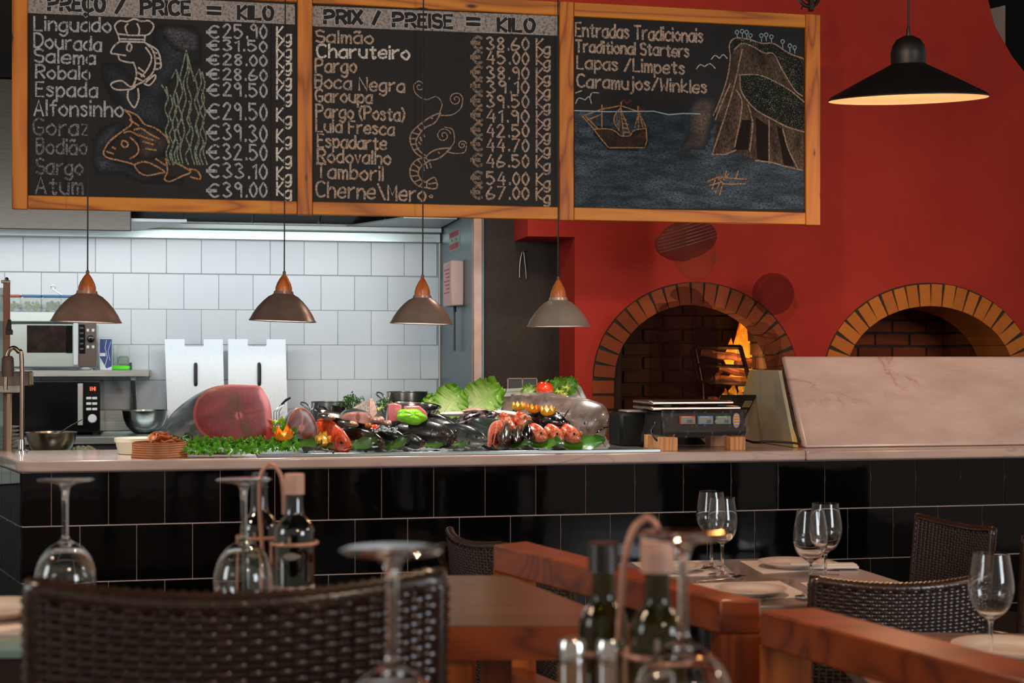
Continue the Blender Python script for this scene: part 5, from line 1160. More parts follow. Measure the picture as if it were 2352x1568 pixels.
# steel oval trays
def ovaltray(label, c, rx, ry, rot, h=.02):
    o = thing('oval_tray', label, 'tray', c); o.rotation_euler = rot
    m = MB(); m.lathe([(.0, .0), (.78, .0), (.86, .006), (.97, h), (1.03, h + .002), (1.03, h + .004), (.96, h + .002), (.84, .009), (.77, .004), (0, .004)], 40); 
    m.v = [Vector((q.x * rx, q.y * ry, q.z)) for q in m.v]; m.obj('tray_body', m_chrome, o); return o
p_ = onY(800, 972, .24); ovaltray('oval steel tray of fish slices, tilted down to the right over the grey fish', p_, .135, .07, (R(8), R(13), R(-4)))
p_ = onY(940, 953, .40); ovaltray('rounded steel tray behind the green pepper, holding red tuna chunks', p_, .125, .08, (R(12), R(2), 0), .035)
cutfish('fish_steak', 'pale pink fish steak lying on the tilted oval tray', 'fish steak', [(782, 962), (790, 950), (808, 945), (830, 945), (850, 951), (856, 965), (850, 975), (826, 974), (800, 970)], .20, 0, pinkcol, FM['silver'], (812, 945, .30), .3)
def greycol(x, y, t_): return (.30, .33, .36) if t_ < .8 else (.5, .5, .5)
for (cx_, cy_, rx, ry, lab) in ((750, 957, 20, 7, 'small silver grey fish slice at the left end of the tilted oval tray'), (800, 972, 24, 8, 'silver grey fish slice in the middle of the tilted oval tray'), (868, 965, 16, 11, 'pinkish silver fish slice at the upper right of the tilted oval tray'), (888, 972, 12, 9, 'small pinkish fish slice beside the red tuna chunk')):
    p_ = onY(cx_, cy_, .17); o = thing('fish_slice', lab, 'fish slice', p_); k = 1 / 585
    m = MB(M=RY(11)); m.ball((0, 0, 0), (rx * k, .03, ry * k * (1 if cx_ < 850 else .65)), 20, 10, lambda a, p: 1 + .08 * math.sin(3 * a)); m.obj('skin', FM['silver'] if cx_ < 850 else M('pink_slice', '7d5a50', .3, coat=.3, var='b08c80', vscale=50), o)
    m = MB(M=RY(11)); m.ball((rx * k * .35, -.012, ry * k * .25), (rx * k * .5, .022, ry * k * .7), 14, 8); m.obj('flesh', M('slice_flesh', 'b98a72', .25, coat=.5), o)
p_ = onY(835, 948, .36); o = thing('scaly_fish_piece', 'pale scaly fish tail piece standing up behind the oval tray', 'fish piece', p_); k = 1 / 570
m = MB(); m.prism([(-55 * k, -10 * k), (20 * k, -12 * k), (28 * k, 0), (26 * k, 16 * k), (18 * k, 33 * k), (8 * k, 30 * k), (-15 * k, 18 * k), (-40 * k, 0)], -.02, .03); s_ = m.obj('skin', fishmat('pale_scaly_skin', '8d807a', 'a3958e', 'c0aea6', speck='5f5650', ss=150, bump=.6, bs=260), o); bv = s_.modifiers.new('b', 'BEVEL'); bv.width = .008; bv.segments = 3
m = MB(); m.prism([(19 * k, -12 * k), (29 * k, 0), (27 * k, 16 * k), (19 * k, 34 * k), (13 * k, 31 * k), (12 * k, -5 * k)], -.0215, .0); m.obj('cut_edge', M('pale_flesh', 'c9a79c', .3, coat=.4, var='a88074', vscale=60), o)
for pts, lab in (([(888, 970), (891, 928), (905, 925), (922, 930), (920, 968)], 'tall dark pink raw tuna block left of the green pepper'), ([(926, 940), (930, 932), (962, 931), (978, 945), (982, 962), (930, 962)], 'dark pink raw tuna block behind the green pepper')):
    P = [onY(*q, .30) for q in pts]; c = sum(P, Vector()) / len(P); o = thing('tuna_block', lab, 'tuna', c, 0, 'raw tuna blocks'); m = MB(base=c); m.prism([(q.x, q.z) for q in P], .28, .34); s_ = m.obj('flesh', M('tuna_block_flesh', '9c4a4e', .2, var='b8686a', vscale=30, coat=.6, bump=.3, bscale=100), o); bv = s_.modifiers.new('b', 'BEVEL'); bv.width = .006; bv.segments = 3
# whole fish
fish('very dark fish with a wide open mouth, centre of the display, nose to the right', (1046, 1008, .17), (862, 985, .34), .108, .07, FM['dark'], 8, 'dark', gape=.55, droop=-.02, eyez=.3)
fish('dark fish lying behind the open-mouthed one, pale snout resting low', (1068, 1012, .26), (915, 958, .42), .10, .06, FM['dark'], 0, 'dark', droop=-.03)
fish('small dark fish with a pale pink snout poking out under the open-mouthed fish', (972, 1018, .06), (905, 1005, .24), .052, .045, FM['grey'], 10, 'dark', gape=.5, eye=.8)
fish('olive grey fish under the oval tray with its pale snout on a cabbage leaf', (884, 1020, .09), (770, 985, .26), .072, .05, FM['olive'], 20, 'dark', fins=False)
fish('slim dark silver fish beneath the ice chips, left of centre', (934, 1010, .15), (800, 978, .34), .065, .045, FM['grey'], 15, 'silver', fins=False)
fish('bright red fish at the left front with dark eye, nose down by the lemon crown', (806, 1026, .09), (700, 968, .30), .105, .05, FM['red'], 15, 'dark', name='red_fish', eye=1.1, eyez=.15)
fish('silvery bass head with a dark back, beside the salmon cut', (1118, 1012, .09), (985, 975, .30), .078, .055, FM['silver'], 12, 'dark', fins=False, eyez=.3)
fish('glossy black fish lying on top behind the speckled green fish', (1142, 946, .30), (1018, 984, .34), .052, .05, FM['blackpink'], 20, 'dark', droop=.03, gape=0)
fish('glossy black big-mouthed fish in front of the grouper under the lemon crowns', (1302, 972, .13), (1190, 955, .34), .078, .08, FM['black'], -8, 'dark', gape=.3, fins=False)
fish('orange red fish behind the salmon cut', (1180, 992, .19), (1135, 940, .40), .07, .05, FM['orange'], 0, 'gold', fins=False, tailfin=False)
fish('orange red fish with yellow spots in front of the white fillet', (1228, 986, .19), (1150, 945, .40), .075, .055, FM['orange'], 0, 'gold', fins=False, tailfin=False)
for i, (nx, ny, tx, ty, H, sk, lab) in enumerate(((1158, 1016, 1172, 965, .072, 'maroon', 'dark maroon fish head facing the camera, just right of the salmon cut'), (1187, 1014, 1192, 968, .052, 'maroon', 'small dark red fish head facing the camera, between a maroon and a black head'), (1214, 1010, 1216, 960, .075, 'black', 'round black fish head facing the camera, left of the red scorpionfish'))):
    fish(lab, (nx, ny, .05), (tx, ty, .32), H, H * .92, FM[sk], 0, 'dark', fins=False, tailfin=False, eyez=.5, name='small_fish')
for i, (nx, ny, lab) in enumerate(((1250, 1008, 'left'), (1287, 1010, 'middle'), (1326, 1010, 'right'))):
    fish('%s one of three red scorpionfish heads with golden eyes in a row' % lab, (nx + 6, ny, .05), (nx - 62, 968, .17), .062, .052, FM['scorpion'], 0, 'gold', fins=False, tailfin=False, eye=1.7, eyez=.5, name='scorpionfish', group='three scorpionfish heads', cut=.45)
HP0 = HP; HP = HP[:6] + [(.82, .97), (.92, .80), (.975, .60), (1, .30)]
g = fish('huge grey brown grouper with thick lips, right end of the display', (1388, 1011, .14), (1090, 925, .62), .22, .11, FM['grouper'], -4, 'silver', gape=0, droop=-.09, name='grouper', eye=.62, eyez=.12, tailfin=False, dorsal=.05)
HP = HP0
def tubeobj(name, label, cat, pts, r, mat, n=14, flat=.5, part='flesh'):
    P = [onY(*q) for q in pts]; o = thing(name, label, cat, P[0]); m = MB(base=P[0]); PP = catmull(P, 5); m.tube(PP, [r * (.35 + .65 * min(1, 4 * i / len(PP), 4 * (len(PP) - 1 - i) / len(PP) + .05)) for i in range(len(PP))], n, flat=flat); m.obj(part, mat, o); return o
m_fillet = M('white_fillet', 'b59f97', .25, var='d6c5bd', vscale=14, coat=.5, bump=.3, bscale=90)
tubeobj('fish_fillet', 'long pale fish fillet running under the lemon crowns', 'fillet', [(1125, 946, .34), (1175, 950, .31), (1235, 964, .25)], .021, m_fillet)
tubeobj('fish_fillet', 'pale fillet with pinkish skin lying below the big lettuce leaves', 'fillet', [(1010, 950, .36), (1050, 950, .36), (1100, 948, .36)], .02, m_fillet)
tubeobj('fish_fillet', 'pink fish slice with a grey skin edge beside the glossy black fish', 'fillet', [(1062, 944, .33), (1090, 941, .34), (1122, 946, .33)], .018, M('pink_slice', '9a7468', .25))
# carved crowns
def crown(label, px, py, Y, r, n, c_rind, c_in, tilt, name='carved_lemon', cat='lemon', hh=1.0, group='carved citrus crowns', rz=0):
    p_ = onY(px, py, Y); o = thing(name, label, cat, p_, 0, group); o.rotation_euler = (R(tilt), R(random.uniform(-8, 8)), R(rz)); N = n * 4
    def ring(r0, inn):
        m = MB(); vs = []; K = 7
        for k in range(K + 1):
            for i in range(N):
                a = 2 * math.pi * i / N; z_ = abs(((i / 4) % 1) - .5) * 2; top = .10 * r0 + hh * r0 * (.72 * z_)
                t_ = k / K; zz = -r0 * .55 + (top + r0 * .55) * t_; rad = 1.12 * r0 * math.sqrt(max(0.05, 1 - (min(zz, 0) / r0) ** 2 * 2.2)) * (1 + .05 * max(zz, 0) / r0) * inn
                vs.append((rad * math.cos(a), rad * math.sin(a), zz * (1 if inn == 1 else .985)))
        fs = [(k * N + i, k * N + (i + 1) % N, (k + 1) * N + (i + 1) % N, (k + 1) * N + i) for k in range(K) for i in range(N)]
        if inn == 1: fs.append(tuple(range(N))[::-1])
        m.add(vs, fs, flip=inn != 1); return m
    ring(r, 1).obj('rind', M('rind_' + c_rind, c_rind, .35, coat=.3, bump=.2, bscale=300), o)
    s_ = ring(r, .84).obj('pith', M('pith_' + c_in, c_in, .5), o)
    m = MB(); m.ball((0, 0, -.05 * r), (r * .84, r * .84, r * .42), 16, 8, lambda a, p: 1 + .05 * math.cos(8 * a)); m.obj('pulp', M('pulp_' + c_in, c_in, .2, coat=.6, var=c_rind, vscale=90), o)
    m = MB()
    return o
crown('leftmost yellow lemon crown of the three on the grouper', 1192, 934, .23, .024, 8, 'd89a1c', 'ecd28c', 8)
crown('orange citrus crown between the two yellow lemon crowns on the grouper', 1224, 940, .21, .024, 8, 'e0851a', 'f0a83c', 10, 'carved_orange', 'orange')
crown('rightmost yellow lemon crown, on ice beside the grouper', 1259, 945, .19, .028, 8, 'dba21e', 'f0dfa8', 12)
crown('yellow lemon crown lying on its side between the dark steak and the red fish', 741, 1010, .05, .026, 7, 'd99a1e', 'f0cf74', 55, rz=25)
crown('orange flower carved with pointed petals, right of the big tuna', 652, 1000, .08, .031, 6, 'e8831a', 'f5a52c', 18, 'orange_flower', 'orange', 1.25)
# peppers and tomatoes
def lobed(name, label, cat, px, py, Y, r, mat, lobes, tilt, stem=True, fn=None):
    p_ = onY(px, py, Y); o = thing(name, label, cat, p_); o.rotation_euler = tilt
    m = MB(); m.ball((0, 0, 0), r, 36, 18, lambda a, p: (1 + .13 * abs(math.cos(lobes * a / 2)) - .08) * (1 - .16 * max(0, math.sin(p)) ** 8)); m.obj('flesh', mat, o, ang=80)
    if stem: m = MB(); m.tube([(0, 0, r[2] * .85), (.003, 0, r[2] * 1.05), (.01, 0, r[2] * 1.2)], [.006, .004, .005], 8); m.obj('stem', M('green_stem', '4f7a2a', .5), o)
    return o
lobed('green_pepper', 'bright glossy green bell pepper in the middle of the display', 'pepper', 945, 957, .22, (.060, .031, .036), M('green_pepper', '6fc21c', .12, var='8fd42c', vscale=12, coat=1.0), 5, (R(66), R(8), R(0)), False)
lobed('red_pepper', 'shiny red pepper at the very top of the display above the grouper', 'pepper', 1251, 892, .52, (.036, .034, .031), M('red_pepper', 'd4301a', .15, var='e0421c', vscale=10, coat=1.0), 4, (0, R(10), 0), True)
lobed('cherry_tomato', 'small shiny red cherry tomato at the low end of the oval tray', 'tomato', 861, 981, .14, (.014, .014, .013), M('red_pepper', 'd4301a', .15), 2, (0, 0, 0), False)
lobed('cherry_tomato', 'brownish orange cherry tomato beside the red one on the oval tray', 'tomato', 846, 977, .15, (.013, .013, .012), M('brown_tomato', '8a4a14', .15, coat=1), 2, (0, 0, 0), False)
# ice chips
m = MB(); rgc = random.Random(11)
for q in range(170):
    u = rgc.random(); v = rgc.random() ** 1.5
    if q < 115: p_ = onY(850 + 62 * u, 996 - 12 * v - 6 * math.sin(3 * u), .11 + .03 * rgc.random())
    else: p_ = onY(1278 + 20 * u, 975 - 26 * v, .14 + .02 * rgc.random())
    s_ = rgc.uniform(.002, .0055); m.T = Matrix.Translation(p_) @ RX(rgc.uniform(0, 90)) @ RZ(rgc.uniform(0, 90)); m.ball((0, 0, 0), (s_, s_ * .8, s_ * .7), 5, 3)
m.T = Matrix(); p0_ = onY(880, 995, .12)
o = m.obj('ice_chips', M('clear_ice', 'dde4e6', .05, trans=.6, ior=1.31), smooth=False); tag(o, 'small heaps of glittering ice chips on the fish left of centre and by the rightmost lemon', 'ice', kind='stuff')
# leaves
def leafmat(name, rough=.35, bs=40):
    t = NT(name); a_ = t.n('VertexColor', layer_name='Col'); co = t.coord(); f = t.noise(co, 45, 3)
    t.bump(t.noise(co, bs, 3), .5, .004); c = t.mix(t.math('MULTIPLY', f, .2), a_.outputs[0], '0c2404'); t.set(col=c, rough=rough, coat=.2, coatr=.2)
    tr = t.n('BsdfTranslucent'); mx = t.n('MixShader'); mx.inputs[0].default_value = .3; t.l(c, tr.inputs[0]); t.l(t.b.outputs[0], mx.inputs[1]); t.l(tr.outputs[0], mx.inputs[2]); t.l(mx.outputs[0], t.out.inputs[0]); return t.mat
m_leaf = leafmat('leaf')
def leaf(label, base, tip, wd, ruffle, c_rib, c_edge, curl=.3, nu=40, nv=21, freq=9, name='lettuce_leaf', nrm=None, group=None, frill=1.0, cat='lettuce'):
    A_, B_ = onY(*base), onY(*tip); d = B_ - A_; L = d.length; X_ = d.normalized(); nr_ = Vector(nrm or (0, -1, .35)).normalized(); Yv = nr_.cross(X_).normalized(); Zv = X_.cross(Yv)
    ribr = .004 if curl > -.2 and nv > 13 else 0; o = thing(name, label, cat, A_, 0, group); Rm = Matrix((X_, Yv, Zv)).transposed().to_4x4(); rg = random.Random(hash(label) % 1000 + 5) if 0 else random.Random(len(label) * 7 + int(base[0]))
    ph = [rg.uniform(0, 6) for _ in range(4)]; cols = []
    def fn(u, v_):
        v = v_ * 2 - 1; shp = math.sin(math.pi * min(u * .82 + .10, 1)) ** .7; e = abs(v) ** 2.2; w_ = wd * shp * v
        rz = ruffle * e * (math.sin(freq * u * 6.28 * .5 + ph[0] + (1.5 if v > 0 else 0)) + .6 * frill * math.sin(freq * 2.3 * u * 3.14 + ph[1] + 2 * v) + .35 * frill * math.sin(freq * 3.1 * u * 3.14 + ph[2])) * (.4 + u)
        xx = u * L + ruffle * .5 * e * math.sin(freq * 1.7 * u * 3.14 + ph[2]) * frill; tipr = ruffle * .8 * max(0, u - .7) / .3 * math.sin(v * 9 + ph[3]) * frill
        zz = rz + curl * wd * v * v + curl * .5 * L * (u * u) + tipr
        t_ = min(1, max(abs(v) * .9, u) ** 1.3 + .12 * rg.random()); cols.append(mixc(c_rib, c_edge, t_)); return (xx, w_ + tipr * .5, zz)
    m = MB(M=Rm); m.grid(fn, nu, nv); it = iter(cols); lo = m.obj('leaf_blade', m_leaf, o, col=lambda q: lin(next(it)), ang=80)
    if ribr: m = MB(M=Rm); m.tube([(L * k / 6, 0, curl * .5 * L * (k / 6) ** 2 + .0015) for k in range(6)], [.0025 * (1 - k / 7) for k in range(6)], 6); m.obj('rib', M('pale_rib', 'b4c67e', .4) if c_rib[1] > .7 else M('green_rib', '3f6a22', .4), o)
    return o
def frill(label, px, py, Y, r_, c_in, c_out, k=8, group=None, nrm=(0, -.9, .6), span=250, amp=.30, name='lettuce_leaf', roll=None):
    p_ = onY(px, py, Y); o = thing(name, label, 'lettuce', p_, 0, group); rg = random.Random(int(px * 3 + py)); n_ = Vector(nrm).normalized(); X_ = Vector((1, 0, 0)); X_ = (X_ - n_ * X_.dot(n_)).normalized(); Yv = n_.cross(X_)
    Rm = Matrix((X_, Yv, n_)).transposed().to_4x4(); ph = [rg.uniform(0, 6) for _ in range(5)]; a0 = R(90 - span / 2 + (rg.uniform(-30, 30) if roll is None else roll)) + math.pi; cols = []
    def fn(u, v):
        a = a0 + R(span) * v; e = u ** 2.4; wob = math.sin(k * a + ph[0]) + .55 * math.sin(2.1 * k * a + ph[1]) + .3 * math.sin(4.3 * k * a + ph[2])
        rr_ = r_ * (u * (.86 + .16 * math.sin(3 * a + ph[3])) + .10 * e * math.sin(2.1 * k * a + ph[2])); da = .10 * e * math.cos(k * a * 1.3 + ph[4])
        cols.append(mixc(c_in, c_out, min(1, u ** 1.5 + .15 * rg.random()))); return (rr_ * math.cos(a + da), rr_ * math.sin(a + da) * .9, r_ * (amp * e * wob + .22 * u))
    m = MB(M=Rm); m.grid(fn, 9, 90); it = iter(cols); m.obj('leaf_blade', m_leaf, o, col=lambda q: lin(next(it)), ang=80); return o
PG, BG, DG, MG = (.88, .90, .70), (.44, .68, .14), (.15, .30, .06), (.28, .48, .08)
leaf('large crisp pale green lettuce leaf behind the white fillets, left of the two big ones', (1015, 950, .50), (1058, 893, .52), .075, .012, PG, BG, .12, freq=8)
leaf('large crisp lettuce leaf with a bright frilly edge, largest one beside the grouper', (1062, 950, .50), (1150, 888, .52), .085, .014, PG, BG, .10, freq=9, nrm=(.1, -1, .5))
leaf('small ruffled lettuce leaf at the far left of the big pale ones', (1012, 948, .52), (972, 915, .54), .05, .012, PG, BG, .12, freq=9)
leaf('green lettuce leaf behind the red pepper, left side', (1222, 915, .54), (1205, 884, .54), .036, .010, PG, (.45, .66, .22), .1, freq=7)
leaf('dark green lettuce leaf right of the red pepper, nearest it', (1278, 905, .55), (1280, 866, .56), .034, .012, MG, BG, .15, freq=6)
leaf('rounded green lettuce leaf at the top right above the grouper', (1292, 905, .54), (1318, 868, .55), .040, .010, MG, (.36, .60, .16), .15, freq=5)
for k, (px, py) in enumerate(((1284, 897), (1299, 888), (1293, 903))): frill('tiny pale curly endive sprig in front of the green leaves above the grouper, %s' % ['left', 'top', 'low'][k], px, py, .50, .020, (.88, .88, .55), (.70, .76, .22), 7, amp=.35)
for k, (px, py) in enumerate(((640, 985), (654, 968), (638, 966))): frill('pale yellow-green curly lettuce sprig between the tuna and the upright steak, %s' % ['lowest', 'rightmost', 'upper left'][k], px, py, .2, .028, (.78, .84, .42), (.60, .74, .16), 7, amp=.35)
frill('pale curly leaf tip right of the parsley', 871, 936, .36, .018, (.82, .84, .5), (.64, .72, .22), 7)
xs_ = [440, 458, 476, 494, 514, 534, 554, 574, 594, 614, 632, 650, 670]
for k, px in enumerate(xs_):
    rg = random.Random(k); lab = 'curly green lettuce under the tuna, %s' % (['far left end', 'second from the left', 'third from the left', 'fourth from the left', 'fifth from the left', 'sixth from the left', 'in the middle of the row', 'sixth from the right', 'fifth from the right', 'fourth from the right', 'third from the right', 'second from the right, by the orange flower', 'far right end, by the upright steak'][k])
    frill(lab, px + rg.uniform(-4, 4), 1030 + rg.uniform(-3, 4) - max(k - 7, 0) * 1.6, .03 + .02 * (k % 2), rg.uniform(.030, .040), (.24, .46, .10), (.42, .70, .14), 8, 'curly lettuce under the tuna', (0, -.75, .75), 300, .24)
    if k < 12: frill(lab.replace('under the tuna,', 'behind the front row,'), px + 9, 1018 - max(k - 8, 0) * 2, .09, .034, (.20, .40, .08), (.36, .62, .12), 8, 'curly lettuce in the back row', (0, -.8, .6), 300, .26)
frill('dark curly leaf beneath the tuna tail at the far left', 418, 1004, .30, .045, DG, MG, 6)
frill('curly leaf rising behind the orange flower', 664, 985, .13, .036, (.22, .42, .1), (.34, .58, .12), 7)
# smooth dark leaves along the front edge
fl = [((680, 1016, .16), (745, 1030, .02), .028, 'below the upright steak'), ((730, 1020, .12), (768, 1034, .0), .022, 'below the lemon crown'), ((800, 1024, .14), (872, 1024, .02), .034, 'below the olive grey fish'), ((884, 1026, .14), (945, 1022, .02), .034, 'left of the small pale-snouted fish'),
      ((975, 1022, .14), (1030, 1030, .01), .020, 'below the open-mouthed fish'), ((1040, 1020, .12), (1082, 1028, .01), .020, 'below the silvery bass head'), ((1165, 1020, .12), (1225, 1028, .0), .026, 'below the dark round heads'), ((1225, 1020, .10), (1295, 1022, .0), .028, 'below the left scorpionfish'), ((1296, 1022, .10), (1392, 1020, .02), .034, 'bright one below the grouper mouth')]
for k, (a_, c_, w_, lab) in enumerate(fl):
    br = k in (7, 8); leaf('smooth dark green leaf on the tray edge, ' + lab, a_, c_, w_, .006, (.30, .45, .12) if not br else (.45, .62, .2), (.12, .25, .06) if not br else (.18, .45, .05), .25, 22, 11, 4, group='smooth leaves along the tray edge', nrm=(0, -1, .7), frill=.4)
# parsley
def parsley(label, px, py, Y, n, h):
    p_ = onY(px, py, Y); o = thing('parsley', label, 'parsley', p_)
    ms = MB(); ml = MB(); rg = random.Random(int(px))
    for q in range(n):
        a = rg.uniform(-1.1, 1.1); b_ = rg.uniform(-.4, .4); L = h * rg.uniform(.6, 1); e = Vector((math.sin(a) * L, b_ * L, math.cos(a) * L)); ms.tube([(0, 0, 0), e * .5 + Vector((0, 0, .004)), e], .0012, 4)
        for r_ in range(9):
            c = e * rg.uniform(.65, 1.05) + Vector((rg.uniform(-.010, .010), rg.uniform(-.008, .008), rg.uniform(-.008, .010))); s = rg.uniform(.004, .008); an = rg.uniform(0, 6)
            ml.add([c, c + Vector((s * math.cos(an), 0.002, s * math.sin(an))), c + Vector((s * 1.5 * math.cos(an + .5), -.002, s * 1.5 * math.sin(an + .5))), c + Vector((s * math.cos(an + 1.0), .001, s * math.sin(an + 1.0)))], [(0, 1, 2, 3)])
    ms.obj('stems', M('parsley_stem', '2c5020', .5), o); tag(ml.obj('leaflets', M('parsley_leaf', '1c3c16', .45, var='2c561e', vscale=80), o, smooth=False), kind='stuff')
parsley('dark green parsley bunch standing behind the scaly fish piece', 808, 945, .40, 22, .075)
parsley('small dark parsley sprig right of the scaly fish piece', 880, 940, .40, 10, .04)
# ramekin and wooden box at the left
p_ = onZ(315, 1043, zc); bowl('ramekin', 'round white ramekin behind the round wooden box at the left', 312, 1040, p_.y + .03, zc, 49, .062, M('cream_ceramic', 'd6d3bd', .25, coat=.4), [(0, 0), (.72, 0), (.80, .04), (.93, .74), (.99, .76), (1.0, .98), (.95, 1.0), (.9, .95), (.78, .12), (0, .12)], 'ramekin')
p_ = onZ(366, 1051, zc); rr = 63 / 3400 * (p_ - CAM).dot(FW); Yc = -.02 + rr
bxx = thing('round_wooden_box', 'round brown bamboo box filled with crisps, left of the lettuce', 'box', (p_.x, Yc, zc)); m_bam = NT('bamboo_strips'); co = m_bam.coord((1, 1, 1)); sp = m_bam.n('SeparateXYZ'); m_bam.l(co, sp.inputs[0])
fz = m_bam.math('ABSOLUTE', m_bam.math('SUBTRACT', m_bam.math('FRACT', m_bam.math('MULTIPLY', sp.outputs[2], 120)), .5)); m_bam.set(col=m_bam.ramp(m_bam.math('ADD', fz, m_bam.math('MULTIPLY', m_bam.noise(co, 30), .3)), [(.1, '5a2c16'), (.4, '9c5a30'), (.65, 'b87444')]), rough=.45); m_bam.bump(fz, .5, .003)
h = .058; m = MB(); m.lathe([(0, 0), (rr, 0), (rr * 1.01, .004), (rr, .012), (rr * .975, .016), (rr * .975, h - .003), (rr * .96, h), (rr * .93, h), (rr * .93, .01), (0, .01)], 40); m.obj('box_side', m_bam.mat, bxx)
for q in range(9):
    ra = random.Random(q); a = ra.uniform(0, 6.28); rd = ra.uniform(.0, .55) * rr if q < 7 else .3 * rr
    o = thing('crisp', 'curled orange brown crisp heaped in the round wooden box', 'crisp', (p_.x + rd * math.cos(a) + .008, Yc + rd * math.sin(a), zc + h - .004 + .003 * q), 0, 'crisps in the wooden box'); o.rotation_euler = (ra.uniform(-.4, .4), ra.uniform(-.4, .4), ra.uniform(0, 6))
    m = MB(); m.grid(lambda u, v: ((u - .5) * .055, (v - .5) * .036 * math.sin(math.pi * (u * .8 + .1)), .01 * (4 * (v - .5) ** 2) + .006 * math.sin(u * 6)), 10, 7); s_ = m.obj('crisp_flake', M('crisp_orange', 'b8682c', .55, var='8f431a', vscale=60, bump=.5), o); sd = s_.modifiers.new('s', 'SOLIDIFY'); sd.thickness = .002
# ================================================================== SCALE AND THINGS ON THE RIGHT OF THE COUNTER
def boxpx(m, px0, py0, px1, py1, Y, dep, b=.003, front=0):
    a_ = onY(px0, py1, Y); c_ = onY(px1, py0, Y); m.box(a_.x, Y - front, a_.z, c_.x, Y + dep, c_.z, b)
YS = .10
p_ = onY(1625, 1000, YS); sc_o = thing('weighing_scale', 'black electronic weighing scale in cling film raised on four wooden blocks', 'scale', (p_.x, .25, zc + .052)); b = (p_.x, .25, zc + .052)
m_bk = M('scale_black', '0b0908', .4, spec=.3); m_plate = steel('scale_plate_steel', 'a08a7c', 'c4ada0', (1, 30, 30), .25)
m = MB(base=b); a_ = onY(1523, 993, YS); c_ = onY(1714, 945, YS); zb_ = zc + .054; 
m.prism([(YS + .01, zb_), (YS - .004, zb_ + .015), (YS + .02, c_.z), (YS + .30, c_.z), (YS + .30, zb_)], a_.x, c_.x, 'x'); s_ = m.obj('housing', m_bk, sc_o); bv = s_.modifiers.new('b', 'BEVEL'); bv.width = .006; bv.segments = 2
zp = onY(1600, 942, YS).z; m = MB(base=b); m.box(a_.x - .035, YS + .03, zp, c_.x - .01, YS + .30, zp + .014, .004); m.obj('lower_plate', m_plate, sc_o)
m = MB(base=b); m.box(a_.x + .03, YS + .08, zp + .012, a_.x + .06, YS + .11, zp + .024); m.box(c_.x - .09, YS + .08, zp + .012, c_.x - .06, YS + .11, zp + .024); m.obj('plate_support', m_bk, sc_o)
m = MB(base=b); m.box(a_.x - .035, YS + .03, zp + .022, c_.x - .04, YS + .30, zp + .036, .004); m.obj('weighing_plate', m_plate, sc_o)
fr = {'r': 'a8482a', 'b': '3f7fb4', 'g': '3a8a5c'}
def dig(m, s, x0, z0, w_, h_, y):
    seg = {'0': 'abcdef', '8': 'abcdefg', '1': 'bc', '3': 'abgcd', '.': ''}
    for i, ch in enumerate(s):
        x = x0 + i * w_ * 1.45; L = {'a': (x, z0 + h_, x + w_, z0 + h_), 'g': (x, z0 + h_ / 2, x + w_, z0 + h_ / 2), 'd': (x, z0, x + w_, z0), 'f': (x, z0 + h_ / 2, x, z0 + h_), 'e': (x, z0, x, z0 + h_ / 2), 'b': (x + w_, z0 + h_ / 2, x + w_, z0 + h_), 'c': (x + w_, z0, x + w_, z0 + h_ / 2)}
        for q in seg[ch]: u0, v0, u1, v1 = L[q]; m.box(u0 - .0006, y - .0006, v0 - .0006, u1 + .0006, y, v1 + .0006)
for px0, px1, cc, s in ((1562, 1597, 'r', '0000'), (1603, 1638, 'b', '000'), (1644, 1679, 'g', '000')):
    u0 = onY(px0, 960, YS).x; u1 = onY(px1, 960, YS).x; z0_, z1_ = onY(px0, 974, YS).z, onY(px0, 955, YS).z; y = YS + .002
    m = MB(base=b); m.box(u0, y - .004, z0_, u1, y + .02, z1_, .001); d_ = m.obj('display', M('frame_' + cc, fr[cc], .4), sc_o)
    m = MB(base=b); m.box(u0 + .003, y - .006, z0_ + .003, u1 - .003, y, z1_ - .008); m.obj('lcd', M('lcd_grey', '6f6a58', .3), sc_o)
    m = MB(base=b); dig(m, s, u1 - .008 * len(s) - .004, z0_ + .006, .0045, .011, y - .0062); m.obj('lcd_digits', M('lcd_dark', '24261f', .4), sc_o)
    m = MB(base=b)
    for k in range(7): m.box(u0 + .008 + k * .0055, y - .0048, z1_ - .006, u0 + .0115 + k * .0055, y - .004, z1_ - .0025)
    m.obj('display_heading', M('print_pale', 'd8c8bc', .5), sc_o)
u = onY(1691, 965, YS); m = MB(M=Matrix.Translation(u - Vector(b)) @ RX(90)); m.lathe([(.0, .001), (.0155, .001), (.0155, 0)], 24); 
for i, v in enumerate(m.v): pass
m.v = [Vector((q.x, q.y, (q.z - (u.z - b[2])) * 1.95 + (u.z - b[2]))) for q in m.v]; st_ = m.obj('sticker', M('sticker_violet', '8f7fa8', .5), sc_o)
m = MB(base=b)
for k in range(4): w_ = .011; m.box(u.x - w_, u.y - .0035, u.z + .017 - k * .011, u.x + w_, u.y - .002, u.z + .023 - k * .011)
m.obj('sticker_print', M('sticker_yellow', 'd8a92c', .5), sc_o)
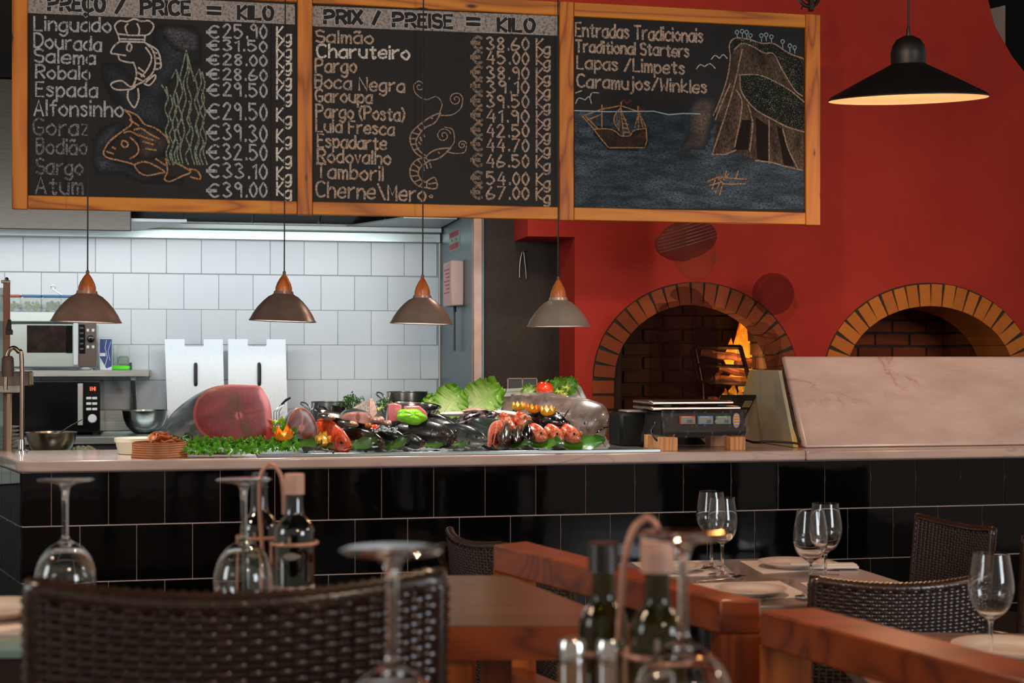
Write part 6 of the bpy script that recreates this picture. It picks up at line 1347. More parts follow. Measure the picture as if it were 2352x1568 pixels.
# cling film: crumpled translucent skirt
t = NT('cling_film'); t.set(col='d8d4d0', rough=.12, alpha=.03, spec=.9); m_film = t.mat
rg = random.Random(4); m = MB(base=b)
x0f, x1f = a_.x - .006, c_.x + .006
m.grid(lambda u, v: (x0f + (x1f - x0f) * u, YS - .010 + .012 * v + rg.uniform(-.0025, .0025), zb_ - .004 + (c_.z - zb_ + .012) * v), 40, 9)
m.grid(lambda u, v: (x0f - .003 - .03 * u * (1 - v) + rg.uniform(-.002, .002), YS + .28 * u, zb_ - .03 * (1 - v) * (1 if u > .3 else .2) + (c_.z - zb_) * v), 18, 8)
tag(m.obj('cling_film', m_film, sc_o, smooth=False), 'thin crinkled clear film')
for k, (px0, px1, py0, py1, Y, lab) in enumerate(((1521, 1557, 995, 1033, .045, 'pale wooden block at the front left under the scale'), (1677, 1713, 995, 1031, .045, 'pale wooden block at the front right under the scale'), (1481, 1536, 992, 1024, .26, 'wooden block at the back left under the scale, beside the black box'), (1631, 1670, 990, 1023, .30, 'wooden block at the back, right of centre under the scale'))):
    u0, u1 = onY(px0, 1010, Y).x, onY(px1, 1010, Y).x; o = thing('wooden_block', lab, 'block', ((u0 + u1) / 2, Y + .03, zc), 0, 'wooden blocks under the scale')
    if k == 2: u0, u1 = u0 - 0.0, u1 - .02
    m = MB(); w_ = (u1 - u0) / 2; m.box(-w_, -.03, 0, w_, .03, .0535 , .002); m.obj('block_body', wood('pine_block', 'cf9662', 'c08452', '9c6438', 'z', 12, .55, 0) if 'pine_block' not in MATS else MATS['pine_block'], o)
# black printer box left of scale
Y = .30; x0, x1 = onY(1425, 980, Y).x, onY(1484, 980, Y).x; zt = onY(1450, 948, Y).z; o = thing('receipt_printer', 'black box-shaped receipt printer left of the weighing scale', 'printer', ((x0 + x1) / 2, Y + .1, zc))
m = MB(base=o.location); m.box(x0, Y, zc, x0 + .11, Y + .18, zt, .012); m.obj('housing', M('printer_black', '0a0c0b', .6, spec=.2), o)
m = MB(base=o.location); m.prism([(x0 + .115, zc + .03), (x0 + .115, zt - .006), (x1 + .14, zt + .004), (x1 + .14, zc + .04), (x0 + .17, zc + .038)], Y + .03, Y + .16); m.obj('side_unit', M('printer_grey', '101312', .6, spec=.2), o)
m = MB(base=o.location); m.box(x0 + .03, Y + .01, zt, x0 + .17, Y + .14, zt + .010, .004); m.obj('paper_lid', M('printer_lid', '8a8480', .4, .3), o)
m = MB(base=o.location); m.box(x0 + .155, Y + .026, zc + .065, x0 + .17, Y + .031, zc + .08); m.obj('label_sticker', M('print_pale', 'd8c8bc', .5), o)
# tilted monitor behind
Y = .50; P = [onY(1642, 962, Y), onY(1715, 975, Y), onY(1752, 910, Y), (onY(1745, 907, Y)), onY(1652, 911, Y), onY(1640, 918, Y)]
o = thing('touch_screen', 'black tilted touch screen on a stand behind the weighing scale', 'screen', (P[0].x, Y + .05, zc)); m = MB(base=o.location)
x0, x1, z0_, z1_ = P[0].x - .02, P[2].x - .05, P[0].z - .04, P[3].z
m.T = m.T @ Matrix.Translation((x0, Y, z0_)) @ Matrix.Identity(4)
sh_ = .10
def scr(x, y, z): return (x + sh_ * z / (z1_ - z0_) - .03, y + .06 * z / (z1_ - z0_), z)
W3 = x1 - x0 - .02; H3 = z1_ - z0_
vs = [scr(*q) for q in ((0, 0, 0), (W3, 0, 0), (W3, 0, H3), (0, 0, H3), (0, .02, 0), (W3, .02, 0), (W3, .02, H3), (0, .02, H3))]
m.add(vs, [(0, 1, 2, 3), (5, 4, 7, 6), (1, 5, 6, 2), (4, 0, 3, 7), (3, 2, 6, 7), (4, 5, 1, 0)]); s_ = m.obj('screen_housing', M('screen_black', '151210', .25), o); bv = s_.modifiers.new('b', 'BEVEL'); bv.width = .006; bv.segments = 3
m = MB(base=o.location); m.T = m.T @ Matrix.Translation((x0, Y - .002, z0_)); vs = [scr(*q) for q in ((W3 - .045, 0, H3 * .62), (W3 - .008, 0, H3 * .62), (W3 - .008, 0, H3 * .82), (W3 - .045, 0, H3 * .82))]; m.add(vs, [(0, 1, 2, 3)]); m.obj('rating_label', M('label_olive', '6b6040', .4), o)
p2_ = onY(1598, 1017, .42); m = MB(base=o.location); m.lathe([(.07, 0), (.066, .006), (.03, .04), (.02, .06)], 28, True, True, c=(p2_.x, .5, zc + .001)); m.tube([(p2_.x, .5, zc + .05), (x0 + W3 * .4, Y + .06, z0_ + .02)], .014, 8); m.obj('stand', M('printer_black', '0a0c0b', .6, spec=.2), o)
# marble slab (leaning) and onyx side panel
A_ = onY(1848, 1023, .12); A_.z = zc + .001; tb_ = onY(1803, 819, .33); H_ = tb_.z - zc; lean = .33 - .12
m_slabm = marble('pink_marble_slab', 'b8a09a', 'cbb6b0', 'a05a48', 1.9, .8, .25, (.7, 1, 2.0))
o = thing('marble_slab', 'big pale pink marble slab leaning back on the counter before the right oven', 'marble slab', (A_.x, A_.y, A_.z))
m = MB(); q_ = Vector((0, -.06, .026 * .5)); vs = []
for dy, dz in ((0, 0), (.045, -.0)):
    vs += [(0, dy, 0), (2.25, dy, 0), (2.25, dy + lean, H_), (0, dy + lean, H_)]
m.add(vs, [(0, 1, 2, 3), (5, 4, 7, 6), (0, 3, 7, 4), (1, 5, 6, 2), (3, 2, 6, 7), (0, 4, 5, 1)]); s_ = m.obj('slab', m_slabm, o); bv = s_.modifiers.new('b', 'BEVEL'); bv.width = .012; bv.segments = 4
t = NT('yellow_onyx'); co = t.coord((1, 1, .6)); f = t.noise(co, 3.4, 5, .55, .6); t.set(col=t.ramp(f, [(.3, '80796a'), (.45, 'b0a890'), (.56, 'b0a47c'), (.66, 'c6a850'), (.78, 'b8b09c')]), rough=.2, coat=.3); 
o = thing('onyx_panel', 'yellowish grey stone panel with slanted sides, between the scale and the marble slab', 'stone panel', (A_.x - .03, .4, zc))
base_ = o.location.copy(); zt = onY(1770, 849, .62).z
m = MB(base=base_); m.prism([(.15, zc + .001), (.88, zc + .001), (.64, zt), (.31, zt)], A_.x - .035, A_.x - .012, 'x'); s_ = m.obj('panel', t.mat, o); bv = s_.modifiers.new('b', 'BEVEL'); bv.width = .004; bv.segments = 2
# cables
o = thing('power_cable', 'black cable running along the counter from the scale and up beside the marble slab', 'cable', onY(1716, 1010, .3)); b = o.location.copy()
P = [onY(1712, 1010, .22), onY(1735, 1016, .14), onY(1770, 1014, .11), onY(1815, 1016, .09), onY(1838, 1016, .085), onY(1832, 985, .105), onY(1818, 920, .17), onY(1806, 862, .255), onY(1805, 845, .28)]
P = [Vector((q.x - (.012 if i > 4 else 0), q.y, max(q.z, zc + .006))) for i, q in enumerate(P)]
m = MB(base=b); m.tube(catmull(P, 8), .0045, 8); m.obj('cable_run', m_cord, o); m = MB(base=b); m.tube(catmull([P[0] + Vector((0, .02, 0)), P[1] + Vector((.01, .03, 0)), P[2] + Vector((0, .03, 0)), P[3] + Vector((0, .02, 0))], 8), .004, 8); m.obj('cable_run', m_cord, o)
o = thing('scale_lead', 'short black lead hanging from the plug on the left side of the scale', 'cable', onY(1500, 980, .20)); b = o.location.copy(); m = MB(base=b); P = [onY(1505, 975, .20), onY(1496, 990, .19), onY(1505, 1008, .17), onY(1520, 1016, .2)]; m.tube(catmull(P, 6), .0035, 8); m.obj('lead', m_cord, o); m = MB(base=b); q_ = P[0]; m.box(q_.x - .006, q_.y - .01, q_.z - .01, q_.x + .014, q_.y + .01, q_.z + .012, .003); m.obj('plug', m_cord, o)
# ================================================================== FIRE IN THE LEFT OVEN
YF = 2.28
fl0 = onY(1650, 960, YF); of = A1[4] + .002
def flame(label, px, py, Y, h, w_, lean_, seed):
    p_ = onY(px, py, Y); o = thing('flame', label, 'flame', p_, 0, 'flames of the oven fire'); rg = random.Random(seed); ph = [rg.uniform(0, 6) for _ in range(5)]
    m = MB(); nu, nv = 22, 14
    def fn(u, v):
        a = 2 * math.pi * v; r_ = w_ * (math.sin(math.pi * min(u * .9 + .12, 1)) ** .8) * (1 - u * .55) * (1 + .25 * math.sin(3 * a + ph[0] + u * 5) + .15 * math.sin(5 * a + ph[1] - u * 9)) + .0008
        return (r_ * math.cos(a) + lean_ * u * u * h + .12 * w_ * math.sin(u * 9 + ph[2]), .35 * r_ * math.sin(a), u * h)
    m.grid(fn, nu, nv, cv=True); m.obj('flame_tongue', m_flame, o); return o
t = NT('fire'); g = t.coord(kind='Generated'); sp = t.n('SeparateXYZ'); t.l(g, sp.inputs[0]); co = t.coord((6, 6, 1.4)); f = t.noise(co, 5, 4, .6, .8)
hh_ = t.math('ADD', t.math('MULTIPLY', f, .9), t.math('MULTIPLY', sp.outputs[2], .25)); c = t.ramp(hh_, [(.35, 'ffc040'), (.55, 'ff9020'), (.75, 'e04808')])
em = t.n('Emission'); t.l(c, em.inputs[0]); t.l(t.math('MULTIPLY_ADD', f, 3.6, .4), em.inputs[1]); tr = t.n('BsdfTransparent'); mx = t.n('MixShader')
t.l(t.ramp(hh_, [(.40, (.95, .95, .95)), (.85, (.15, .15, .15))]), mx.inputs[0]); t.l(tr.outputs[0], mx.inputs[1]); t.l(em.outputs[0], mx.inputs[2]); t.l(mx.outputs[0], t.out.inputs[0]); m_flame = t.mat
for i, (px, py, h, w_, ln, lab) in enumerate(((1738, 848, .27, .10, -.12, 'broad'), (1764, 850, .22, .065, -.2, 'leaning'), (1706, 850, .31, .06, -.05, 'tall'), (1725, 850, .20, .06, -.3, 'low'), (1675, 842, .16, .035, .1, 'thin left'))):
    flame('%s yellow orange flame above the burning log, right side of the left oven' % lab, px, py, YF + .12 - .02 * i, h, w_, ln, i)
for i, (px, py, h, w_, lab) in enumerate(((1690, 880, .10, .05, 'flame seen through the middle of the iron rack'), (1705, 900, .12, .03, 'flame behind the right bar of the iron rack'), (1682, 918, .09, .03, 'small bright flame at the foot of the iron rack'), (1700, 922, .07, .025, 'tiny flame licking the embers right of the rack foot'), (1665, 920, .07, .018, 'narrow flame at the lower left of the fire'), (1725, 875, .08, .02, 'thin flame right of the iron rack'))):
    flame(lab, px, py, YF - .02 * i + .05, h, w_, .05, 20 + i)
light('fire_glow', 'POINT', tuple(onY(1705, 830, 2.2)), 9, (1.0, .42, .12), .08)
light('fire_glow', 'POINT', tuple(onY(1690, 905, 2.1)), 3, (1.0, .38, .10), .05)
lg = NT('burning_log'); co = lg.coord((1, 8, 8)); f = lg.noise(co, 6, 5, .6); lg.bump(f, .8, .01); n2 = lg.noise(lg.coord(), 18, 3)
lg.set(col=lg.ramp(f, [(.3, '1a0d07'), (.55, '4a2412'), (.75, '7a4420')]), rough=.85, emi=lg.ramp(n2, [(.62, (0, 0, 0)), (.72, (.8, .8, .8))]), em=(1, .18, .03, 1))
for i, (a_, c_, r_, lab) in enumerate((((1608, 808), (1700, 822), .022, 'charred log crossing behind the iron rack'), ((1690, 830), (1762, 838), .030, 'thick burning log under the tall flames, right side'), ((1640, 870), (1735, 880), .026, 'dark log lying low behind the iron rack'), ((1650, 842), (1720, 862), .02, 'thin half burnt log in the middle of the fire'), ((1625, 920), (1700, 925), .024, 'bottom log glowing at its end'), ((1628, 880), (1665, 840), .016, 'split log leaning in the fire'), ((1715, 905), (1745, 870), .018, 'short log standing at the right of the rack'))):
    P = [onY(*a_, YF + .02 * (i % 3)), onY(*c_, YF + .04 * (i % 2))]; o = thing('firewood', lab + ' in the left oven', 'log', P[0], 0, 'logs in the oven fire'); m = MB(base=P[0]); d = P[1] - P[0]; m.tube([P[0] + d * (k / 5) + Vector((0, 0, .004 * math.sin(k * 2))) for k in range(6)], [r_ * (1 + .1 * math.sin(k * 3)) for k in range(6)], 7); m.obj('log_body', lg.mat, o)
# iron rack
o = thing('fire_rack', 'blackened iron grill rack standing in front of the fire in the left oven', 'rack', onY(1640, 955, 2.12)); b = o.location.copy(); mi = M('scorched_iron', '1d1410', .7, .3); Yr = 2.12
def bar(a_, c_, r_=.013): m = MB(base=b); m.tube([onY(*a_, Yr), onY(*c_, Yr)], r_, 4); m.obj('bar', mi, o)
bar((1600, 796), (1702, 797)); bar((1700, 795), (1726, 890)); bar((1726, 890), (1735, 960)); bar((1607, 838), (1712, 842), .010); bar((1614, 876), (1722, 880), .010); bar((1595, 795), (1612, 880), .008); bar((1612, 880), (1616, 960), .010)
bar((1586, 800), (1612, 925), .006)
m = MB(base=b); m.box(onY(1590, 950, 2.2).x, 2.05, of, onY(1770, 950, 2.2).x, 2.45, of + .02); m.tube([onY(1612, 955, Yr), Vector((onY(1612, 955, Yr).x, Yr, of))], .01, 4); m.tube([onY(1735, 955, Yr), Vector((onY(1735, 955, Yr).x, Yr, of))], .01, 4); m.obj('foot', mi, o)
zg = min(onY(1640, 940, YF).z, onY(1640, 940, YF).z) - .0
em_ = thing('ember_bed', 'raised bed of ash and embers under the fire in the left oven', 'embers', (onY(1690, 940, 2.35).x, 2.35, of)); m = MB(); rg = random.Random(9)
m.grid(lambda u, v: ((u - .5) * .42, (v - .5) * .26, (zg - of) * (1 - (abs(u - .5) * 2) ** 4) * (1 - (abs(v - .5) * 2) ** 4) + rg.random() * .02), 24, 14); tag(m.obj('embers', lg.mat, em_), kind='stuff')
# ================================================================== TWO COOKS (blurred in the photograph: thin, see-through figures)
def ghost(name, col, alpha, rough=.9):
    t = NT(name); d = t.n('BsdfDiffuse'); d.inputs[0].default_value = lin(col); tr = t.n('BsdfTransparent'); mx = t.n('MixShader'); mx.inputs[0].default_value = alpha
    t.l(tr.outputs[0], mx.inputs[1]); t.l(d.outputs[0], mx.inputs[2]); t.l(mx.outputs[0], t.out.inputs[0]); return t.mat
def skin_body(name, verts, edges, radii, mat, parent):
    me = bpy.data.meshes.new(name); me.from_pydata([Vector(v) for v in verts], edges, []); o = bpy.data.objects.new(name, me); COL.objects.link(o); o.parent = parent
    me.materials.append(mat)
    sm = o.modifiers.new('skin', 'SKIN'); lay = me.skin_vertices[0] if me.skin_vertices else None
    if lay is None:
        bpy.context.view_layer.objects.active = o; bpy.ops.mesh.customdata_skin_add(); lay = me.skin_vertices[0]
    for i, r_ in enumerate(radii): lay.data[i].radius = r_ if isinstance(r_, tuple) else (r_, r_)
    lay.data[0].use_root = True
    sb = o.modifiers.new('sub', 'SUBSURF'); sb.levels = 2; sb.render_levels = 2; sm.use_smooth_shade = True; return o
def person(label, loc, rz, H, bend, headt, mats, armf, cap=False):
    o = thing('person', label, 'person', loc, rz); k = H / 1.75
    # local: facing +X, Z up
    b_ = R(bend); hip = Vector((0, 0, .93 * k)); 
    def up(z, x=0): v = Vector((x, 0, z)) * k; return hip + Matrix.Rotation(b_, 3, 'Y') @ v
    V = [hip]; E = []; Rr = [(.14 * k, .17 * k)]
    def addv(p, r_, pr): V.append(p); Rr.append(r_); E.append((pr, len(V) - 1)); return len(V) - 1
    w1 = addv(up(.18), (.12 * k, .15 * k), 0); ch = addv(up(.36), (.13 * k, .18 * k), w1); nb_ = addv(up(.50), (.085 * k, .11 * k), ch); nk = addv(up(.58, .015), (.055 * k, .055 * k), nb_)
    for sg in (-1, 1):
        sh = addv(up(.46) + Vector((0, sg * .17 * k, 0)), (.062 * k, .062 * k), ch)
        e_, w_ = armf(sg, V[sh], k); el = addv(e_, (.045 * k, .045 * k), sh); wr = addv(w_, (.03 * k, .03 * k), el); d = (w_ - e_).normalized()
        pm = addv(w_ + d * .07 * k, (.036 * k, .02 * k), wr)
        for f_ in range(4): addv(w_ + d * (.15 - .012 * abs(f_ - 1.5)) * k + Vector((0, (f_ - 1.5) * .018 * k, -.01)), (.009 * k, .009 * k), pm)
        addv(w_ + d * .07 * k + Vector((0, -sg * .045 * k, .01)), (.01 * k, .01 * k), wr)
        hp = addv(hip + Vector((0, sg * .09 * k, -.06 * k)), (.10 * k, .09 * k), 0); kn = addv(hip + Vector((.03, sg * .10 * k, -.46 * k)), (.062 * k, .06 * k), hp); an = addv(hip + Vector((-.01, sg * .10 * k, -.86 * k)), (.04 * k, .04 * k), kn); addv(hip + Vector((.13 * k, sg * .11 * k, -.89 * k)), (.035 * k, .03 * k), an)
    skin_body('body', V, E, Rr, mats[0], o)
    hc = up(.72, .03) if not headt else up(.72, .03) + Vector(headt)
    m = MB(); m.ball(tuple(hc), (.098 * k, .078 * k, .118 * k), 20, 14, lambda a, p: 1 + .05 * math.cos(a) * (p < 0)); m.ball((hc.x + .10 * k, hc.y, hc.z - .02 * k), (.018 * k, .013 * k, .024 * k), 8, 6)
    hd_ = m.obj('head', mats[1], o)
    if cap:
        m = MB(M=Matrix.Translation(hc + Vector((-.03 * k, 0, .06 * k))) @ RY(-12)); m.ball((0, 0, 0), (.135 * k, .10 * k, .085 * k), 24, 12, lambda a, p: 1 + (.10 if math.cos(a) < -.3 and p < .3 else 0)); cp_ = m.obj('cap', mats[3], o)
        m = MB(M=Matrix.Translation(hc + Vector((-.03 * k, 0, .06 * k))) @ RY(-12))
        for q in range(7):
            z_ = -.02 + .014 * q; rx_ = .137 * math.sqrt(max(1 - (z_ / .085) ** 2, .02)) * k; ry_ = .102 * math.sqrt(max(1 - (z_ / .085) ** 2, .02)) * k
            m.tube([(rx_ * math.cos(a), ry_ * math.sin(a), z_ * k + .012 * math.cos(a)) for a in [2 * math.pi * w_ / 28 for w_ in range(28)]], .0016, 4, True)
        m.obj('stripes', mats[4], cp_)
    else:
        m = MB(); m.ball((hc.x - .02 * k, hc.y, hc.z + .03 * k), (.105 * k, .088 * k, .105 * k), 18, 12); m.obj('hair', mats[3], o)
    return o
g1 = ghost('cook_shirt', '2a1418', .30); g2 = ghost('cook_skin', 'a05a3a', .20); g3 = ghost('darker_skin', '5a3020', .10); g4 = ghost('cap_cloth', '5a3a38', .42); g5 = ghost('cap_stripe', 'c9aaa2', .55); g6 = ghost('dark_hair', '2a1414', .30); g7 = ghost('second_shirt', '2c1a1c', .20)  # g3 is a darker, fainter skin tone for the second figure's head
hp_ = onY(1588, 560, 1.18)
person('faintly blurred cook in a striped cap and dark shirt standing before the left oven', (hp_.x - .06, 1.18, 0), 4, 1.915, 3, None, (g1, g2, g3, g4, g5),
       lambda sg, s, k: (s + Vector((.02, sg * .05, -.28)) * k, s + Vector((.24, sg * .0, -.36)) * k), True)
hp_ = onY(1745, 632, 1.42)
person('faintly blurred dark-haired person leaning forward beside the left oven', (hp_.x - .14, 1.42, 0), -2, 1.75, 16, (.0, 0, -.02), (g7, g3, g3, g6),
       lambda sg, s, k: (s + Vector((.05, sg * .05, -.27)) * k, s + Vector((.28, sg * .02, -.30)) * k))
# ================================================================== DINING AREA
m_rw = wood('red_brown_wood', '8c3c12', '7c330f', '551f08', 'x', 8, .32, .4); m_rwz = wood('red_brown_wood_upright', 'ac5a20', '984818', '6e300c', 'z', 8, .32, .4)
m_tabtop = wood('table_top_wood', '6e4630', '624028', '4c2c1c', 'x', 8, .22, .5)
def W(xc, z, Z): return cf(xc, z, Z)
def frameprism(m, poly, Z0, Z1): m.prism([(W(a, b, 0).x, W(a, b, 0).y) for a, b in poly], Z0, Z1, 'z')
# service table beside the rail
b = W(.0, 2.2, .25); st = thing('wooden_side_table', 'reddish wooden side table with a glossy brown top, right of the near wicker chair', 'table', b)
m = MB(base=b); frameprism(m, [(-.118, 2.0), (.17, 2.0), (-.005, 2.47), (-.118, 2.47)], .894, .938); o = m.obj('tabletop', m_rw, st); 
m = MB(base=b); frameprism(m, [(-.116, 2.003), (.167, 2.003), (-.007, 2.467), (-.116, 2.467)], .938, .940); m.obj('top_veneer', m_tabtop, st)
for (a0, z0, a1, z1) in ((-.095, 2.02, -.055, 2.06), (-.045, 2.10, -.0, 2.14), (.08, 2.02, .12, 2.06), (-.10, 2.42, -.06, 2.46), (-.05, 2.40, -.02, 2.43)):
    m = MB(base=b); frameprism(m, [(a0, z0), (a1, z0), (a1, z1), (a0, z1)], .25, .894); m.obj('leg', m_rwz, st)
# railings
b = W(.15, 2.5, .25); rl = thing('wooden_railing', 'orange brown wooden railing running away beside the side table', 'railing', b)
m = MB(base=b); frameprism(m, [(-.0354, 2.8), (.304, 2.152), (.363, 2.152), (.0285, 2.85)], .90, .95); o = m.obj('top_rail', m_rw, rl); bv = o.modifiers.new('b', 'BEVEL'); bv.width = .003; bv.segments = 2
m = MB(base=b); frameprism(m, [(-.03, 2.79), (.30, 2.17), (.34, 2.17), (.01, 2.80)], .66, .72); m.obj('lower_rail', m_rw, rl)
m = MB(base=b); frameprism(m, [(-.0354, 2.79), (.045, 2.79), (.045, 2.85), (-.0354, 2.85)], .25, .90); m.obj('post', m_rwz, rl)
m = MB(base=b); frameprism(m, [(.304, 2.153), (.363, 2.153), (.363, 2.26), (.304, 2.26)], .25, .90); m.obj('post', m_rwz, rl)
b = W(.5, 1.7, .25); rl = thing('wooden_railing', 'orange brown wooden railing in the lower right corner, nearest the camera', 'railing', b)
m = MB(base=b); frameprism(m, [(.346, 2.066), (.744, 1.206), (.826, 1.206), (.4266, 2.09)], .90, .95); o = m.obj('top_rail', m_rw, rl); bv = o.modifiers.new('b', 'BEVEL'); bv.width = .003; bv.segments = 2
m = MB(base=b); frameprism(m, [(.346, 2.066), (.418, 2.066), (.418, 2.145), (.37, 2.145)], .25, .90); m.obj('post', m_rwz, rl)
m = MB(base=b); frameprism(m, [(.66, 1.33), (.72, 1.33), (.72, 1.39), (.66, 1.39)], .25, .90); m.obj('post', m_rwz, rl)
# ---- wicker chairs
def wickmat(name, c1, c2, rough=.3):
    t = NT(name); co = t.coord(); f = t.noise(co, 50, 3); oi = t.n('ObjectInfo'); t.set(col=t.ramp(f, [(.3, c1), (.7, c2)]), rough=rough, coat=.25, coatr=.25); return t.mat
m_wick = wickmat('brown_wicker', '22150e', '382419', .26); m_wickc = wickmat('wicker_core', '120b08', '1a100b', .6)
PCH, RCH = .0148, .0086
def backy(x, z, w): return -.10 * (z) + .035 * (x / (w / 2)) ** 2        # leaning and gently curved in plan
def strand(m, w, z, par, side, n, dip):
    vs = []; K = n * 2
    for i in range(K + 1):
        x = -w / 2 + w * i / K; ph = math.cos(math.pi * i / 2 + (math.pi if par else 0)) if 0 else (1 if ((i // 2 + par) % 2) else -1) * (1 if i % 2 else .0)
        off = .0028 * ph; zz = z - dip * (1 - (x / (w / 2)) ** 2); y = backy(x, z, w) + side * (.011 + off)
        vs += [(x, y - side * .0012, zz - RCH * .46), (x, y + side * .0012, zz), (x, y - side * .0012, zz + RCH * .46)]
    fs = []
    for i in range(K):
        for j in range(2): q = (3 * i + j, 3 * i + j + 1, 3 * i + j + 4, 3 * i + j + 3); fs.append(q if side > 0 else q[::-1])
    m.add(vs, fs)
def chair_meshes(w, h):
    n = int(round(w / PCH)); rows = int(round(h / RCH)); res = {}
    m = MB()
    for r_ in range(rows):
        for sd_ in (-1, 1): strand(m, w, RCH * (r_ + .5), r_ % 2, sd_, n, .016 * (r_ / rows) ** 3)
    res['weave'] = m.mesh('weave', m_wick, ang=80); res['n'] = n; res['rows'] = rows
    m = MB()
    for i in range(n + 1):
        x = -w / 2 + w * i / n
        for sd_ in (-1, 1): m.tube([(x, backy(x, z, w) + sd_ * .0105, z - .016 * (z / h) ** 3 * (1 - (x / (w / 2)) ** 2)) for z in (0, h * .33, h * .66, h)], .0024, 4)
    res['stakes'] = m.mesh('stakes', m_wick)
    m = MB(); m.grid(lambda u, v: (-w / 2 + w * u, backy(-w / 2 + w * u, h * v, w) + .008, h * v - .016 * v ** 3 * (1 - (2 * u - 1) ** 2)), 9, 5); m.grid(lambda u, v: (w / 2 - w * u, backy(w / 2 - w * u, h * v, w) - .008, h * v - .016 * v ** 3 * (1 - (2 * u - 1) ** 2)), 9, 5)
    res['core'] = m.mesh('back_core', m_wickc)
    m = MB()     # rim: wound cord round the edge
    P = [(-w / 2, backy(w / 2, z, w), z) for z in [h * k / 24 for k in range(25)]] + [(-w / 2 + w * k / 24, backy(-w / 2 + w * k / 24, h, w), h - .016 * (1 - (2 * k / 24 - 1) ** 2)) for k in range(1, 24)] + [(w / 2, backy(w / 2, z, w), z) for z in [h * (24 - k) / 24 for k in range(25)]]
    P = [Vector(p) for p in P]; Q = []; Rd = []
    for a_, c_ in zip(P, P[1:]):
        nn = max(2, int((c_ - a_).length / .0045))
        for k in range(nn): Q.append(a_.lerp(c_, k / nn)); Rd.append(.0150 if len(Q) % 2 else .0122)
    m.tube(Q, Rd, 7); res['rim'] = m.mesh('woven_rim', m_wick, ang=80)
    return res
CM = chair_meshes(.40, .40)
def wicker_chair(label, xc, z, top, floor, rz, strands=False, cushion=False, arms=False, group='brown wicker dining chairs'):
    p = W(xc, z, floor); o = thing('wicker_chair', label, 'chair', p, rz, group); w = .40; zb = top - floor - .40 - .012
    if strands:
        n, rows = CM['n'], CM['rows']; ms = []
        for par in (0, 1):
            for sd_ in (-1, 1):
                m = MB(); strand(m, w, 0, par, sd_, n, 0); ms.append(m.mesh('strand', m_wick, ang=80))
        for r_ in range(rows):
            zz = RCH * (r_ + .5)
            m = MB(); 
            for sd_ in (-1,): strand(m, w, zz, r_ % 2, sd_, n, .016 * (r_ / rows) ** 3)
            s_ = m.obj('strand', m_wick, o, ang=80); s_.location = (0, 0, zb)
        mm = MB()
        for r_ in range(rows): strand(mm, w, RCH * (r_ + .5), r_ % 2, 1, n, .016 * (r_ / rows) ** 3)
        q = mm.obj('front_weave', m_wick, o, ang=80); q.location = (0, 0, zb); q['kind'] = 'stuff'
    else: q = inst(CM['weave'], 'weave', (0, 0, zb), o); q['kind'] = 'stuff'
    q = inst(CM['stakes'], 'stakes', (0, 0, zb), o); q['kind'] = 'stuff'
    inst(CM['core'], 'back_core', (0, 0, zb), o); inst(CM['rim'], 'woven_rim', (0, 0, zb), o)
    m = MB(); m.box(-.2, .0, .36, .2, .42, zb + .0, .012); m.obj('seat', m_wick, o)
    for sx in (-1, 1):
        for yy in (.02, .38): m = MB(); m.box(sx * .18 - .018, yy - .018, 0, sx * .18 + .018, yy + .018, .37, .003); m.obj('leg', m_wickc, o)
    if arms:
        for sx in (-1, 1): m = MB(); m.tube(catmull([(sx * .2, -.03, zb + .36), (sx * .215, -.01, zb + .30), (sx * .215, .08, zb + .2), (sx * .215, .3, zb + .17)], 4), .02, 8); m.obj('armrest', m_wick, o)
    if cushion: m = MB(); m.box(-.19, .02, zb + .001, .19, .41, zb + .045, .018); m.obj('cushion', M('white_cushion', 'c9c6c2', .8), o)
    return o
wicker_chair('big blurred dark wicker chair back in the left foreground', -.276, 1.505, 1.085, .25, -2, strands=True)
wicker_chair('wicker chair with its broad back to the camera, behind the lower right railing', .862, 3.29, .825, 0, -5)
wicker_chair('wicker chair turned sideways before the black tiles, right of the table with four glasses', 1.375, 4.62, .80, 0, 95)
wicker_chair('wicker chair cut off by the right picture edge, nearer of the two there', 1.66, 4.25, .80, 0, -4)
wicker_chair('wicker chair seen as a sliver at the far right, farther of the two there', 1.86, 5.02, .80, 0, 30)
wicker_chair('wicker chair with a rolled top corner just left of the railing, before the black tiles', -.10, 4.25, .80, 0, -78, arms=True)
wicker_chair('wicker chair with a white seat cushion, mostly hidden behind the railing', .10, 3.86, .80, 0, -88, cushion=True)
# ---- glassware
m_wg = M('wine_glass_clear', 'ffffff', .0, trans=1.0, ior=1.45, spec=.6)
def wineglass_mesh():
    H_ = .2; op = [(0, .0), (.034, .0), (.0365, .0012), (.034, .0026), (.018, .0048), (.008, .009), (.0045, .018), (.0036, .035), (.0036, .065), (.0045, .078), (.010, .084), (.022, .092), (.033, .106), (.039, .124), (.0402, .138), (.0385, .158), (.0345, .182), (.0315, .2)]
    ip = [(.0307, .2), (.0337, .182), (.0377, .158), (.0394, .138), (.0382, .1245), (.0322, .107), (.021, .0935), (.009, .088), (0, .087)]
    o2 = [(v.x, v.y) for v in catmull([(a, b_, 0) for a, b_ in op[4:]], 3)]; i2 = [(v.x, v.y) for v in catmull([(a, b_, 0) for a, b_ in ip], 3)]
    m = MB(); m.lathe(op[:4] + o2 + i2, 40); return m.mesh('glass_body', m_wg, ang=75)
WG = wineglass_mesh()
def wglass(label, p, s=1.0, inv=False, group='wine glasses'):
    o = thing('wine_glass', label, 'glass', p, 0, group); q = inst(WG, 'glass_body', (0, 0, .2 * s if inv else 0), o, (math.pi if inv else 0, 0, 0), (s, s, s)); return o
def cpx(px, z, Z): return W((px - 1176) / FPX * z, z, Z)
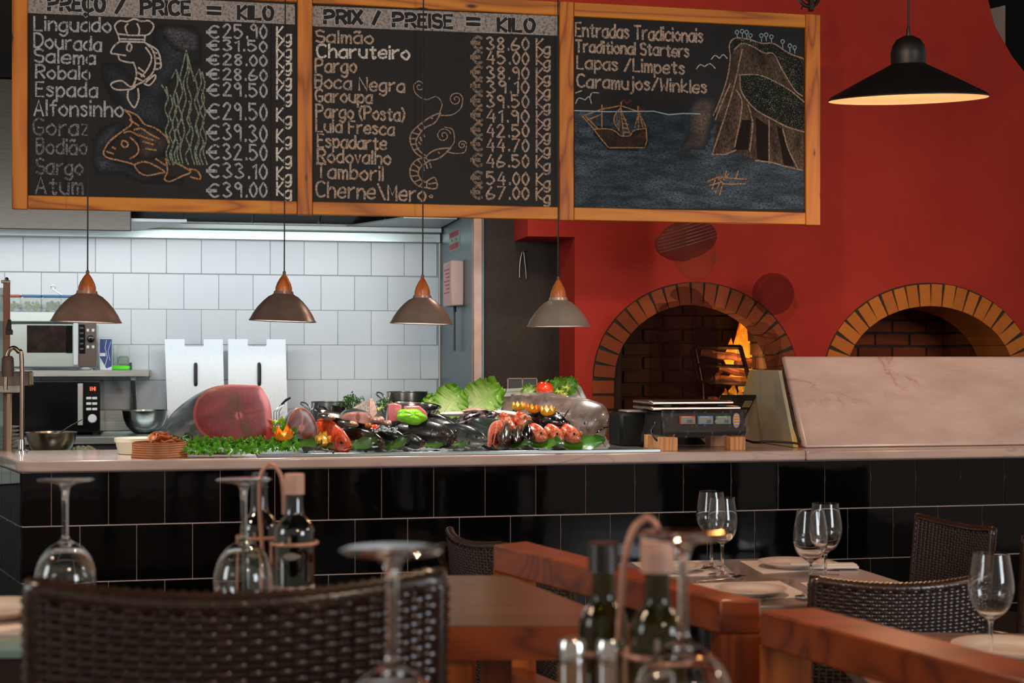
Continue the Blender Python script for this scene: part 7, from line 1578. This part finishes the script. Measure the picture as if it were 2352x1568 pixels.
# near table (its top lies just below the picture), left table, with upturned glasses
b = W(.0, 1.0, .25); ta = thing('dark_dining_table', 'dark table directly before the camera, carrying the upturned glasses and oil bottles', 'table', b)
m = MB(base=b); frameprism(m, [(-.16, .55), (.50, .55), (.50, 1.405), (-.16, 1.405)], .905, .94); m.obj('tabletop', m_tabtop, ta)
for a_, z_ in ((-.12, .6), (.44, .6), (-.12, 1.34), (.44, 1.34)): m = MB(base=b); frameprism(m, [(a_, z_), (a_ + .05, z_), (a_ + .05, z_ + .05), (a_, z_ + .05)], .25, .905); m.obj('leg', m_wickc, ta)
b = W(-.5, 2.0, .25); tbl = thing('glass_topped_table', 'dark table with a greenish glass top at the left edge, behind the near wicker chair', 'table', b)
m = MB(base=b); frameprism(m, [(-1.0, 1.84), (-.13, 1.84), (-.13, 2.2), (-1.0, 2.2)], .895, .930); m.obj('tabletop', M('dark_table_wood', '2a1610', .4), tbl)
m = MB(base=b); frameprism(m, [(-1.0, 1.83), (-.13, 1.83), (-.13, 2.21), (-1.0, 2.21)], .931, .940); m.obj('glass_top', M('green_glass_top', '6f8f80', .06, coat=.5, spec=.8), tbl)
for a_, z_ in ((-.95, 1.99), (-.2, 1.99), (-.95, 2.12), (-.2, 2.12)): m = MB(base=b); frameprism(m, [(a_, z_), (a_ + .04, z_), (a_ + .04, z_ + .04), (a_, z_ + .04)], .25, .895); m.obj('leg', m_wickc, tbl)
wglass('large blurred wine glass standing upside down in the centre foreground, before the chair back', cpx(901, 1.12, .941), 1.08, True, 'upturned wine glasses')
wglass('large blurred wine glass upside down in front of the right-hand oil bottle', cpx(1569, 1.215, .941), 1.08, True, 'upturned wine glasses')
wglass('upturned wine glass at the far left above the wicker chair back', cpx(150, 1.97, .941), 1.0, True, 'upturned wine glasses')
wglass('upturned wine glass beside the left pair of oil bottles', cpx(560, 1.97, .941), 1.0, True, 'upturned wine glasses')
m_mat = M('paper_placemat', 'd2bcb0', .8, var='dcc9be', vscale=3); m_pl = M('white_plate', 'd6c6ba', .2, coat=.5)
# ---- oil bottles
t = NT('green_black_bottle'); t.set(col='060702', rough=.05, coat=1.0, spec=.6); m_bot = t.mat
t = NT('olive_oil_bottle'); t.set(col='4a4a08', rough=.03, trans=.85, ior=1.48); m_bot2 = t.mat
def bottle(label, p, r_, h, capm, mt, capr=.5, lab=True, emblem=True):
    o = thing('oil_bottle', label, 'bottle', p, 0, 'oil and vinegar bottles'); hn = h * .22; sh = h * .60
    pf = [(0, .0), (.9, .0), (1, .004), (1, sh), (.97, sh + h * .03), (.8, sh + h * .075), (.5, sh + h * .115), (.45, sh + h * .15), (.44, h - .02)]
    m = MB(); m.lathe([(a_ * r_, b_) for a_, b_ in pf], 32, cap1=True); m.obj('bottle_body', mt, o, ang=50)
    m = MB(); hc_ = h * .135; pr2 = [(capr * r_, h - hc_)]
    for k in range(6): z_ = h - hc_ + hc_ * (k + .2) / 6; pr2 += [(capr * r_, z_), (capr * r_ * .965, z_ + h * .007), (capr * r_, z_ + h * .014)]
    pr2 += [(capr * r_ * .95, h), (0, h)]; m.lathe(pr2, 28, cap0=True); m.obj('cap', capm, o)
    if lab: m = MB(); m.lathe([(r_ * 1.006, .012), (r_ * 1.006, sh * .42)], 32); m.obj('label', M('pink_label', 'c9a398', .6), o)
    if lab:
        m = MB()
        for k in range(7): 
            a_ = -math.pi / 2 - TH - .35 + .12 * k; m.box(r_ * 1.012 * math.cos(a_) - .0012, r_ * 1.012 * math.sin(a_) - .0006, sh * .25, r_ * 1.012 * math.cos(a_) + .0012, r_ * 1.012 * math.sin(a_) + .0006, sh * .30)
        m.obj('label_print', M('label_red', 'b03a30', .6), o)
    if emblem:
        m = MB(); f_ = lambda a, z_: (r_ * 1.01 * math.cos(-math.pi / 2 - TH + a), r_ * 1.01 * math.sin(-math.pi / 2 - TH + a), z_)
        m.add([f_(-.18, sh * .86), f_(-.02, sh * .86), f_(-.02, sh * .98), f_(-.18, sh * .98)], [(0, 1, 2, 3)]); m.grid(lambda u, v: f_(-.5 + 1.0 * u, sh * .76 + .010 * math.sin(math.pi * u) * (v - .5)), 9, 3); m.obj('emblem', M('emblem_white', '8a7c70', .6), o)
    return o
m_capp = M('pinkish_cap', 'c79a86', .5); m_capd = M('dark_cap', '1c1614', .3, coat=.3)
bottle('dark oil bottle with a pinkish cap in the left wire holder', cpx(676, 2.03, .941), .0275, .202, m_capp, m_bot, .5)
bottle('dark oil bottle with a dark cap, behind the upturned glass on the left table', cpx(596, 2.10, .941), .0265, .198, M('grey_cap', '2f3438', .3), m_bot, .42, False)
bottle('olive green oil bottle with a dark cap, front left of the foreground pair', cpx(1386, 1.365, .941), .0232, .190, m_capd, m_bot2, .62, False, False)
bottle('olive green oil bottle with a pinkish cap, front right of the foreground pair', cpx(1510, 1.30, .941), .0245, .200, m_capp, m_bot2, .62, False)
m_wire = M('pink_copper_wire', 'c08c76', .35, .3)
def holder(label, P, ringc, ringr, r_=.0032):
    o = thing('bottle_holder', label, 'holder', P[0]); b_ = Vector(P[0]); m = MB(base=b_); m.tube(catmull(P, 8), r_, 10); m.obj('handle', m_wire, o)
    for rc in ringc: m = MB(base=b_); m.tube([Vector(rc) + Vector((ringr * math.cos(a_), ringr * math.sin(a_), 0)) for a_ in [2 * math.pi * k / 28 for k in range(28)]], r_ * .9, 8, True); m.obj('ring', m_wire, o)
    m = MB(base=b_); c0, c1 = Vector(ringc[0]), Vector(ringc[1]); 
    for c_ in (c0, c1): m.tube([Vector((c_.x + ringr * math.cos(a_), c_.y + ringr * math.sin(a_), .944)) for a_ in [2 * math.pi * k / 24 for k in range(24)]], r_ * .9, 6, True)
    m.tube([(b_.x, b_.y, .944), (b_.x, b_.y, b_.z)], r_, 8)
    for c_ in (c0, c1): m.tube([(c_.x - ringr, c_.y, .944), (c_.x - ringr, c_.y, c_.z)], r_ * .8, 6)
    m.obj('base_wire', m_wire, o); return o
def pz(px, py, z): return atz(px, py, z)
holder('pinkish wire bottle holder with an arched handle on the left table', [pz(603, 1262, 2.065), pz(597, 1180, 2.065), pz(598, 1095, 2.065), pz(620, 1066, 2.065), pz(642, 1085, 2.065), pz(650, 1120, 2.065), pz(652, 1180, 2.07)], [cpx(676, 2.03, 1.30 - (1246 - 825) / 3400 * 2.03), cpx(596, 2.10, 1.30 - (1246 - 825) / 3400 * 2.03)], .031, .0027)
holder('pinkish wire bottle holder with an arched handle in the right foreground', [pz(1419, 1510, 1.33), pz(1424, 1420, 1.33), pz(1432, 1310, 1.33), pz(1450, 1225, 1.33), pz(1482, 1190, 1.33), pz(1506, 1205, 1.33), pz(1516, 1250, 1.34), pz(1518, 1330, 1.345)], [cpx(1510, 1.30, 1.30 - (1500 - 825) / 3400 * 1.30), cpx(1386, 1.365, 1.30 - (1490 - 825) / 3400 * 1.365)], .029, .0031)
# ---- cruet
def cruet(label, z, caps, loop, s=1.0):
    c0 = cpx((caps[0] + caps[1]) / 2, z, .941); o = thing('cruet_stand', label, 'cruet', c0)
    m = MB(base=c0); m.lathe([(0, 0), (.05 * s, 0), (.052 * s, .003), (.05 * s, .005), (0, .005)], 30, c=(c0.x, c0.y, .941)); m.obj('base', m_chrome, o)
    m = MB(base=c0); m.tube(catmull(loop, 6), .0026 * s, 8); m.tube([loop[0], Vector((loop[0].x, loop[0].y, .944))], .0024, 8); m.tube([loop[-1], Vector((loop[-1].x, loop[-1].y, .944))], .0024, 8); m.obj('carrying_loop', m_chrome, o); return o
cruet('small steel cruet stand with a wire loop in the bottom foreground', 1.33, (1315, 1400), [pz(1352, 1490, 1.36), pz(1338, 1440, 1.36), pz(1348, 1400, 1.36), pz(1366, 1392, 1.36), pz(1382, 1410, 1.36), pz(1386, 1440, 1.36), pz(1378, 1490, 1.36)])
for px, lab in ((1314, 'left of two small glass shakers with steel caps in the bottom foreground'), (1401, 'right of two small glass shakers with steel caps in the bottom foreground')):
    z = 1.31; p = cpx(px, z, .947); top = 1.30 - (1466 - 825) / 3400 * z; h = top - p.z; o = thing('salt_shaker', lab, 'shaker', p, 0, 'salt and pepper shakers')
    m = MB(); m.lathe([(0, 0), (.0115, 0), (.0122, .003), (.0122, h - .02), (.011, h - .018)], 24, cap1=True); m.obj('shaker_glass', M('shaker_glass', '8a6a4c' if px < 1350 else 'b09a88', .05, trans=.6, ior=1.4) if 0 else (M('pepper_glass', '7a5a3c', .08, coat=.8) if px < 1350 else M('salt_glass', '8f7c70', .08, coat=.8)), o)
    m = MB(); m.lathe([(.0125, h - .022), (.0128, h - .02), (.0128, h - .004), (.011, h), (0, h + .001)], 24); m.obj('cap', m_chrome, o)
o = thing('cruet_stand', 'small wire loop of a cruet seen behind the upturned glass on the left table', 'cruet', cpx(572, 2.10, .941)); b = o.location.copy(); 
m = MB(base=b); m.tube(catmull([pz(557, 1300, 2.13), pz(556, 1215, 2.13), pz(566, 1186, 2.13), pz(580, 1200, 2.13), pz(582, 1300, 2.13)], 6), .0024, 8); q = pz(557, 1300, 2.13); m.tube([q, Vector((q.x, q.y, .941))], .0024, 6); q = pz(582, 1300, 2.13); m.tube([q, Vector((q.x, q.y, .941))], .0024, 6); m.obj('carrying_loop', m_chrome, o)
# ---- plates, placemats, cutlery
def plate(label, p, r_, group='dinner plates'):
    o = thing('dinner_plate', label, 'plate', p, 0, group); m = MB(); m.lathe([(0, .002), (r_ * .55, .002), (r_ * .6, .0), (r_ * .66, .002), (r_ * .98, .013), (r_, .016), (r_ * .975, .0165), (r_ * .66, .007), (r_ * .6, .005), (0, .005)], 44); m.obj('plate_body', m_pl, o); return o
def mat_(label, pts, Z, group='paper placemats'):
    c = sum(pts, Vector()) / len(pts); o = MB(base=c); o.prism([(q.x, q.y) for q in pts], Z, Z + .0012, 'z'); q = o.obj('placemat', m_mat); q.location = c; tag(q, label, 'placemat', group); return q
def fork(label, p, ang, group='forks', Z=None, knife=False):
    o = thing('knife' if knife else 'fork', label, 'knife' if knife else 'fork', p, ang, group); m = MB()
    m.tube([(-.10, 0, .004), (-.05, 0, .005), (0, 0, .004), (.03, 0, .005)], [.006, .005, .003, .004], 8, flat=.35)
    if knife: m.prism([(.03, -.006), (.11, -.008), (.118, 0), (.03, .006)], .003, .0045, 'z')
    else:
        m.prism([(.03, -.004), (.045, -.011), (.055, -.012), (.055, .012), (.045, .011), (.03, .004)], .004, .006, 'z')
        for k in range(4): m.tube([(.053, -.0105 + .007 * k, .005), (.08, -.0105 + .007 * k, .010), (.095, -.0105 + .007 * k, .008)], .0016, 5)
    m.obj('cutlery_body', m_chrome, o); o.scale = (.8, .8, .8); return o
ZT = .75
def zt_(px, py): return onZ(px, py, ZT)
# table in the middle right
b = Vector((1.4, -2.0, 0)); t1 = thing('square_dining_table', 'grey topped dining table laid for four before the black tiled counter', 'table', b)
m_grey = M('grey_laminate', '6b5b52', .22, var='62534b', vscale=2, coat=.3)
m = MB(base=b); m.box(1.10, -2.385, .725, 1.71, -1.64, .75, .004); m.obj('tabletop', m_grey, t1)
for x_, y_ in ((1.13, -2.35), (1.65, -2.35), (1.13, -1.70), (1.65, -1.70)): m = MB(base=b); m.box(x_, y_, 0, x_ + .04, y_ + .04, .725); m.obj('leg', m_wickc, t1)
Zm = ZT + .0005
mat_('white paper placemat at the far left of the grey table, mostly behind the bottles', [zt_(1450, 1292), zt_(1650, 1287), zt_(1690, 1322), zt_(1500, 1325)], Zm)
mat_('white paper placemat at the far right of the grey table, with napkin', [zt_(1700, 1289), zt_(1890, 1285), zt_(1950, 1305), zt_(1752, 1318)], Zm)
mat_('white paper placemat at the near left of the grey table', [zt_(1590, 1341), zt_(1790, 1335), zt_(1868, 1372), zt_(1640, 1380)], Zm)
mat_('white paper placemat at the near right of the grey table, half behind the chair', [zt_(1838, 1339), zt_(1960, 1334), zt_(2010, 1360), zt_(1880, 1362)], Zm)
Zp = ZT + .002
plate('white plate on the far right placemat of the grey table', onZ(1816, 1291, Zp + .012), .086).location.z = Zp
plate('white plate on the near left placemat of the grey table', onZ(1726, 1353, Zp + .012), .084).location.z = Zp
plate('white plate on the far left placemat, behind the foreground bottles', onZ(1545, 1300, Zp + .012), .08).location.z = Zp
p = onZ(1856, 1310, Zp); fork('fork lying before the plate on the far right placemat', (p.x, p.y, Zp), 150)
p = onZ(1655, 1333, Zp); fork('fork beside the plate on the near left placemat', (p.x, p.y, Zp), 20)
p = onZ(1800, 1378, Zp); fork('knife beside the plate on the near left placemat', (p.x - .02, p.y + .04, Zp), 50, 'knives', knife=True)
p = onZ(1580, 1312, Zp); fork('fork on the far left placemat beside the foreground bottle cap', (p.x, p.y, Zp), 10)
p = onZ(1915, 1303, Zp); m = MB(); m.box(-.09, -.022, 0, .09, .022, .007, .002); m.box(-.088, -.021, .007, .086, .017, .012, .002); q = m.obj('napkin', M('white_napkin', 'd8c8bc', .85)); q.location = (p.x - .03, p.y, Zp); q.rotation_euler = (0, 0, R(-10)); tag(q, 'folded white paper napkin at the far right corner of the grey table', 'napkin')
def gl(label, px, pyf, s=1.0): p = onZ(px, pyf, ZT + .002); wglass(label, p, s, False)
gl('clear wine glass at the back of the grey table, left one of the left pair', 1634, 1303, 1.0); gl('clear wine glass of the left pair on the grey table, nearer one', 1659, 1320, .98)
gl('clear wine glass of the right pair on the grey table, nearer one beside the chair', 1862, 1371, 1.0); gl('clear wine glass of the right pair on the grey table, farther one', 1896, 1346, 1.0)
b = Vector(W(1.0, 2.6, 0)); t2 = thing('dining_table', 'dining table in the lower right corner behind the near railing, with glass and plate', 'table', b)
m = MB(base=b); frameprism(m, [(.60, 2.30), (1.5, 2.22), (1.5, 2.93), (.62, 3.0)], .725, .75); m.obj('tabletop', m_grey, t2)
for a_, z_ in ((.66, 2.40), (1.4, 2.35), (.68, 2.88), (1.4, 2.85)): m = MB(base=b); frameprism(m, [(a_, z_), (a_ + .04, z_), (a_ + .04, z_ + .04), (a_, z_ + .04)], 0, .725); m.obj('leg', m_wickc, t2)
plate('white plate with a broad rim at the right edge, behind the near railing', onZ(2318, 1488, ZT + .012), .105).location.z = Zp
mat_('paper placemat under the plate in the lower right corner', [onZ(2160, 1492, ZT), onZ(2390, 1480, ZT), onZ(2440, 1540, ZT), onZ(2210, 1552, ZT)], Zm)
gl('single wine glass at the right edge, standing on the table behind the near railing', 2276, 1526, 1.0)
plate('plate at the far left edge on the glass topped table', cpx(-12, 2.06, .9425), .075)
mat_('pinkish placemat under the plate at the far left edge', [W(-.9, 1.93, .94), W(-.62, 1.93, .94), W(-.62, 2.16, .94), W(-.9, 2.16, .94)], .9405)
